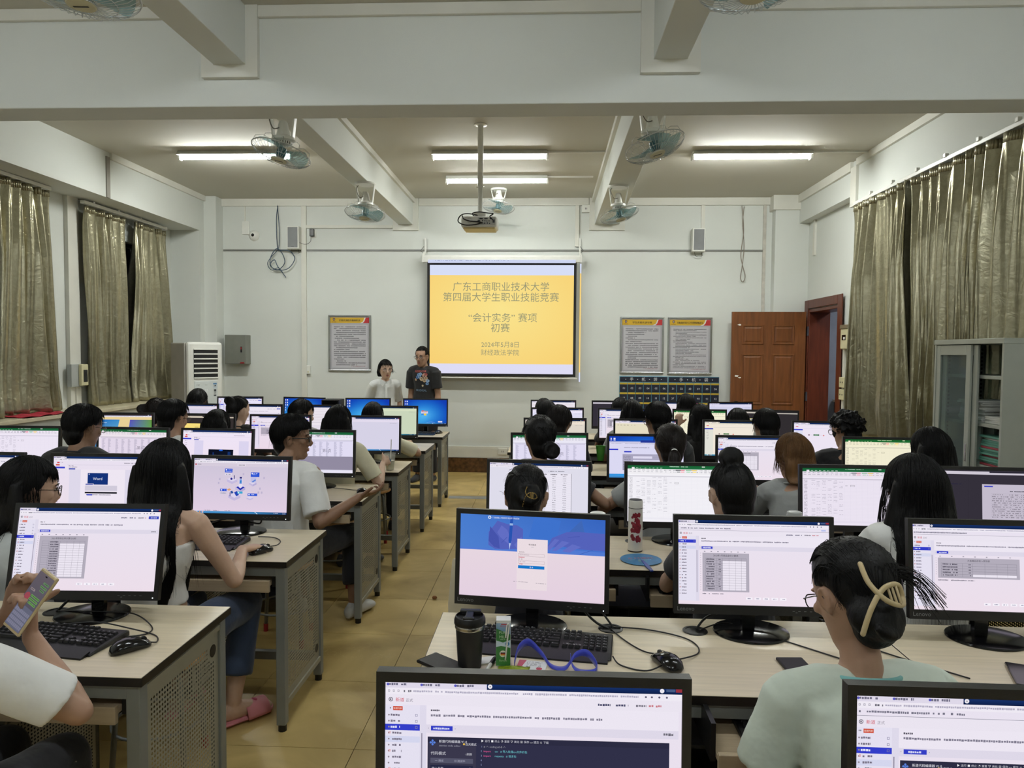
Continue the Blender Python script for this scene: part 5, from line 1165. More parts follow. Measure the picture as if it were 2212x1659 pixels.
    ff = {'short': (1.08, 1.62, 2.12), 'long': (1.14, 1.75, 2.2), 'bun': (.98, 1.5, 2.15), 'pony': (1.0, 1.55, 2.1), 'curly': (1.15, 1.62, 2.05), 'bob': (1.18, 1.85, 2.3)}[hair]
    if fc: ff = (fc,)+ff[1:]
    cap(lambda c: ff[0]*sm(c, .25, .7)+ff[2]*(1-sm(c, -.55, -.05))+ff[1]*(1-sm(c, .25, .7))*sm(c, -.55, -.05))
    if hair in ('short', 'curly', 'bun', 'pony'): Hh.ell((0, -.055, -.040), (.068 if male else .062, .048, .058), 18, 10); Hh.ell((0, -.045, -.075), (.052, .036, .040), 16, 8)
    Hh.M = None
    MM = MH4; hp0 = MH4[:3, :3]@V(0, -.055, -.02)+MH4[:3, 3]; bk = MH4[:3, :3]@V(0, -1, 0)
    if hair in ('long', 'bob'):
        L_ = hl; yv = unit(V(bk[0], bk[1], 0)); xv = V(-yv[1], yv[0], 0); W_ = width; cc = MH4[:3, :3]@c0+MH4[:3, 3]; z0 = hp0[2]; secs = []
        fr = -.02; need = cc[1]-nb[1]+.142
        for th in np.linspace(.35, 1.5, 7):
            bk_ = hr[1]*math.sin(th)*1.0; f_ = min(fr, bk_*.5); k_ = .93+.07*(th-.35)/1.15; secs.append((cc+V(0, 0, hr[2]*math.cos(th)*.95)+yv*k_*(bk_+f_)/2, xv*hr[0]*math.sin(th)*k_, yv*k_*(bk_-f_)/2))
        zt_ = secs[-1][0][2]; n = 8; tot = (zt_-z0)+L_
        for i in range(1, n+1):
            q = i/n; zc_ = zt_-tot*q; u_ = min(1, max(0, (nb[2]+.05-zc_)/.11)); bk_ = (hr[1]*(1-.12*q)+(.010*math.sin(q*3)))*(1-u_)+u_*need; f_ = -.02+.06*min(1, q*2.2); wx = hr[0]*(1+.05*math.sin(q*3)+(W_-1)*.9*q)*(1 if q < .7 else 1-(.30 if hair == 'long' else .08)*((q-.7)/.3)**2)
            wy = max(.016, (bk_-f_)/2*(1-u_)+.028*u_)*(1 if q < .8 else 1-.5*(q-.8)/.2); secs.append((V(cc[0], cc[1], zt_-tot*q)+yv*(bk_-wy), xv*wx, yv*wy))
        Hh.sweep(secs, 24)
        if L_ > .2:
            for s in (-1, 1):
                for kx, ky, ll in ((.082, -.01, .95), (.070, -.055, 1.03), (.078, -.03, .9)):
                    p = V(hp0[0], hp0[1], 0)+xv*s*kx*(1+.1*(W_-1))-yv*(ky+.03)*-.4; pts = [p+V(0, 0, z0+.05), p+xv*s*.012+V(0, 0, z0-.05), p+xv*s*(.014+.05*(W_-1))+V(0, 0, z0-L_*ll*.5), p+xv*s*(.002+.06*(W_-1))+V(0, 0, z0-L_*ll)]
                    Hh.tube(bez(pts, 4), np.interp(np.linspace(0, 1, 13), [0, .3, .8, 1], [.018, .026, .020, .006]), 8, flat=.7)
    if bun is not None:
        bp, br = V(*bun[:3]), bun[3]; Hh.M = MH4
        if hair == 'bun':
            rg = np.random.default_rng(seed)
            Hh.ell(bp, (br, br*.8, br*.9), 16, 10)
            for k in range(7):
                a0 = rg.random()*6.3; tl = rg.uniform(-.7, .7); pts = []
                for q in np.linspace(0, 4.4, 10): pts.append(bp+V(math.cos(a0+q)*br*.86, -br*.45*math.sin(tl)-.012, math.sin(a0+q)*br*.78)*V(1, 1, 1)+V(0, math.cos(a0+q)*tl*br*.5, 0))
                Hh.tube(pts, [br*.16, br*.26, br*.28, br*.28, br*.28, br*.28, br*.28, br*.26, br*.2, br*.08], 8)
        Hh.M = None
        if hair == 'pony':
            b = (MH4[:3, :3]@bp)+MH4[:3, 3]; yv = unit(V(bk[0], bk[1], 0))
            pts = [b-yv*.03, b+yv*.005, b+yv*.035+V(0, 0, -.02), b+yv*.035+V(0, 0, -.10), b+yv*.015+V(0, 0, -hl)]
            Hh.tube(bez(pts, 4), np.interp(np.linspace(0, 1, 17), [0, .25, .4, .7, 1], [.02, .016, .03, .04, .018]), 12)
    if hair == 'curly':
        rg = np.random.default_rng(seed); Hh.M = MH4
        for k in range(130):
            a = rg.uniform(0, 6.283); c = math.cos(a); th = math.acos(rg.uniform(math.cos(ff[0] if c > .4 else 1.95), 1)); r = rg.uniform(.95, 1.10)
            p = c0+V(math.sin(th)*math.sin(a)*hr[0], math.sin(th)*math.cos(a)*hr[1], math.cos(th)*hr[2])*r; q = unit(rg.normal(size=3)); w2 = unit(np.cross(q, rg.normal(size=3)))
            Hh.tube([p+.012*(q*math.cos(u)+w2*math.sin(u)) for u in np.linspace(0, 4.4, 7)], .0052, 6)
        Hh.M = None
    ho = rem('hair', Hh, hm, t, .0075 if near else .011, 1 if hair == 'curly' else (7 if hair in ('long', 'bob') else 2), .0022 if hair != 'curly' else .0, seed+9, True)
    nS = strandsn or (1100 if near >= 2 else (650 if near else 260)); th = .0009 if near >= 2 else (.0011 if near else .0019)
    st = 'long' if hair in ('long', 'bob') else 'short'
    P_, tk = strands(nS, 14 if st == 'long' else 9, st, tuple(np.array(hr)*(1.025 if st == 'long' else (1.012 if hair == 'short' else .99))), 0, 0, seed, L=(hl if hair == 'long' else hl*.9), bun=(bun[:3] if bun is not None else None), width=1.12*width, thick=th, curl=.004 if hair == 'curly' else 0, fc=fc)
    if st == 'long':            # strands fall along the vertical whatever the tilt of the head
        Pw = P_@MH4[:3, :3].T+MH4[:3, 3]; k0 = 6; base = Pw[:, k0:k0+1]; fall = np.linalg.norm(P_[:, k0:]-P_[:, k0:k0+1], axis=2); q = fall/(hl+1e-6)
        rg = np.random.default_rng(seed+3); dx = rg.normal(0, .010, (nS, 1, 2)); cen = V(*(hp0[:2]+unit(bk[:2])*.015)); out = base.repeat(P_.shape[1]-k0, 1).copy()
        out[..., 2] -= fall; dirv = base[..., :2]-cen; out[..., :2] += dirv*((width-1)*.8-.05)*q[..., None]+dx*q[..., None]*2.0
        uu = np.clip((nb[2]+.05-out[..., 2])/.11, 0, 1); y2 = unit(V(bk[0], bk[1])); out[..., :2] += y2*(cc[1]-nb[1]+.150-hr[1]*.9)*uu[..., None]*(.55+.45*np.clip((dirv@y2)/.06, 0, 1))[..., None]
        Pw[:, k0:] = out; y3 = unit(V(bk[0], bk[1], 0)); x3 = V(-y3[1], y3[0], 0); rel = Pw-cc; b_ = rel@y3; s_ = rel@x3; z_ = rel[..., 2]
        q2 = np.clip((zt_-Pw[..., 2])/tot, 0, 1); u2 = np.clip((nb[2]+.05-Pw[..., 2])/.11, 0, 1); top_ = Pw[..., 2] > zt_
        bk2 = hr[1]*(1-.12*q2)*(1-u2)+u2*need; f2 = -.02+.06*np.minimum(1, q2*2.2); wy2 = np.maximum(.016, (bk2-f2)/2*(1-u2)+.028*u2); W2 = hr[0]*(1+.05*np.sin(q2*3)+(W_-1)*.9*q2)
        sn = np.sqrt(np.clip(1-(z_/hr[2])**2, .02, 1)); bk2 = np.where(top_, hr[1]*sn, bk2); wy2 = np.where(top_, (hr[1]*sn+.02)/2, wy2); W2 = np.where(top_, hr[0]*sn, W2)
        bd = bk2-wy2+wy2*np.sqrt(np.clip(1-(s_/W2)**2, 0, 1)); inside = (b_ < bd) & (b_ > -.01) & (np.abs(s_) < W2)
        Pw += y3*(np.where(inside, bd-b_+.001+.004*rg.random((nS, 1)), 0))[..., None]; me = strand_mesh(Pw, tk)
    else: me = strand_mesh(P_, tk, MH4)
    me.materials.append(hm); o = bpy.data.objects.new('hair_strands', me); C.objects.link(o); o.parent = ho; tag(o, kind='stuff')
    if near or face:            # loose hairs
        rg = np.random.default_rng(seed+77); nf = 30 if near >= 2 else 14; az = rg.uniform(1.9, 4.4, nf); F_ = np.zeros((nf, 8, 3)); thh = rg.uniform(.2, 2.0, nf); L2 = rg.uniform(.012, .045, nf)
        p0 = np.stack([np.sin(thh)*np.sin(az)*hr[0], np.sin(thh)*np.cos(az)*hr[1], np.cos(thh)*hr[2]], -1)+c0; dn = (p0-c0)/np.linalg.norm(p0-c0, axis=1)[:, None]
        dr = rg.normal(size=(nf, 3)); dr -= dn*(dr*dn).sum(1)[:, None]; dr /= np.linalg.norm(dr, axis=1)[:, None]
        for k, q in enumerate(np.linspace(0, 1, 8)): F_[:, k] = p0+dr*(L2*q)[:, None]+dn*(.007*q)+V(0, 0, -.02)*q*q
        me = strand_mesh(F_, .0005 if near >= 2 else .0007, MH4); me.materials.append(hm); o = bpy.data.objects.new('loose_hairs', me); C.objects.link(o); o.parent = ho; tag(o, kind='stuff')
    def onhead(name, g, m, par=t, label=None, smooth=True):
        o = obj(name, g, m, par, smooth=smooth, label=label); o.matrix_local = Matrix([list(MH4[i]) for i in range(4)]); return o
    if face:
        for s in (-1, 1):
            e = onhead('eye', G().ell((s*.032, .0835, .008), (.0120, .0072, .0046), 14, 8), mat('eye_white', (176, 168, 160), .25))
            obj('iris', G().ell((s*.0325, .0905, .0075), (.0050, .0016, .0046), 12, 6), mat('iris_dark', (22, 14, 10), .15), e, smooth=True)
            obj('upper_lid', G().tube([(s*.019, .087, .0125), (s*.028, .0925, .0165), (s*.038, .0905, .016), (s*.046, .084, .011)], .0022, 6, round_=True), mat('lash_dark', (40, 26, 20), .6), e, smooth=True)
            onhead('eyebrow', G().tube([(s*.016, .0915, .029), (s*.028, .093, .033), (s*.040, .088, .0325), (s*.050, .078, .027)], [.0022, .0034, .003, .0016], 6, round_=True, flat=.8), hm)
        g = G(); g.ell((0, .0945, -.0560), (.021, .0055, .0040), 14, 6); g.ell((0, .0935, -.0640), (.018, .0058, .0050), 14, 6); onhead('lips', g, mat('lips_rose', (150, 78, 70), .4))
    if glasses:
        mt, rr, shp = glasses; g = G()
        for s in (-1, 1):
            pts = [V(s*(.034+.0245*math.cos(a)*(1)), .104-.004*abs(math.cos(a)), .006+(.020 if shp == 'round' else .0165)*(math.sin(a) if shp == 'round' else max(-1, min(1, 1.3*math.sin(a))))) for a in np.linspace(0, 2*math.pi, 25)]
            g.tube(pts, rr, 6)
            g.tube([(s*.0585, .100, .012), (s*.072, .085, .013), (s*.080, .03, .012), (s*.082, -.002, .008), (s*.081, -.014, -.006)], rr, 6)
        g.tube([(-.010, .104, .010), (0, .107, .013), (.010, .104, .010)], rr, 6); gl = onhead('glasses', g, mt)
        for s in (-1, 1): obj('lens', G().sweep([(V(s*.034, .1035, .006), V(.023, 0, 0), V(0, 0, .017)), (V(s*.034, .1045, .006), V(.023, 0, 0), V(0, 0, .017))], 18), M_lens, gl)
    PEOPLE[label] = dict(t=t, M=MH4, arms=arms, org=org, Rz=Rz, nb=nb, sp=sp)
    return t, MH4, onhead
M_lens = glass('lens_glass', (1, 1, 1), .03, .04)
M_blkfr = mat('glasses_black', (14, 12, 12), .2); M_wire = mat('glasses_wire', (90, 80, 74), .25, .9)
WHITE = ('white_cotton', (228, 228, 224)); BLACK = ('black_tee', (20, 20, 23)); GREY = ('grey_marl', (150, 152, 150)); CREAM = ('cream_tee', (222, 216, 186)); MINT = ('mint_tee', (204, 214, 200)); DGREY = ('dark_grey', (62, 64, 66)); JEANS = ('blue_denim', (52, 66, 92))
# --- left bank
t1, M1, on1 = person('person in white tee raising a phone, glasses, cut by the left edge', -1.475, 1.60, 1.245, yaw=-6, hyaw=-32, hpitch=-24, top='tee', topc=WHITE, sk='mid', hair='long', hl=.22, near=2, face=True, glasses=(M_wire, .0012, 'rect'),
    sR=(-1.322, 1.745, .905), sL=(-1.42, 1.80, .95), poleR=(.9, -.1, -.75), poleL=(-1, 0, -.6), shw=.165, twist=-4, sleeve=.80, hR=dict(d=(-.15, .25, .95), n=(.55, .75, .1), curl=.75, flip=-1, sp=.02), hL=dict(d=(.35, .3, .85), n=(-.6, .8, .1), curl=.8, flip=-1), seed=11, lean=.10)
t2, M2, on2 = person('person with long black hair, white tube top and jeans, hand on the mouse', -1.505, 2.74, 1.288, yaw=-3, hyaw=8, hpitch=-10, shoe=None, top='tube', topc=('white_rib', (222, 220, 216)), pants=JEANS, sk='fair', hair='long', hl=.47, width=1.22, near=2,
    sR=(-1.315, 3.00, .785), poleR=(.55, -.55, -.9), sL=(-1.72, 3.02, .79), hR=dict(d=(.42, .9, -.05), n=(0, .1, 1), curl=.35, sp=.14), shw=.152, seed=12, lean=.05, knees={1: ((-1.36, 3.16, .50), (-1.37, 3.02, .10), (.62, .78, 0)), -1: ((-1.62, 3.14, .50), (-1.66, 3.10, .09))})
person('person with glasses and long dark hair looking right, behind the left front monitor', -2.085, 2.76, 1.206, yaw=-10, hyaw=-34, hpitch=-10, topc=('light_grey_tee', (176, 180, 178)), sk='fair', hair='long', hl=.30, near=1, face=True, glasses=(M_blkfr, .0017, 'round'), seed=13)
t4, M4_, on4 = person('young man in white tee and black glasses turned right, palm held out', -1.462, 4.02, 1.272, yaw=-20, hyaw=-58, hpitch=-4, male=True, shoe=('white_sneaker', (190, 190, 186)), topc=WHITE, sk='tan', hair='short', hr=(.098, .118, .120), fc=1.22, near=2, face=True, glasses=(M_blkfr, .0026, 'rect'),
    sR=(-1.035, 3.90, .840), poleR=(.1, -.5, -1), sL=(-1.62, 4.34, .79), hR=dict(d=(.93, .15, .26), n=(.15, -.25, -1), curls=[.25, .35, .75, .9], sp=.30, flip=1, thumb=1.1), seed=14, shw=.178, sleeve=.84, knees={1: ((-1.22, 4.42, .50), (-1.18, 4.30, .10)), -1: ((-1.52, 4.42, .50), (-1.52, 4.40, .09))})
person('man in black tee with thick straight hair and glasses, third row by the sill', -2.70, 4.02, 1.316, yaw=-5, hyaw=-16, hpitch=-14, male=True, topc=BLACK, sk='tan', hair='short', hr=(.103, .116, .118), near=1, glasses=(M_wire, .0014, 'rect'), seed=15)
person('person in white tee with thick black hair and glasses, fourth row', -2.635, 4.90, 1.29, hyaw=-22, hpitch=-12, male=True, topc=WHITE, hair='short', hr=(.100, .115, .116), glasses=(M_wire, .0016, 'rect'), seed=16)
person('person with small straight dark head right behind the bright video monitor', -2.515, 5.32, 1.19, topc=DGREY, hair='long', hl=.22, seed=17)
person('person in cream tee with long black hair reaching for an iced drink', -1.495, 5.05, 1.255, yaw=-8, hyaw=6, topc=CREAM, sk='fair', hair='long', hl=.33, near=1, sR=(-1.215, 5.22, .815), poleR=(.5, -.5, -1), hR=dict(d=(.35, .8, .2), n=(.8, -.5, .35), curl=.9), seed=18, shw=.168, sleeve=.78)
person('person with brown curly low bun near the sill, fifth row', -3.487, 6.20, 1.213, topc=BLACK, hair='bun', bun=(-.07, -.07, .02, .05), hc=(26, 20, 17), seed=19)
person('person in black tee with hair held up by a black claw, fifth row', -2.74, 6.20, 1.236, hyaw=-28, topc=BLACK, sk='fair', hair='bun', bun=(-.02, -.085, .075, .038), seed=20, near=1)
person('girl shown in right profile with fringe and dark bob, fifth row', -2.166, 6.20, 1.216, hyaw=-52, topc=('pale_grey', (190, 190, 188)), sk='fair', hair='long', hl=.22, face=True, seed=21)
person('person with round dark head and cream sleeve resting on the aisle desk', -1.528, 6.20, 1.198, topc=CREAM, sk='mid', hair='bob', hl=.08, sR=(-1.25, 6.50, .80), poleR=(1, -.5, -.6), shw=.175, sleeve=.85, seed=22)
person('person with bobbed hair in front of the air conditioner', -3.656, 7.30, 1.239, topc=DGREY, hair='bob', hl=.08, seed=23)
# --- right bank
t5, M5, on5 = person('person in mint tee with hair in a beige claw clip, seen from behind', .712, 1.66, 1.216, yaw=4, hyaw=12, hpitch=-26, topc=MINT, sk='mid', nbd=.285, kw_trim=('teal_trim', (126, 186, 184)), hair='bun', bun=(-.022, -.085, -.05, .052), sL=(.60, 1.82, .705), sR=(.86, 1.82, .705), hr=(.094, .116, .116), near=2, seed=31, shw=.158, lean=.12, glasses=(M_blkfr, .0015, 'rect'))
t6, M6, on6 = person('person with hair in a jewelled gold clip in front of the figures list', -.077, 2.78, 1.203, hyaw=-6, hpitch=-22, topc=('dark_navy', (30, 30, 40)), sk='mid', hair='bun', bun=(.025, -.095, -.005, .040), near=2, seed=32)
person('person with a high top bun and bare nape between two spreadsheets', .716, 2.78, 1.228, hyaw=10, hpitch=-12, topc=BLACK, sk='fair', hair='bun', bun=(-.01, -.045, .142, .042), near=2, seed=33)
person('person in white tee with very long straight black hair on the right', 1.392, 2.76, 1.266, hyaw=0, hpitch=-8, topc=WHITE, sk='fair', hair='long', hl=.52, width=1.75, near=2, seed=34, hr=(.098, .115, .114))
person('person in black tee with a loose low bun in the third row by the aisle', -.038, 4.00, 1.288, hyaw=10, hpitch=-12, topc=BLACK, sk='mid', hair='bun', bun=(.05, -.075, -.07, .045), near=1, seed=35, sR=(.255, 4.22, .80), poleR=(1, -.5, -.6), hR=dict(d=(.25, .9, .25), n=(-.1, -.3, 1), curl=.7, sp=.2), hr=(.100, .115, .118))
t7, M7, on7 = person('person in grey with a low ponytail tied by a white band', .690, 4.00, 1.252, hpitch=-12, topc=GREY, sk='mid', hair='pony', bun=(0, -.105, -.03, .02), hl=.22, hc=(24, 19, 17), near=1, seed=36, sL=(.435, 4.24, .795), poleL=(-1, -.4, -.6), hr=(.096, .114, .114))
person('person in grey tee with light brown dyed hair, third row', 1.355, 3.98, 1.210, hyaw=12, hpitch=-14, topc=GREY, sk='mid', hair='bob', hl=.12, hc=(96, 68, 40), near=1, seed=37, lean=.10)
person('person with smooth dark shoulder-length hair near the filing cabinet', 2.088, 3.98, 1.252, hyaw=6, topc=DGREY, hair='long', hl=.28, width=1.15, near=1, seed=38)
person('man with curly black hair, glasses and black jacket beside the right curtain', 2.088, 5.07, 1.250, hyaw=24, male=True, topc=BLACK, sk='mid', hair='curly', near=1, glasses=(M_blkfr, .0018, 'round'), seed=39)
t8, M8, on8 = person('man with cropped black hair wearing a white face mask', 1.531, 5.05, 1.266, hyaw=8, male=True, topc=DGREY, sk='mid', hair='short', near=1, seed=40)
person('man with spiky black hair in grey shirt behind the blue desktop monitor', .779, 5.05, 1.302, hyaw=16, male=True, topc=DGREY, sk='tan', hair='short', hr=(.096, .114, .116), near=1, glasses=(M_blkfr, .0016, 'rect'), seed=41)
person('person with tousled dark hair in the fourth row beside the aisle', .085, 5.05, 1.272, hyaw=-6, topc=BLACK, hair='short', hr=(.098, .112, .114), hc=(24, 20, 18), seed=42)
person('person with long black hair holding a strand beside a yellow spreadsheet', 1.318, 6.20, 1.212, hyaw=4, hroll=4, topc=BLACK, sk='fair', hair='long', hl=.36, width=1.1, near=1, seed=43, sL=(1.15, 6.30, 1.02), poleL=(-1, -.2, -.8), hL=dict(d=(.1, -.1, 1), n=(-.2, -1, 0), curl=.9))
person('person with parted black hair low behind the pale yellow monitor', 1.645, 6.22, 1.178, topc=DGREY, hair='bob', hl=.08, seed=44)
person('person with long smooth black hair left of the spiky-haired man', .735, 6.20, 1.244, topc=GREY, hair='long', hl=.26, seed=45)
person('person in the last row with dark hair below pocket number seven', .748, 7.30, 1.195, topc=DGREY, hair='bob', hl=.10, seed=46)
person('person in the last row with dark hair below pocket numbers 38 and 39', 1.41, 7.30, 1.24, topc=DGREY, hair='long', hl=.22, seed=47)
person('farthest dark head of the three beside the right aisle', -.03, 7.30, 1.177, topc=DGREY, hair='bob', hl=.08, seed=48)
person('middle dark head of the three beside the right aisle', .0, 6.20, 1.232, topc=DGREY, hair='short', seed=49)
# --- the two standing at the front
G1 = 'people standing by the screen'
person('woman standing in a white collared shirt and round glasses', -2.035, 8.90, 1.548, yaw=180+20, hyaw=8, hpitch=-4, topc=('white_shirt', (226, 228, 226)), pants=('dark_trousers', (30, 30, 36)), sk='fair', hair='bob', hl=.07, hr=(.084, .106, .110), fc=1.04, stand=True, face=True, glasses=(M_blkfr, .0016, 'round'), seed=61, near=1, group=G1, sleeve=.9, shw=.138)
person('man standing in a black printed tee and glasses beside the screen', -1.575, 8.92, 1.715, yaw=180-14, hyaw=-4, hpitch=-8, male=True, topc=BLACK, sk='mid', hair='short', hr=(.083, .103, .112), fc=.98, shw=.156, stand=True, face=True, glasses=(M_wire, .0016, 'round'), seed=62, near=1, group=G1, sleeve=.75)
flush()
# shirt print, collar, buttons on the standing pair
def surf_sheet(label, fn, name, W, H, w_, z0, out):
    p = PEOPLE[label]; t = p['t']; sh = [c for c in t.children if c.name.startswith('shirt')][0]
    s = Sheet(W, H, w_); fn(s); me = s.data(name, M_print); n = len(me.vertices)
    co = np.empty(n*3); me.vertices.foreach_get('co', co); co = co.reshape(-1, 3)
    # subdivide nothing: drape by dropping every vertex on the chest
    q = co.copy(); 
    for i in range(n):
        hit = sh.ray_cast(Vector((-co[i, 0], .5, z0+co[i, 2])), Vector((0, -1, 0)))
        y = hit[1].y if hit[0] else .12
        q[i] = (-co[i, 0], y+.0025-co[i, 1]*3, z0+co[i, 2])
    me.vertices.foreach_set('co', q.ravel()); me.update(); obj(name, me, None, t)
def tee(s):
    s.text('RESERVOIR', 50, 8, 15, (196, 92, 84), 'c', .82); 
    for i in range(6):
        for j in range(7):
            pass
    for (x, y, r, c) in ((42, 26, 9, (120, 160, 210)), (52, 22, 8, (150, 185, 220)), (34, 38, 8, (90, 130, 190)), (47, 36, 9, (140, 175, 215)), (72, 28, 11, (214, 170, 150)), (78, 24, 7, (196, 90, 84)), (56, 46, 10, (222, 196, 160)), (76, 42, 9, (208, 178, 150)), (70, 54, 9, (196, 170, 140)), (24, 50, 6, (214, 180, 150)), (84, 56, 8, (150, 180, 215)), (82, 70, 7, (110, 150, 200)), (60, 80, 5, (226, 206, 170))):
        s.layer(); s.disc(x, y, r, c, 12)
        s.layer(); s.disc(x+1, y-1, r*.45, tuple(int(q*.72) for q in c), 9)
    s.layer(); s.text('PRODIGAL', 50, 104, 15, (130, 160, 190), 'c', .82)
surf_sheet('man standing in a black printed tee and glasses beside the screen', tee, 'shirt_print', 100, 110, .25, 1.31-.02, 1)
p = PEOPLE['woman standing in a white collared shirt and round glasses']; nb = p['nb']; mW = cloth('white_shirt', (226, 228, 226))
g = G()
for s in (-1, 1): g.prism([(s*.008, nb[2]-.012), (s*.066, nb[2]+.022), (s*.072, nb[2]-.030), (s*.040, nb[2]-.078)][::s], nb[1]+.088, nb[1]+.096, 'y')
v = g.v; obj('collar', g, mW, p['t'])
g = G(); g.box(-.012, .012, nb[1]+.112, nb[1]+.122, 1.0, nb[2]-.05); obj('button_placket', g, mW, p['t'], bevel=.002)
# claw clips, hair tie, mask, slippers
M_tort = mat('beige_resin', (196, 176, 134), .3, var=.12)
def clip(on, par, m, w_, c, rr, name='claw_clip', beads=False, label=None):
    g = G(); A_ = bez([(c[0]-.030*w_, c[1]-.02, c[2]+.062*w_), (c[0]-.034*w_, c[1]-.035, c[2]+.02*w_), (c[0]-.012*w_, c[1]-.045, c[2]-.018*w_), (c[0]+.030*w_, c[1]-.035, c[2]-.030*w_), (c[0]+.050*w_, c[1]-.02, c[2]-.012*w_), (c[0]+.034*w_, c[1]-.035, c[2]+.012*w_), (c[0]-.01*w_, c[1]-.045, c[2]+.006*w_), (c[0]-.040*w_, c[1]-.03, c[2]-.03*w_), (c[0]-.058*w_, c[1]-.005, c[2]-.078*w_)], 6)
    if beads:
        for i in range(0, len(A_), 2): g.ell(A_[i], (rr, rr, rr), 8, 5)
        g.tube(A_, rr*.5, 5)
    else: g.tube(A_, rr, 8, round_=True)
    for x in (.004, .014, .024): g.tube([(c[0]+x*w_, c[1]-.040, c[2]+.012*w_), (c[0]+x*w_, c[1]-.042, c[2]-.026*w_)], rr*.55, 6, round_=True)
    return on(name, g, m, par, label)
clip(on5, t5, M_tort, 1.0, (-.034, -.114, -.005), .0056, label='beige resin claw clip')
g = G(); rg_ = np.random.default_rng(8)
for k in range(46):
    a_ = rg_.normal(0, .007, 3); g.tube(bez([V(-.02, -.092, .02)+a_, V(.035, -.108, .040)+a_, V(.085, -.112, .018)+a_*1.3, V(.112+.02*rg_.random(), -.105, -.035)+a_*1.9], 5), .0007, 4)
tag(on5('hair_tail', g, hairm(), t5), kind='stuff')
clip(on6, t6, M_gold, .50, (.032, -.108, -.012), .0022, beads=True, label='gold clip set with pale stones')
g = G(); [g.ell(q, (.004, .004, .004), 8, 6) for q in ((-.02, -.105, .045), (-.002, -.112, .055))]; on6('hair_pearl', g, M_white, t6)
on7('hair_band', G().tube([(.014*math.cos(a), -.132, -.030+.012*math.sin(a)) for a in np.linspace(0, 6.28, 14)], .0042, 6), M_white, t7)
for s in (-1, 1): on8('mask_loop', G().tube([(s*.074, .05, -.02), (s*.082, .01, .012), (s*.092, -.014, .014), (s*.090, -.022, -.012), (s*.078, .01, -.045), (s*.066, .05, -.06)], .0016, 5), M_white, t8)
on8('face_mask', G().sweep([(V(0, y, -.045), V(a, 0, 0), V(0, 0, b)) for y, a, b in ((.03, .074, .045), (.07, .066, .052), (.10, .045, .05), (.118, .012, .03))], 20), M_white, t8)
c = bpy.data.objects; 
# pink slippers on the feet of the woman in jeans
M_pink = mat('pink_foam', (206, 128, 134), .55)
for k, (an, d) in enumerate((((-1.37, 3.02), (.62, .78)), ((-1.66, 3.10), (0, 1)))):
    t = thing('slipper', ('pink foam slipper on the foot beside the second desk leg', 'pink foam slipper on the hidden left foot')[k], 'slipper', (an[0], an[1], 0), math.atan2(-d[0], d[1]), 'pink slippers')
    g = G(); n = 14; out = []
    for y, w_ in ((-.085, .018), (-.07, .034), (-.03, .040), (.03, .042), (.09, .052), (.14, .050), (.17, .036), (.185, .014)): out.append((y, w_))
    g.sweep([(V(0, y, .0165), V(w_, 0, 0), V(0, 0, .016)) for y, w_ in out], 16); g.v[0][:, 2] = np.clip(g.v[0][:, 2], .001, .026+0*g.v[0][:, 2]); obj('sole', g, M_pink, t, smooth='auto')
    g = G(); secs = []
    for y in (.045, .08, .12, .15):
        secs.append([(.050*math.cos(a), y, .014+(.056-.12*abs(y-.07)*.5)*math.sin(a)) for a in np.linspace(0, math.pi, 13)])
    v = [q for r_ in secs for q in r_]; g.add(v, [(i*13+j, i*13+j+1, (i+1)*13+j+1, (i+1)*13+j) for i in range(3) for j in range(12)])
    o = obj('strap', g, M_pink, t, smooth=True); sd = o.modifiers.new('t', 'SOLIDIFY'); sd.thickness = .008
    obj('strap_ornament', G().ell((0, .10, .070), (.020, .014, .008), 12, 6), mat('deep_pink', (178, 52, 82), .5), t, smooth=True)
# phone in the raised hand
def phone(label, c, ax, up, w_, h, m_case, scr, name='smartphone'):
    ax = unit(V(*ax)); up = unit(V(*up)-ax*np.dot(V(*up), ax)); nn = np.cross(ax, up); m = M4(np.column_stack([ax, up, nn]), V(*c))
    t = bpy.data.objects.new(name, None); C.objects.link(t); t.matrix_world = Matrix([list(r_) for r_ in m]); tag(t, label, 'phone')
    obj('phone_case', G().box(-w_/2, w_/2, -h/2, h/2, -.005, .0042), m_case, t, bevel=.0038)
    s = Sheet(50, 50*h/w_*.97, w_*.93); scr(s); me = s.data('phone_screen', M_screen if scr is not scr_off else M_print)
    o = obj('phone_screen', me, None, t); o.rotation_euler = (R(-90), 0, 0); o.location = (0, 0, .0046)
    return t
def scr_off(s): s.rect(0, 0, s.W, s.H, (14, 14, 16))
def scr_chat(s):
    W, H = s.W, s.H; s.rect(0, 0, W, H, (98, 90, 98), (70, 72, 88)); s.layer(); s.disc(W/2, 3.5, 3.6, (20, 20, 24), 12, 1.2); s.rect(0, 62, W, H, (96, 98, 116)); s.layer()
    for x0, y, x1, c in ((28, 12, 46, (96, 128, 92)), (26, 19, 46, (100, 138, 92)), (30, 25, 44, (96, 128, 92)), (6, 31, 20, (140, 126, 132)), (18, 40, 46, (104, 150, 84)), (14, 46, 46, (104, 150, 84)), (22, 52, 46, (104, 150, 84))): s.rect(x0, y, x1, y+4, c); s.layer(); s.dash(x0+1, y+1.2, x1-x0-2, 1.4, (50, 60, 50))
    s.disc(10, 47, 8, (150, 70, 80), 14, 7)
    for r in range(4):
        for k in range(9): s.rect(2+k*5.2, 70+r*8, 6.4+k*5.2, 76+r*8, (120, 120, 140))
def scr_form(s):
    s.rect(0, 0, s.W, s.H, (176, 150, 152)); s.layer()
    for k in range(9): s.rect(6, 12+k*9, 30+random.random()*14, 14+k*9, (130, 108, 112))
phone('raised phone in a speckled beige case showing a chat', (-1.312, 1.735, 1.00), (.86, -.45, -.25), (.30, .42, .86), .074, .158, M_tort, scr_chat)
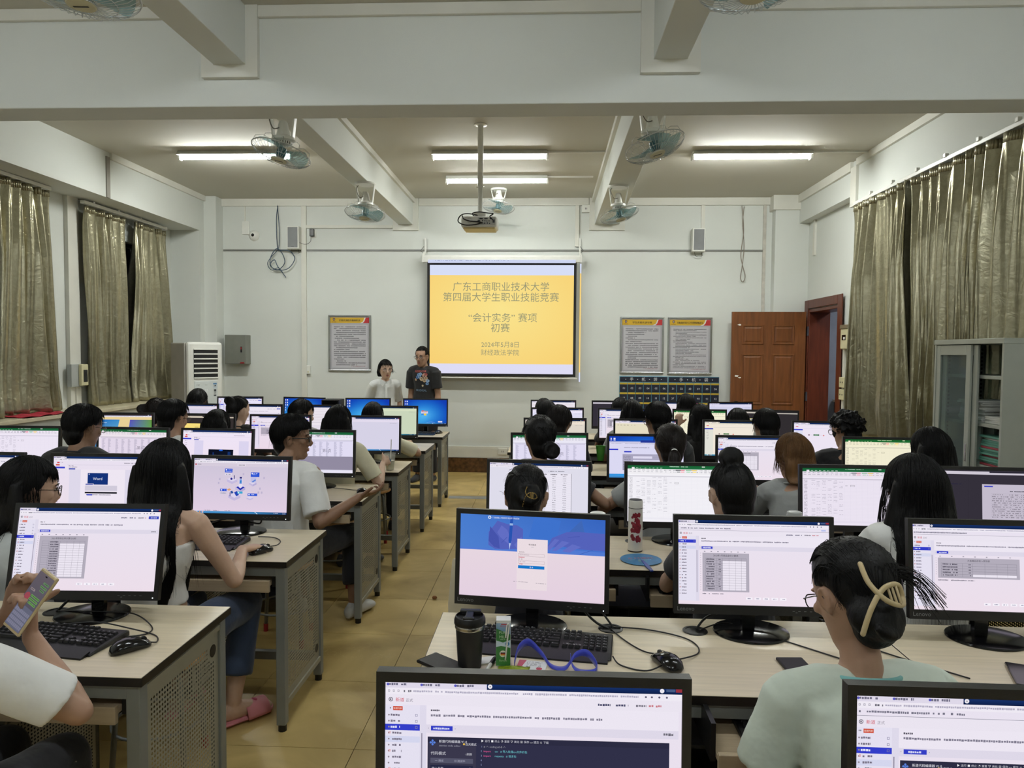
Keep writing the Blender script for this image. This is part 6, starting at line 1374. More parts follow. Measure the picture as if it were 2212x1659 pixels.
phone('black phone lying on the desk left of the mint shirt', (.722, 2.02, .7555), (.99, .06, 0), (-.06, 1, 0), .078, .155, M_black, scr_off)
phone('phone with a pinkish lit screen lying at the right edge', (1.345, 2.02, .7555), (.93, -.37, 0), (-.37, -.93, 0), .078, .158, M_gloss, scr_form)
phone('dark phone lying under the black tumbler at the table corner', (-.285, 1.985, .7555), (.62, .78, 0), (-.78, .62, 0), .076, .155, M_gloss, scr_off)
# ------------------------------------------------------------------ things on the desks
t = thing('travel_mug', 'black insulated travel mug with a flip lid and steel ring', 'mug', (-.212, 1.985, .75), 0)
obj('mug_body', G().lathe([(.030, 0), (.033, .004), (.040, .115), (.041, .118)], n=32), mat('matt_black', (18, 18, 20), .55), t, smooth='auto')
obj('steel_ring', G().lathe([(.0415, .116), (.0425, .118), (.0425, .127), (.0415, .129)], n=32), M_chrome, t, smooth='auto')
obj('mug_lid', G().lathe([(.0435, .128), (.0445, .130), (.0445, .140), (.041, .150), (.038, .152), (.0375, .146), (.001, .146)], n=32), M_black, t, smooth='auto')
g = G(); g.box(-.011, .011, -.036, .020, .150, .158); g.box(-.030, .030, .012, .030, .146, .160); g.box(-.016, .016, -.038, -.024, .146, .157)
obj('flip_tab', g, M_black, t, bevel=.003)
t = thing('milk_carton', 'small tall milk carton with a folded straw reading PURE MILK', 'carton', (-.118, 2.015, .75), R(3))
obj('carton_body', G().box(-.021, .021, -.018, .018, 0, .134), M_white, t, bevel=.0015)
def milk(s):
    W, H = 42, 134; s.rect(0, 0, W, H, (52, 118, 62), (60, 130, 60)); s.layer(); s.poly([(0, 0), (0, 22), (W, 40), (W, 0)], None, [(150, 178, 205), (120, 160, 190), (110, 150, 190), (190, 205, 220)]); s.poly([(0, 58), (0, 78), (14, 74), (W, 80), (W, 56), (20, 64)], None, [(210, 225, 235)]*3+[(190, 212, 232)]*3); s.poly([(0, 0), (0, 6), (W, 6), (W, 0)], (228, 228, 224)); s.layer()
    s.rect(14, 8, 32, 11, (190, 50, 50)); s.text('真木农场', 23, 15, 6, (190, 60, 60)); s.text('PURE', 21, 34, 12, (190, 214, 180), 'c', .95); s.text('MILK', 21, 47, 12, (190, 214, 180), 'c', .95); s.dash(12, 54, 18, 2, (190, 214, 180)); s.disc(33, 68, 6, (60, 130, 190)); s.disc(20, 98, 10, (236, 232, 222), 20); s.layer(); s.text('3.6', 33, 69, 4.5, (230, 240, 250))
    s.rect(13, 94, 27, 97, (20, 20, 20)); s.rect(13, 97, 27, 100, (190, 40, 40)); s.rect(13, 100, 27, 103, (224, 180, 60)); s.text('Europe', 21, 118, 8, (190, 214, 180))
s = Sheet(42, 134, .0405); milk(s); o = obj('carton_print', s.data('carton_print', M_print), None, t); o.location = (0, -.0184, .067)
s = Sheet(36, 134, .0345); s.rect(0, 0, 36, 134, (44, 84, 140), (46, 104, 60)); s.layer(); [s.dash(4, 10+k*5, 26, 2, (190, 205, 220)) for k in range(16)]; o = obj('carton_side_print', s.data('carton_side_print', M_print), None, t); o.location = (-.0214, 0, .067); o.rotation_euler = (0, 0, R(-90))
obj('straw', G().tube(bez([(.006, -.022, .020), (.011, -.022, .075), (.016, -.022, .118), (.0135, -.023, .126), (.010, -.022, .118), (.0065, -.022, .085)], 5), .0022, 6), M_white, t, smooth=True)
# blue lanyard with badge
g = G(); pts = bez([(-.085, 1.985, .765), (-.075, 2.04, .785), (-.045, 2.075, .79), (-.005, 2.05, .765), (.02, 1.995, .756), (.06, 1.985, .756), (.09, 2.03, .775), (.125, 2.04, .776), (.150, 2.0, .758), (.14, 1.965, .756), (.10, 1.965, .757), (.08, 1.985, .765), (.075, 2.02, .776)], 8)
v = []; 
for i, p_ in enumerate(pts):
    tw_ = .5+.5*math.sin(i*.13); a = V(0, .010*(1-tw_), .010*tw_+.002); v += [p_-a*.9, p_+a]
g.add(v, [(2*i, 2*i+1, 2*i+3, 2*i+2) for i in range(len(pts)-1)])
g.v[0][:, 2] = np.maximum(g.v[0][:, 2], .7512)
o = obj('lanyard', g, mat('royal_blue_ribbon', (26, 44, 170), .45, sheen=.3), smooth=True, label='royal blue lanyard coiled in front of the keyboard', cat='lanyard'); sd = o.modifiers.new('t', 'SOLIDIFY'); sd.thickness = .0012
t = thing('name_card', 'white printed card lying between the loops of the blue lanyard', 'card', (-.035, 2.005, .7515), R(-8))
obj('card_stock', G().box(-.042, .042, -.030, .030, 0, .0012), M_white, t)
s = Sheet(84, 60, .083); s.rect(0, 0, 84, 60, (226, 226, 226)); s.layer(); s.rect(0, 0, 22, 60, (196, 90, 110)); s.poly([(22, 0), (12, 60), (22, 60)], (226, 226, 226)); [s.dash(26, 8+k*8, 44, 3.4, (70, 70, 78), .7) for k in range(5)]; s.layer(); s.disc(66, 50, 9, (190, 70, 90)); o = obj('card_print', s.data('card_print', M_print), None, t); o.rotation_euler = (R(-90), 0, 0); o.location = (0, 0, .0016)
# snack packet and pen
g = G(); n = 9; v = [(-.045+i*.01125, -.028+j*.007, .002+.011*math.sin(i/8*math.pi)*math.sin(j/8*math.pi)+.0015*math.sin(i*3+j*2)) for i in range(n) for j in range(n)]
g.add(v, [(i*n+j, (i+1)*n+j, (i+1)*n+j+1, i*n+j+1) for i in range(n-1) for j in range(n-1)])
o = obj('snack_packet', g, mat('lime_foil', (150, 168, 30), .3, .3, var=.5, scale=40), smooth=True, label='small lime green snack packet beside the white card', cat='packet'); o.location = (-.085, 1.965, .7515); sd = o.modifiers.new('t', 'SOLIDIFY'); sd.thickness = .002
t = thing('marker_pen', 'black and white pen lying between the mug and the milk carton', 'pen', (-.157, 1.975, .757), R(78))
obj('pen_barrel', G().tube([(-.05, 0, 0), (.02, 0, 0)], .0052, 12), M_white, t, smooth='auto'); obj('pen_cap', G().tube([(.02, 0, 0), (.06, 0, 0), (.068, 0, 0)], [.006, .006, .003], 12), M_black, t, smooth='auto')
obj('paper_tissue', G().box(-.03, .03, -.02, .02, 0, .004), M_white, bevel=.001, label='small white folded tissue under the mug edge', cat='tissue', loc=(-.165, 2.03, .7505), rz=.4)
# thermos, hand fan, flasks, bottles, cups
t = thing('thermos_flask', 'tall white thermos with a dark red drawing and black rim', 'thermos', (.408, 3.235, .75), 0)
obj('flask_body', G().lathe([(.031, .002), (.0325, .005), (.0325, .198)], n=32), mat('pearl_white', (214, 212, 204), .3), t, smooth='auto')
obj('base_ring', G().lathe([(.0315, 0), (.0330, .001), (.0330, .006), (.0315, .006)], n=32), M_black, t); obj('seam_ring', G().lathe([(.0327, .198), (.0327, .2005)], n=32), M_black, t)
obj('flask_cap', G().lathe([(.0325, .2005), (.0325, .228), (.030, .235), (.0295, .233), (.026, .228), (.001, .226)], n=32), mat('pearl_white', (214, 212, 204), .3), t, smooth='auto')
obj('cap_mouth', G().lathe([(.0285, .2335), (.0285, .235), (.001, .2352)], n=24), M_dark, t)
# the printed figure is replaced by plain dark red blots, bent round the body
rg = np.random.default_rng(4); g = G()
for k in range(26):
    a0 = rg.uniform(-2.25, -1.1); z0 = .055+.12*rg.random(); r_ = rg.uniform(.004, .011)*(1.2-abs(z0-.10)*4)
    n = 7; v = [((.0331+k*2e-5)*math.cos(a0+r_*math.cos(q)/.033), (.0331+k*2e-5)*math.sin(a0+r_*math.cos(q)/.033), z0+1.3*r_*math.sin(q)*rg.uniform(.6, 1.2)) for q in np.linspace(0, 5.4, n)]; g.add(v, [tuple(range(n))])
o = obj('printed_blots', g, mat('dark_red_print', (120, 26, 40), .4, var=.4, scale=90), t)
t = thing('hand_fan', 'blue round plastic hand fan lying beside the thermos', 'fan', (.415, 3.085, .7535), R(8))
g = G(); g.lathe([(.001, 0), (.088, 0), (.089, .001), (.088, .002), (.001, .002)], n=40); obj('fan_blade', g, mat('fan_blue', (40, 120, 170), .4, var=.25, scale=20), t)
s = Sheet(100, 100, .17); s.text('乡村振兴', 50, 42, 17, (196, 120, 130)); s.dash(20, 54, 60, 4, (160, 200, 220)); s.text('助力', 50, 66, 12, (150, 180, 120)); o = obj('fan_print', s.data('fan_print', M_print), None, t); o.rotation_euler = (R(-90), 0, 0); o.location = (0, 0, .0024)
obj('fan_handle', G().prism([(-.006, -.17), (-.009, -.10), (-.005, -.02), (.005, -.02), (.009, -.10), (.006, -.17)], -.0015, .0045, 'z'), mat('fan_handle_blue', (30, 60, 150), .35), t, bevel=.001)
def flask(label, x, y, h, r, mb, mc, z=.75):
    t = thing('water_bottle', label, 'bottle', (x, y, z), 0)
    obj('bottle_body', G().lathe([(r*.9, 0), (r, .006), (r, h*.74), (r*.86, h*.80)], n=28), mb, t, smooth='auto')
    obj('bottle_cap', G().lathe([(r*1.04, h*.76), (r*1.04, h*.88), (r*.92, h*.94), (r*.9, h*.985), (r*.7, h), (.001, h)], n=28), mc, t, smooth='auto')
    obj('carry_loop', G().tube([(r*.9, 0, h*.86), (r*1.25, 0, h*.88), (r*1.25, 0, h*.80), (r*.95, 0, h*.78)], .003, 6), mc, t, smooth=True)
    return t
M_pgrey = mat('pale_grey_lid', (170, 174, 172), .4); M_ivory = mat('ivory_body', (206, 206, 186), .35)
flask('ivory water bottle with pale grey flip lid left of the long-haired woman in white', 1.053, 3.05, .235, .034, M_ivory, M_pgrey)
flask('white water bottle with round white cap beside the gold-clip head', .222, 3.03, .22, .036, M_white, M_white)
t = thing('drink_bottle', 'clear plastic tea bottle with white cap and yellow label by the ponytail', 'bottle', (1.0, 4.38, .75))
M_clear = glass('clear_plastic', (.94, .95, .93), .05, .14)
obj('bottle_body', G().lathe([(.026, 0), (.031, .006), (.031, .125), (.028, .145), (.014, .168), (.0135, .178)], n=24), M_clear, t, smooth='auto')
obj('bottle_label', G().lathe([(.0316, .045), (.0316, .115)], n=24), mat('yellow_label', (214, 190, 60), .45, var=.5, scale=50), t, smooth='auto'); obj('bottle_cap', G().lathe([(.0165, .176), (.0165, .196), (.001, .197)], n=20), M_white, t, smooth='auto')
obj('bottle_tea', G().lathe([(.024, .004), (.029, .008), (.029, .11), (.001, .11)], n=20), mat('tea', (150, 120, 70), .2), t)
o = obj('paper_cup', G().lathe([(.026, 0), (.040, .118), (.0425, .120), (.0425, .123), (.039, .121), (.0255, .004), (.001, .003)], n=24), mat('green_cup', (70, 150, 50), .4), smooth='auto', label='green plastic cup between two monitors in the right bank', cat='cup', loc=(.455, 5.98, .75))
t = thing('iced_drink', 'clear plastic cup of iced drink with a straw and blue round logo', 'drink', (-1.185, 5.33, .75))
obj('cup_wall', G().lathe([(.029, 0), (.043, .125), (.046, .126), (.046, .129), (.042, .129), (.0285, .003), (.001, .003)], n=28), M_clear, t, smooth='auto')
obj('drink_liquid', G().lathe([(.027, .005), (.036, .075), (.001, .076)], n=24), mat('pale_tea', (186, 176, 140), .15), t, smooth='auto'); obj('straw', G().tube([(.004, 0, .01), (.010, 0, .235)], .0035, 8), M_white, t)
g = G(); g.v = []; 
v = [(.0392*math.cos(-1.571+.017/.039*math.cos(q)), .0392*math.sin(-1.571+.017/.039*math.cos(q)), .075+.019*math.sin(q)) for q in np.linspace(0, 6.0, 16)]; g.add([(a_*1.02, b_*1.02, c_) for a_, b_, c_ in v], [tuple(range(16))]); obj('cup_logo', g, mat('logo_blue', (30, 96, 150), .4), t)
# canvas bag on the back of the aisle chair
g = G(); g.tube(bez([(-.28, 2.62, .86), (-.27, 2.63, .93), (-.23, 2.64, .95), (-.19, 2.64, .93), (-.18, 2.63, .86)], 5), .011, 8, flat=.35)
cb = obj('canvas_bag', G().sweep([(V(-.23, 2.64, z), V(a, 0, 0), V(0, b, 0)) for z, a, b in ((.50, .10, .04), (.52, .13, .055), (.70, .135, .05), (.86, .12, .03), (.87, .115, .028))], 16), cloth('canvas', (196, 186, 160)), smooth='auto', label='cream canvas bag hanging beside the gold-clip student', cat='bag')
obj('bag_strap', g, cloth('canvas', (196, 186, 160)), cb, smooth=True)
# ------------------------------------------------------------------ stools
def make_stool(label, x, y):
    t = thing('stool', label, 'stool', (x, y, 0), 0, 'round wooden stools with tubular legs')
    obj('seat', G().lathe([(.001, .430), (.165, .430), (.172, .436), (.172, .446), (.165, .452), (.001, .452)], n=32), M_seat, t, smooth='auto')
    for k in range(4):
        a = math.pi/4+k*math.pi/2; c, s_ = math.cos(a), math.sin(a)
        l = obj('leg', G().tube([(c*.10, s_*.10, .422), (c*.135, s_*.135, .418), (c*.155, s_*.155, .395), (c*.185, s_*.185, .03)], .011, 8), M_grey, t, smooth=True)
        obj('foot_cap', G().cyl((c*.1855, s_*.1855, .0), (c*.184, s_*.184, .045), .0135, n=10), M_red, l)
    obj('leg_ring', G().tube([(.168*math.cos(a), .168*math.sin(a), .20) for a in np.linspace(0, 2*math.pi, 25)], .006, 6), M_grey, t, smooth=True)
    return t
st = make_stool('round wooden stool under the standing-height view by the left aisle, second row', -1.50, 2.62)
first = True
for lb, p_ in PEOPLE.items():
    if 'standing' in lb: continue
    short = lb.split(',')[0]
    x, y = p_['org'][0], p_['org'][1]-.0
    lab = 'stool under the '+' '.join(short.split()[:13])
    if first: st.location = (x, y, 0); st['label'] = lab; first = False
    else: dup(st, (x, y, 0), .3*random.random(), lab)
# ------------------------------------------------------------------ ceiling fans
M_blade = glass('blue_blade', (.42, .60, .64), .25, .32); M_wirew = mat('wire_white', (190, 192, 190), .3, .4); M_badge = mat('badge_cream', (196, 192, 160), .4)
def fan(label, x, y, z, tilt, az, mount, gid):
    """mount: height of the surface it hangs from"""
    t = thing('orbit_fan', label, 'fan', (x, y, 0), 0, 'caged fans hanging from beams and ceiling')
    g = G(); g.lathe([(.001, mount), (.105, mount), (.105, mount-.012), (.098, mount-.022), (.001, mount-.022)], n=24); top = obj('mount_plate', g, M_white, t, smooth='auto')
    dz = mount-z
    g = G()
    for s in (-1, 1): g.prism([(s*.092, mount-.02), (s*.100, mount-.02), (s*.072, z+.055), (s*.060, z+.055)], -.026, .026, 'y')
    obj('hanger_bracket', g, M_white, t, bevel=.004)
    g = G(); g.lathe([(.001, z+.185), (.022, z+.185), (.030, z+.175), (.048, z+.085), (.060, z+.075), (.078, z+.070), (.080, z+.050), (.060, z+.040), (.058, z+.020), (.03, z+.012), (.001, z+.012)], n=28); mo = obj('motor_housing', g, M_white, t, smooth='auto')
    g = G()
    for k in range(22):
        a = k*2*math.pi/22; g.box(-.002, .002, .050, .061, z+.022, z+.038, Matrix.Rotation(a, 4, 'Z'))
    obj('vent_slot', g, M_dark, mo)
    rot = np.array(Matrix.Rotation(tilt, 3, 'Y') @ Matrix.Rotation(az, 3, 'X')); HM = M4(rot, V(0, 0, z+.015))
    Rr = .205; N = 44
    def put(name, g, m, smooth=True): return obj(name, g, m, t, smooth=smooth)
    g = G(); g.M = HM; ring = lambda r, zz: [(r*math.cos(a), r*math.sin(a), zz) for a in np.linspace(0, 2*math.pi, 41)]
    g.tube(ring(Rr, -.055), .0038, 6, cap=False); g.tube(ring(Rr*.62, -.098), .0016, 5, cap=False); g.tube(ring(.055, -.110), .0022, 5, cap=False)
    for k in range(N):
        a = k*2*math.pi/N; c, s_ = math.cos(a), math.sin(a); g.tube([(c*.05, s_*.05, -.110), (c*.12, s_*.12, -.103), (c*.17, s_*.17, -.088), (c*.198, s_*.198, -.068), (c*Rr, s_*Rr, -.055)], .0016, 3)
    put('front_grille', g, M_wirew)
    g = G(); g.M = HM
    for k in range(10):
        a = k*2*math.pi/10; c, s_ = math.cos(a), math.sin(a); g.tube([(c*.06, s_*.06, .0), (c*.15, s_*.15, .012), (c*.195, s_*.195, -.015), (c*(Rr), s_*(Rr), -.055)], .0017, 4)
    put('rear_guard', g, M_wirew)
    g = G(); g.M = HM; g.lathe([(.001, -.118), (.050, -.116), (.056, -.108), (.050, -.104), (.001, -.104)], n=24); bd = put('centre_badge', g, M_badge, 'auto')
    g = G(); g.M = HM; g.box(-.03, .03, -.004, .004, -.1192, -.1182); obj('badge_lettering', g, M_black, bd)
    g = G(); g.M = HM; g.lathe([(.001, -.02), (.030, -.022), (.034, -.05), (.030, -.085), (.001, -.088)], n=20); hb = put('blade_hub', g, mat('hub_teal', (48, 96, 106), .35), 'auto')
    for k in range(3):
        a0 = k*2*math.pi/3+.4; v = []; n1, n2 = 7, 9
        for i in range(n1):
            r_ = .03+(.185-.03)*i/(n1-1)
            for j in range(n2):
                q = (j/(n2-1)-.5); wd = (.5+1.1*(1-i/(n1-1))**.3*.0+.55*math.sin((i/(n1-1))*1.9)); a = a0+q*wd*1.25; v.append((r_*math.cos(a), r_*math.sin(a), -.055-.045*q*1.1+.01*math.cos(q*3)))
        g = G(); g.M = HM; g.add(v, [(i*n2+j, i*n2+j+1, (i+1)*n2+j+1, (i+1)*n2+j) for i in range(n1-1) for j in range(n2-1)]); b_ = put('blade', g, M_blade)
    obj('motor_cord', G().tube(bez([(-.07, -.02, mount-.03), (-.085, -.04, z+.20), (-.05, -.06, z+.12), (-.01, -.05, z+.125)], 5), .004, 6), mat('fan_cord_grey', (120, 116, 108), .5), t, smooth=True)
    return t
fan('caged fan in front of the leftmost lit ceiling light', -1.87, 5.0, 3.075, R(13), R(-11), 3.385, 1)
fan('caged fan on the right beam just beyond the cross beam', .70, 4.96, 3.09, R(-17), R(-11), 3.385, 2)
fan('caged fan at the front end of the left beam, above the speaker', -1.89, 7.35, 3.11, R(3), R(-12), 3.385, 3)
fan('caged fan at the front end of the right beam, tilted right', .72, 7.52, 3.125, R(-15), R(-8), 3.385, 4)
fan('caged fan hanging from the ceiling right behind the projector', -.64, 9.2, 3.55, R(7), R(-12), ZC, 5)
fan('caged fan cut off by the top edge at the left', -1.80, 2.72, 3.065, R(2), R(-2), 3.385, 6)
fan('caged fan cut off by the top edge at the right', .74, 2.72, 3.055, R(-3), R(-3), 3.385, 7)
# ------------------------------------------------------------------ projector on its pole
t = thing('projector', 'white projector on a long white ceiling pole, ports facing the room', 'projector', (-.632, 6.62, 0), 0)
obj('ceiling_pole', G().cyl((0, 0, 3.18), (0, 0, ZC), .026, n=20), M_white, t, smooth='auto'); obj('inner_pole', G().cyl((0, 0, 2.93), (0, 0, 3.19), .020, n=20), M_white, t, smooth='auto')
obj('pole_flange', G().lathe([(.001, ZC), (.06, ZC), (.06, ZC-.008), (.03, ZC-.012)], n=20), M_white, t)
for s in (-1, 1): obj('pole_screw', G().cyl((s*.02, -.01, 3.17), (s*.036, -.012, 3.17), .004, n=8), M_chrome, t)
g = G(); g.box(-.055, .055, -.04, .04, 2.895, 2.935); obj('mount_bracket', g, M_white, t, bevel=.004)
bd = obj('projector_body', G().box(-.165, .165, -.12, .13, 2.785, 2.885), M_white, t, bevel=.022); bd.modifiers['bevel'].segments = 4
obj('lens_barrel', G().cyl((.08, .12, 2.835), (.08, .16, 2.835), .035, n=20), M_dark, t)
M_under = mat('warm_cream_plastic', (216, 196, 140), .4); obj('underside_cover', G().box(-.145, .145, -.105, .115, 2.772, 2.786), M_under, t, bevel=.006)
obj('port_panel', G().box(-.01, .150, -.1225, -.119, 2.803, 2.872), mat('port_grey', (190, 190, 186), .4), t)
for k, (x, z_, w_, h_) in enumerate(((.02, 2.860, .03, .010), (.065, 2.860, .030, .010), (.11, 2.862, .022, .012), (.0, 2.842, .022, .010), (.035, 2.842, .010, .010), (.055, 2.840, .010, .010), (.073, 2.840, .010, .010), (.093, 2.840, .010, .010), (.03, 2.822, .012, .012), (.052, 2.820, .016, .010), (.078, 2.820, .012, .012), (.098, 2.818, .010, .010), (.135, 2.838, .020, .028))):
    obj('port', G().box(x-w_/2, x+w_/2, -.1245, -.122, z_-h_/2, z_+h_/2), M_gloss, t)
obj('speaker_ring', G().lathe([(.022, 0), (.024, .001), (.022, .002), (.001, .001)], n=20), mat('ring_grey', (200, 200, 196), .4), t).matrix_local = Matrix.Translation((-.085, -.1212, 2.845)) @ Matrix.Rotation(R(90), 4, 'X')
cable('thick black cable looping round the projector back', [(.02-.632, 6.60, 2.90), (-.10-.632, 6.55, 2.915), (-.165-.632, 6.50, 2.89), (-.185-.632, 6.47, 2.83), (-.12-.632, 6.45, 2.795), (-.03-.632, 6.46, 2.80), (.02-.632, 6.49, 2.82)], .0055)
cable('second black cable hooked on the projector', [(-.15-.632, 6.50, 2.885), (-.13-.632, 6.46, 2.85), (-.07-.632, 6.45, 2.83), (.0-.632, 6.46, 2.825), (.03-.632, 6.49, 2.82)], .0065)
cable('black cable lying in a loop on top of the projector', [(-.05-.632, 6.52, 2.89), (-.06-.632, 6.53, 2.915), (0-.632, 6.52, 2.925), (.08-.632, 6.52, 2.915), (.13-.632, 6.50, 2.905), (.10-.632, 6.50, 2.88), (.13-.632, 6.485, 2.845)], .0055)
# ------------------------------------------------------------------ projection screen
t = thing('projection_screen', 'projection screen lit with a yellow title slide in Chinese', 'screen', (-.625, 9.62, 0), 0)
SX, ST, SB = 1.005, 2.86, 1.33
obj('screen_casing', G().prism([(-.04, 2.86), (-.045, 2.93), (-.02, 2.955), (.04, 2.955), (.045, 2.88), (.03, 2.86)], -1.06, 1.06, 'x'), M_white, t, bevel=.004)
for s in (-1, 1):
    obj('casing_end', G().box(s*1.06-.012, s*1.06+.012, -.05, .05, 2.855, 2.96), M_white, t, bevel=.004)
    g = G(); g.box(s*1.05-.012, s*1.05+.012, .10, .115, 3.0, 3.20); g.box(s*1.05-.012, s*1.05+.012, .0, .115, 2.985, 3.0); g.box(s*1.05-.012, s*1.05+.012, -.01, .002, 2.95, 2.985); obj('wall_bracket', g, M_white, t, bevel=.002)
    obj('bracket_hook', G().tube(bez([(s*1.05, -.02, 3.07), (s*1.07, -.03, 3.04), (s*1.09, -.03, 3.01), (s*1.06, -.03, 2.99)], 4), .003, 5), M_dark, t)
obj('screen_fabric', G().box(-SX, SX, -.004, .004, SB, ST), mat('screen_black', (14, 14, 15), .7), t)
obj('bottom_bar', G().box(-SX-.02, SX+.02, -.014, .014, SB-.03, SB-.012), M_white, t, bevel=.003)
def slide(s):
    W, H = s.W, s.H; s.rect(0, 0, W, H, (214, 222, 246), (222, 220, 244)); s.layer()
    n, m = 12, 8; y0, y1 = 7.0, H-6.8
    def col(a, b): d = math.hypot(a-.5, (b-.38)*.9); return (250-4*d, 228-26*d, 142-34*d)
    for i in range(n):
        for j in range(m):
            a, b, c, d = i/n, (i+1)/n, j/m, (j+1)/m
            s.poly([(a*W, y0+(y1-y0)*c), (a*W, y0+(y1-y0)*d), (b*W, y0+(y1-y0)*d), (b*W, y0+(y1-y0)*c)], None, [col(p_, q) for p_, q in ((a, c), (a, d), (b, d), (b, c))])
    s.layer(); c = (150, 150, 118)
    s.text('广东工商职业技术大学', 49.6, 15.0, 6.75, c); s.text('第四届大学生职业技能竞赛', 49.6, 22.2, 6.75, c); s.text('“会计实务” 赛项', 51, 36.4, 6.75, c); s.text('初赛', 49.4, 43.4, 6.75, c); s.text('2024年5月8日', 49.3, 55.0, 4.5, c); s.text('财经政法学院', 49.3, 60.6, 4.5, c)
w_ = 1.94; h_ = 1.46; s = Sheet(100, 100*h_/w_, w_); slide(s); o = obj('projected_image', s.data('projected_image', M_screen), None, t); o.location = (.0, -.0055, (ST+SB)/2)
s = Sheet(100, 2.2, 1.98); s.rect(0, 0, 100, 2.2, (206, 214, 240)); s.layer(); s.dash(5, .3, 50, .6, (150, 160, 196), .5); o = obj('projected_spill', s.data('projected_spill', M_screen), None, t); o.location = (0, -.047, 2.868)  # emissive band painted on the casing in place of projector overspill
s = Sheet(1, 100, .016); s.rect(0, 0, 1, 8, (220, 226, 250)); s.rect(0, 8, 1, 92, (250, 214, 130)); s.rect(0, 92, 1, 100, (220, 226, 250)); o = obj('painted_spill_edge', s.data('painted_spill_edge', M_screen), None, t); o.location = (1.065, .128, 2.06)  # glowing strip imitates projector light spilling past the screen onto the wall
# ------------------------------------------------------------------ framed rules on the front wall
def poster(label, x0, x1, z0, z1, title, seed, ts=1, lines=18):
    t = thing('framed_notice', label, 'notice', ((x0+x1)/2, YF, (z0+z1)/2), 0, 'framed rules on the front wall'); w, h = x1-x0, z1-z0; b = .026
    for a in ((-w/2, w/2, h/2-b, h/2), (-w/2, w/2, -h/2, -h/2+b), (-w/2, -w/2+b, -h/2+b, h/2-b), (w/2-b, w/2, -h/2+b, h/2-b)): obj('frame_bar', G().box(a[0], a[1], -.022, 0, a[2], a[3]), mat('brushed_aluminium', (176, 178, 176), .25, .9), t, bevel=.004)
    obj('backing', G().box(-w/2+b, w/2-b, -.010, 0, -h/2+b, h/2-b), M_white, t)
    s = Sheet(100, 100*(h-2*b)/(w-2*b), w-2*b); W, H = s.W, s.H; random.seed(seed)
    s.rect(0, 0, W, H, (170, 168, 174)); s.layer(); s.rect(0, 2, W, 16, (204, 164, 36)); s.rect(4, 20, 96, H-5, (188, 186, 192)); s.layer()
    s.poly([(82, 16), (86, 13), (90, 2), (W, 2), (W, 16)], (184, 40, 44)); s.poly([(76, 16), (84, 12), (88, 2), (91, 2), (88, 11), (83, 16)], (224, 222, 216)); s.poly([(7, 3.5), (6.6, 8), (9.2, 11.5), (12.4, 8), (12, 3.5)], (96, 48, 44)); s.layer(); s.poly([(8, 4.8), (8, 8), (9.4, 9.8), (11, 8), (11, 4.8)], (150, 150, 160)); s.dash(4, 12.6, 11, 1.2, (90, 60, 30), 1)
    s.text(title, 50, 9.4, 5.6, (34, 26, 12), 'c', ts, bold=.03); y = 24.5; st_ = (H-38)/lines; k = 0
    while y < H-13:
        ind = random.random() < .45; s.dash(9+(6 if ind else 0), y, (82-(6 if ind else 0))*(1 if random.random() < .65 else random.uniform(.25, .8)), st_*.52, (84, 82, 88), .93); y += st_
    s.text('广东工商职业技术大学', 90, H-8.6, 3.6, (140, 70, 74), 'r'); o = obj('printed_sheet', s.data('printed_sheet', M_print), None, t); o.location = (0, -.0105, 0); random.seed(5)
poster('framed notice hanging alone left of the projection screen', -3.027, -2.432, 1.372, 2.154, '实验实训指导教师职责', 3, .98, 20)
poster('left framed notice above the numbered phone pockets', .984, 1.572, 1.377, 2.148, '学生实验实训守则', 4, 1.1, 21)
poster('right framed notice above the numbered phone pockets, nearest the door', 1.622, 2.215, 1.371, 2.148, '实验(训)室安全与卫生管理条例(试行)', 5, .69, 27)
# numbered phone pockets
M_navy = cloth('navy', (20, 26, 46)); M_ltb = cloth('light_blue_piping', (96, 150, 172)); M_yel = cloth('yellow_band', (200, 170, 50))
for lb, x0, x1, n0 in (('navy phone pocket hanger numbered from 01, left one', .983, 1.633, 1), ('navy phone pocket hanger numbered from 31, right one', 1.640, 2.322, 31)):
    t = thing('phone_pocket_hanger', lb, 'pocket hanger', (x0, YF, 1.345), 0, 'numbered phone pocket hangers'); w = x1-x0; hh = .085; ph = .133; rows = 5
    obj('backing_cloth', G().box(0, w, -.012, 0, -hh-ph*rows, 0), M_ltb, t, bevel=.003); obj('header_strip', G().box(.008, w-.006, -.015, -.011, -hh+.008, -.008), M_navy, t)
    s = Sheet(100, 12, w*.98); 
    for k, ch in enumerate('手机袋'): s.text(ch, 25+k*25, 6, 8.5, (222, 224, 226), 'c', .95)
    for k in range(4): s.disc(12.5+k*25, 6, 1, (210, 212, 216), 8)
    o = obj('header_lettering', s.data('header_lettering', M_print), None, t); o.location = (w/2, -.0158, -hh/2)
    for r in range(rows):
        for c_ in range(6):
            a = c_*w/6; zt = -hh-r*ph
            pk = obj('phone_pocket', G().box(a+.007, a+w/6-.005, -.028, -.010, zt-ph+.006, zt-.026), M_navy, t, bevel=.004); obj('yellow_band', G().box(a+.005, a+w/6-.003, -.024, -.011, zt-.026, zt-.004), M_yel, pk)
            s = Sheet(10, 8, .068); s.text('%02d' % (n0+r*6+c_), 5, 4, 5.4, (226, 228, 230), 'c', 1.02); o = obj('number_print', s.data('number_print', M_print), None, pk); o.location = (a+w/12+.006, -.0288, zt-.078)
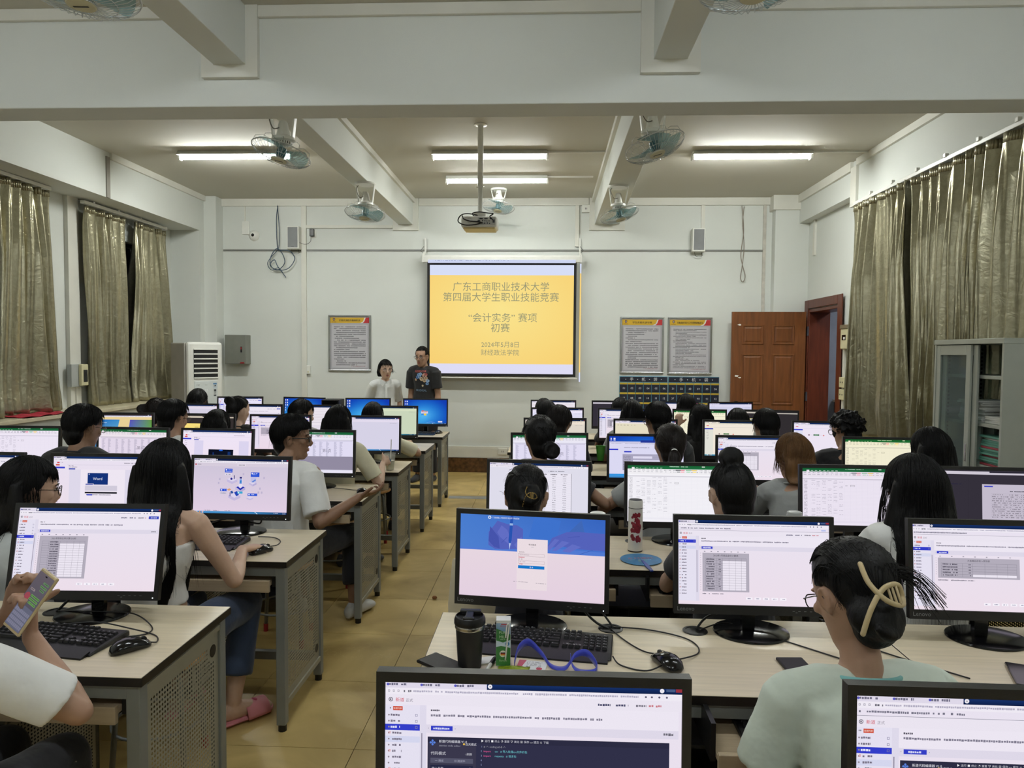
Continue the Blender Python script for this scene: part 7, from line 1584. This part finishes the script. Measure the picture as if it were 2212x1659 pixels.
# ------------------------------------------------------------------ wall fittings
def speaker(label, x, z):
    t = thing('wall_speaker', label, 'speaker', (x, YF, z), 0, 'small wall speakers')
    obj('speaker_cabinet', G().box(-.085, .085, -.13, -.012, -.155, .155), M_white, t, bevel=.010); obj('speaker_grille', G().box(-.068, .068, -.134, -.129, -.135, .138), mat('grille_grey', (150, 152, 154), .5, .3, bump=.5, bscale=500), t, bevel=.002)
    obj('wall_plate', G().box(-.05, .05, -.012, 0, -.10, .10), M_dark, t); obj('speaker_badge', G().box(-.018, .018, -.136, -.133, -.128, -.120), M_btxt, t)
    obj('terminal_wires', G().tube(bez([(-.04, -.06, -.155), (-.03, -.06, -.20), (.02, -.06, -.215), (.06, -.05, -.20), (.05, -.05, -.155)], 4), .003, 5), M_cab, t)
speaker('small white wall speaker beside the black adapter, left', -3.482, 3.197); speaker('small white wall speaker above the framed notices, right', 1.993, 3.165)
t = thing('power_adapter', 'black plug adapter in a white socket right of the left speaker', 'adapter', (-3.25, YF, 3.27)); obj('socket_plate', G().box(-.03, .06, -.012, 0, -.06, .05), M_white, t, bevel=.003); obj('adapter_block', G().box(-.025, .035, -.06, -.012, -.045, .055), M_gloss, t, bevel=.005)
cable('thin black wire from adapter to the left speaker', [(-3.25, 9.70, 3.22), (-3.26, 9.70, 3.15), (-3.32, 9.68, 3.11), (-3.40, 9.66, 3.13)], .003)
t = thing('dome_camera', 'white dome camera with a dark lens on the front wall', 'camera', (-4.066, YF, 3.241)); o = obj('camera_dome', G().lathe([(.075, 0), (.074, .012), (.060, .030), (.045, .052), (.02, .062), (.001, .064)], n=28), M_white, t, smooth='auto'); o.rotation_euler = (R(90), 0, 0)
obj('camera_lens', G().ell((0, -.055, 0), (.024, .016, .024)), M_gloss, t, smooth=True)
obj('junction_box', G().box(-.05, .05, -.03, 0, -.09, .09), M_white, bevel=.004, label='white flat junction box left of the dome camera', cat='box', loc=(-4.18, YF, 3.345))
cb_ = mat('blue_grey_cord', (52, 74, 96), .5)
cable('blue network cord hanging from the ceiling with a coiled end', [(-3.72, 9.73, 3.66), (-3.74, 9.72, 3.45), (-3.73, 9.72, 3.10), (-3.70, 9.71, 3.04), (-3.55, 9.70, 3.02), (-3.48, 9.70, 2.92), (-3.55, 9.70, 2.80), (-3.66, 9.70, 2.76), (-3.80, 9.70, 2.80), (-3.82, 9.70, 2.92), (-3.74, 9.70, 3.05), (-3.66, 9.70, 3.0), (-3.62, 9.70, 2.86), (-3.72, 9.69, 2.76), (-3.82, 9.69, 2.83), (-3.76, 9.69, 2.90), (-3.72, 9.69, 2.82), (-3.66, 9.69, 2.74), (-3.60, 9.69, 2.66)], .0055, cb_)
cable('second strand of the blue cord tied beside the first', [(-3.73, 9.73, 3.66), (-3.70, 9.72, 3.3), (-3.71, 9.71, 3.06), (-3.80, 9.70, 2.95), (-3.86, 9.70, 2.85), (-3.80, 9.69, 2.76), (-3.70, 9.69, 2.79), (-3.63, 9.69, 2.70)], .0045, cb_)
cable('thin pale cord with a loop hanging from the cornice at the right', [(2.57, 9.73, 3.63), (2.60, 9.73, 3.3), (2.57, 9.73, 3.0), (2.59, 9.72, 2.85), (2.63, 9.72, 2.70), (2.60, 9.72, 2.62), (2.57, 9.72, 2.68), (2.59, 9.72, 2.85), (2.61, 9.73, 3.1), (2.585, 9.73, 3.4), (2.60, 9.73, 3.62)], .005, mat('pale_cord', (140, 128, 116), .6))
for lb, x, z, w, h in (('small white socket under the cornice above the screen bracket', .50, 3.595, .11, .10), ('left white double socket low on the front wall beside the aisle', -.60, .295, .12, .09), ('right white double socket low on the front wall beside the aisle', -.47, .295, .12, .09)):
    t = thing('wall_socket', lb, 'socket', (x, YF-.03, z)); obj('socket_plate', G().box(-w/2, w/2, -.012, .03, -h/2, h/2), M_white, t, bevel=.003)
    g = G(); [g.box(-.012+k*.02, -.006+k*.02, -.0135, -.011, -.012, .012) for k in (0, 1)]; obj('socket_slot', g, M_dark, t)
t = thing('door_sensor', 'tiny white switch box on the wall pipe left of the lone notice', 'switch', (-3.303, YF, 1.403)); obj('switch_box', G().box(-.025, .025, -.05, 0, -.07, .05), M_white, t, bevel=.008); obj('switch_lens', G().cyl((0, -.052, -.04), (0, -.05, -.04), .012, n=12), M_cream, t)
t = thing('wall_box', 'grey steel electrical box mounted behind the air conditioner', 'electrical box', (-4.275, YF-.06, 1.665), 0); obj('box_shell', G().box(-.15, .145, -.10, .06, -.20, .20), mat('box_grey', (128, 130, 122), .5, .1), t, bevel=.004)
obj('box_door', G().box(-.147, .142, -.112, -.10, -.197, .197), mat('box_grey', (128, 130, 122), .5, .1), t, bevel=.003); l = obj('lock_plate', G().box(.075, .095, -.118, -.112, -.04, .04), M_dark, t); obj('lock_button', G().box(.078, .092, -.121, -.118, .0, .034), M_red, l); obj('maker_plate', G().box(.07, .125, -.115, -.112, -.192, -.172), M_red, t)
# breaker boxes
t = thing('breaker_box', 'cream and grey breaker box on the wall between the left curtains', 'breaker box', (XW+.06, 7.38, 1.37), 0)
obj('box_base', G().box(-.02, .03, -.13, .08, -.12, .12), M_pgrey, t, bevel=.004); obj('box_cover', G().box(.03, .07, -.02, .09, -.11, .12), M_cream, t, bevel=.010); obj('breaker_window', G().box(.069, .073, .005, .07, -.07, .06), M_gloss, t)
t = thing('breaker_box', 'cream breaker box between the doorway and the right curtain', 'breaker box', (XR-.04, 8.26, 1.85), 0)
obj('box_base', G().box(-.03, .04, -.10, .10, -.13, .10), M_cream, t, bevel=.010); obj('box_lid', G().prism([(-.105, .10), (.105, .10), (.09, .145), (-.09, .145)], -.04, .04, 'x'), mat('lid_brown', (120, 108, 84), .5), t, bevel=.004); obj('breaker_window', G().box(-.033, -.029, -.05, .05, -.03, .03), M_gloss, t); obj('breaker_switch', G().box(-.038, -.032, -.04, .0, -.022, .006), M_white, t)
for lb, z in (('upper cream socket box on the conduit beside the doorway', 1.34), ('lower cream socket box on the conduit beside the doorway', 1.20)):
    t = thing('socket_box', lb, 'socket', (XR-.03, 8.32, z), 0); obj('socket_body', G().box(-.03, .03, -.07, .07, -.06, .06), M_cream, t, bevel=.005); g = G(); [g.cyl((-.032, y_, 0), (-.030, y_, 0), .009, n=10) for y_ in (-.03, .03)]; obj('socket_hole', g, M_dark, t)
# air conditioner
t = thing('air_conditioner', 'white floor-standing air conditioner with six open vents', 'air conditioner', (-4.27, 8.62, 0), R(55))
obj('side_shell', G().box(-.235, .225, -.03, .30, 0, 1.74), mat('ac_side', (168, 164, 156), .45), t, bevel=.012)
obj('front_shell', G().box(-.225, .225, -.10, -.03, .05, 1.75), M_white, t, bevel=.030)
obj('vent_recess', G().box(-.155, .155, -.104, -.098, 1.30, 1.665), M_dark, t)
for k in range(7): obj('vent_blade', G().box(-.155, .155, -.112, -.096, 1.302+k*.0585, 1.320+k*.0585), M_white, t, bevel=.003)
g = G(); [g.box(-.155+k*.016, -.151+k*.016, -.101, -.099, 1.305, 1.66) for k in range(20)]; obj('inner_fins', g, mat('fin_grey', (70, 72, 74), .5), t)
obj('front_panel', G().box(-.150, .150, -.108, -.10, .10, 1.275), mat('ac_glass', (222, 228, 228), .15), t, bevel=.004)
s = Sheet(30, 60, .28); s.dash(1.5, 3, 4.5, .6, (110, 110, 112), 1); s.dash(1.5, 4, 4, .6, (130, 130, 132)); s.dash(13, 3.6, 3.4, .6, (90, 90, 92), 1); s.rect(24.5, 1.5, 29.5, 3.4, (90, 140, 190)); s.rect(24.5, 3.4, 29.5, 9, (200, 212, 220)); s.layer()
s.text('25', 15.0, 11, 4.2, (250, 252, 255)); s.dash(13.8, 13.6, 2.4, .7, (250, 252, 255), 1); s.frame(11, 16.5, 17.5, 18, (180, 184, 186), .2); s.frame(11, 19, 17.5, 20, (180, 184, 186), .2)
for a in ((25.3, 4.2, 28.6, 6), (25.5, 10, 28.8, 13), (25.5, 14.4, 28.6, 15.4), (25.2, 17, 28.8, 19)): s.rect(*a, (88, 92, 96))
s.text('SC', 26.2, 5, 1.8, (240, 240, 240)); o = obj('panel_print', s.data('panel_print', M_print), None, t); o.location = (0, -.1084, .98)
obj('base_plinth', G().box(-.23, .22, -.09, .30, 0, .05), M_dark, t)
# filing cabinet with sliding glass doors
CX0, CX1, CY0, CY1, CH = 2.86, 3.25, 4.62, 5.42, 1.765
t = thing('filing_cabinet', 'grey steel filing cabinet with sliding glass doors beside the right curtain', 'cabinet', (0, 0, 0), 0); M_fc = mat('cabinet_grey', (160, 164, 154), .4, .15, var=.04)
th = .02
obj('side_sheet', G().box(CX0, CX1, CY0, CY0+th, 0, CH), M_fc, t); obj('side_sheet', G().box(CX0, CX1, CY1-th, CY1, 0, CH), M_fc, t)
obj('top_sheet', G().box(CX0-.006, CX1, CY0-.004, CY1+.004, CH-.035, CH), M_fc, t, bevel=.003); obj('back_sheet', G().box(CX1-.012, CX1, CY0+th, CY1-th, 0, CH-.035), M_fc, t); obj('bottom_sheet', G().box(CX0, CX1-.012, CY0+th, CY1-th, .04, .06), M_fc, t)
SH = (.62, .955, 1.02+.33)
for z in (.34, .62, .91, 1.19, 1.51): obj('shelf', G().box(CX0+.05, CX1-.012, CY0+th, CY1-th, z-.012, z+.012), M_fc, t, bevel=.003)
g = G()
for y_ in (CY0+th+.003, CY1-th-.003):
    for k in range(56): g.box(CX0+.09, CX0+.10, y_-.002, y_+.002, .15+k*.028, .165+k*.028); g.box(CX1-.07, CX1-.06, y_-.002, y_+.002, .15+k*.028, .165+k*.028)
tag(obj('shelf_slot', g, M_dark, t), kind='stuff')
M_cg = glass('cabinet_glass', (.72, .78, .77), .03, .08)
for k, (y0, y1, x_) in enumerate(((4.98, 5.40, CX0+.012), (4.93, 5.35, CX0+.030))):
    d_ = obj('sliding_door', G().box(x_-.008, x_+.008, y0, y0+.05, .06, CH-.04).box(x_-.008, x_+.008, y1-.05, y1, .06, CH-.04).box(x_-.008, x_+.008, y0+.05, y1-.05, CH-.11, CH-.04).box(x_-.008, x_+.008, y0+.05, y1-.05, .06, .14), M_fc, t, bevel=.002)
    obj('door_glass', G().box(x_-.002, x_+.002, y0+.05, y1-.05, .14, CH-.11), M_cg, d_); obj('finger_pull', G().box(x_-.011, x_-.008, (y0+.016) if k == 0 else y1-.034, (y0+.034) if k == 0 else y1-.016, .93, 1.05), M_chrome, d_, bevel=.002)
rg = random.Random(3)
M_teal = mat('teal_folder', (92, 148, 130), .5); M_pap = mat('paper_white', (206, 206, 200), .7); M_rfo = mat('red_folder', (150, 50, 60), .5)
for k in range(14):
    o = obj('document_folder', G().box(-.13, .13, -.14, .14, 0, .0135), (M_teal if k % 4 else (M_rfo if k < 9 else M_pap)), bevel=.002, label='flat file folder in the teal stack on the lower cabinet shelf', cat='folder', group='folders stacked on the lower cabinet shelf', loc=(3.06+rg.uniform(-.012, .012), 4.80+rg.uniform(-.012, .012), 0.923+k*.0142), rz=rg.uniform(-.06, .06))
for k in range(12):
    o = obj('paper_bundle', G().box(-.12, .12, -.13, .13, 0, .0115), M_pap, bevel=.0015, label='flat sheaf of papers in the pile on the middle cabinet shelf', cat='papers', group='papers piled on the middle cabinet shelf', loc=(3.06+rg.uniform(-.015, .015), 5.10+rg.uniform(-.015, .015), 1.203+k*.012), rz=rg.uniform(-.12, .12))
for k in range(4): obj('paper_bundle', G().box(-.12, .12, -.12, .12, 0, .0115), M_pap, bevel=.0015, label='flat sheaf in the low pile right on the middle cabinet shelf', cat='papers', group='low paper pile on the middle shelf', loc=(3.06, 4.80, 1.203+k*.012), rz=rg.uniform(-.1, .1))
obj('display_folder', G().box(-.10, .10, -.006, .006, 0, .21), mat('pale_blue_card', (160, 172, 190), .5), bevel=.001, label='upright pale blue folder standing at the right of the middle cabinet shelf', cat='folder', loc=(3.08, 4.72, 1.252))
for k in range(3): obj('loose_paper', G().box(-.008, .008, -.06, .06, 0, .26-.03*k), M_pap, label='upright white papers leaning behind the cabinet glass', cat='papers', group='upright papers behind the glass', loc=(3.05+.05*k, 5.2-.06*k, .923), rz=.1*k)
# debris on the aisle floor
o = obj('crumpled_scrap', G().ell((0, 0, .012), (.018, .014, .012), 7, 5), mat('dry_scrap', (150, 100, 60), .8), label='small brown crumpled scrap on the aisle floor', cat='scrap', loc=(-.735, 4.66, 0))
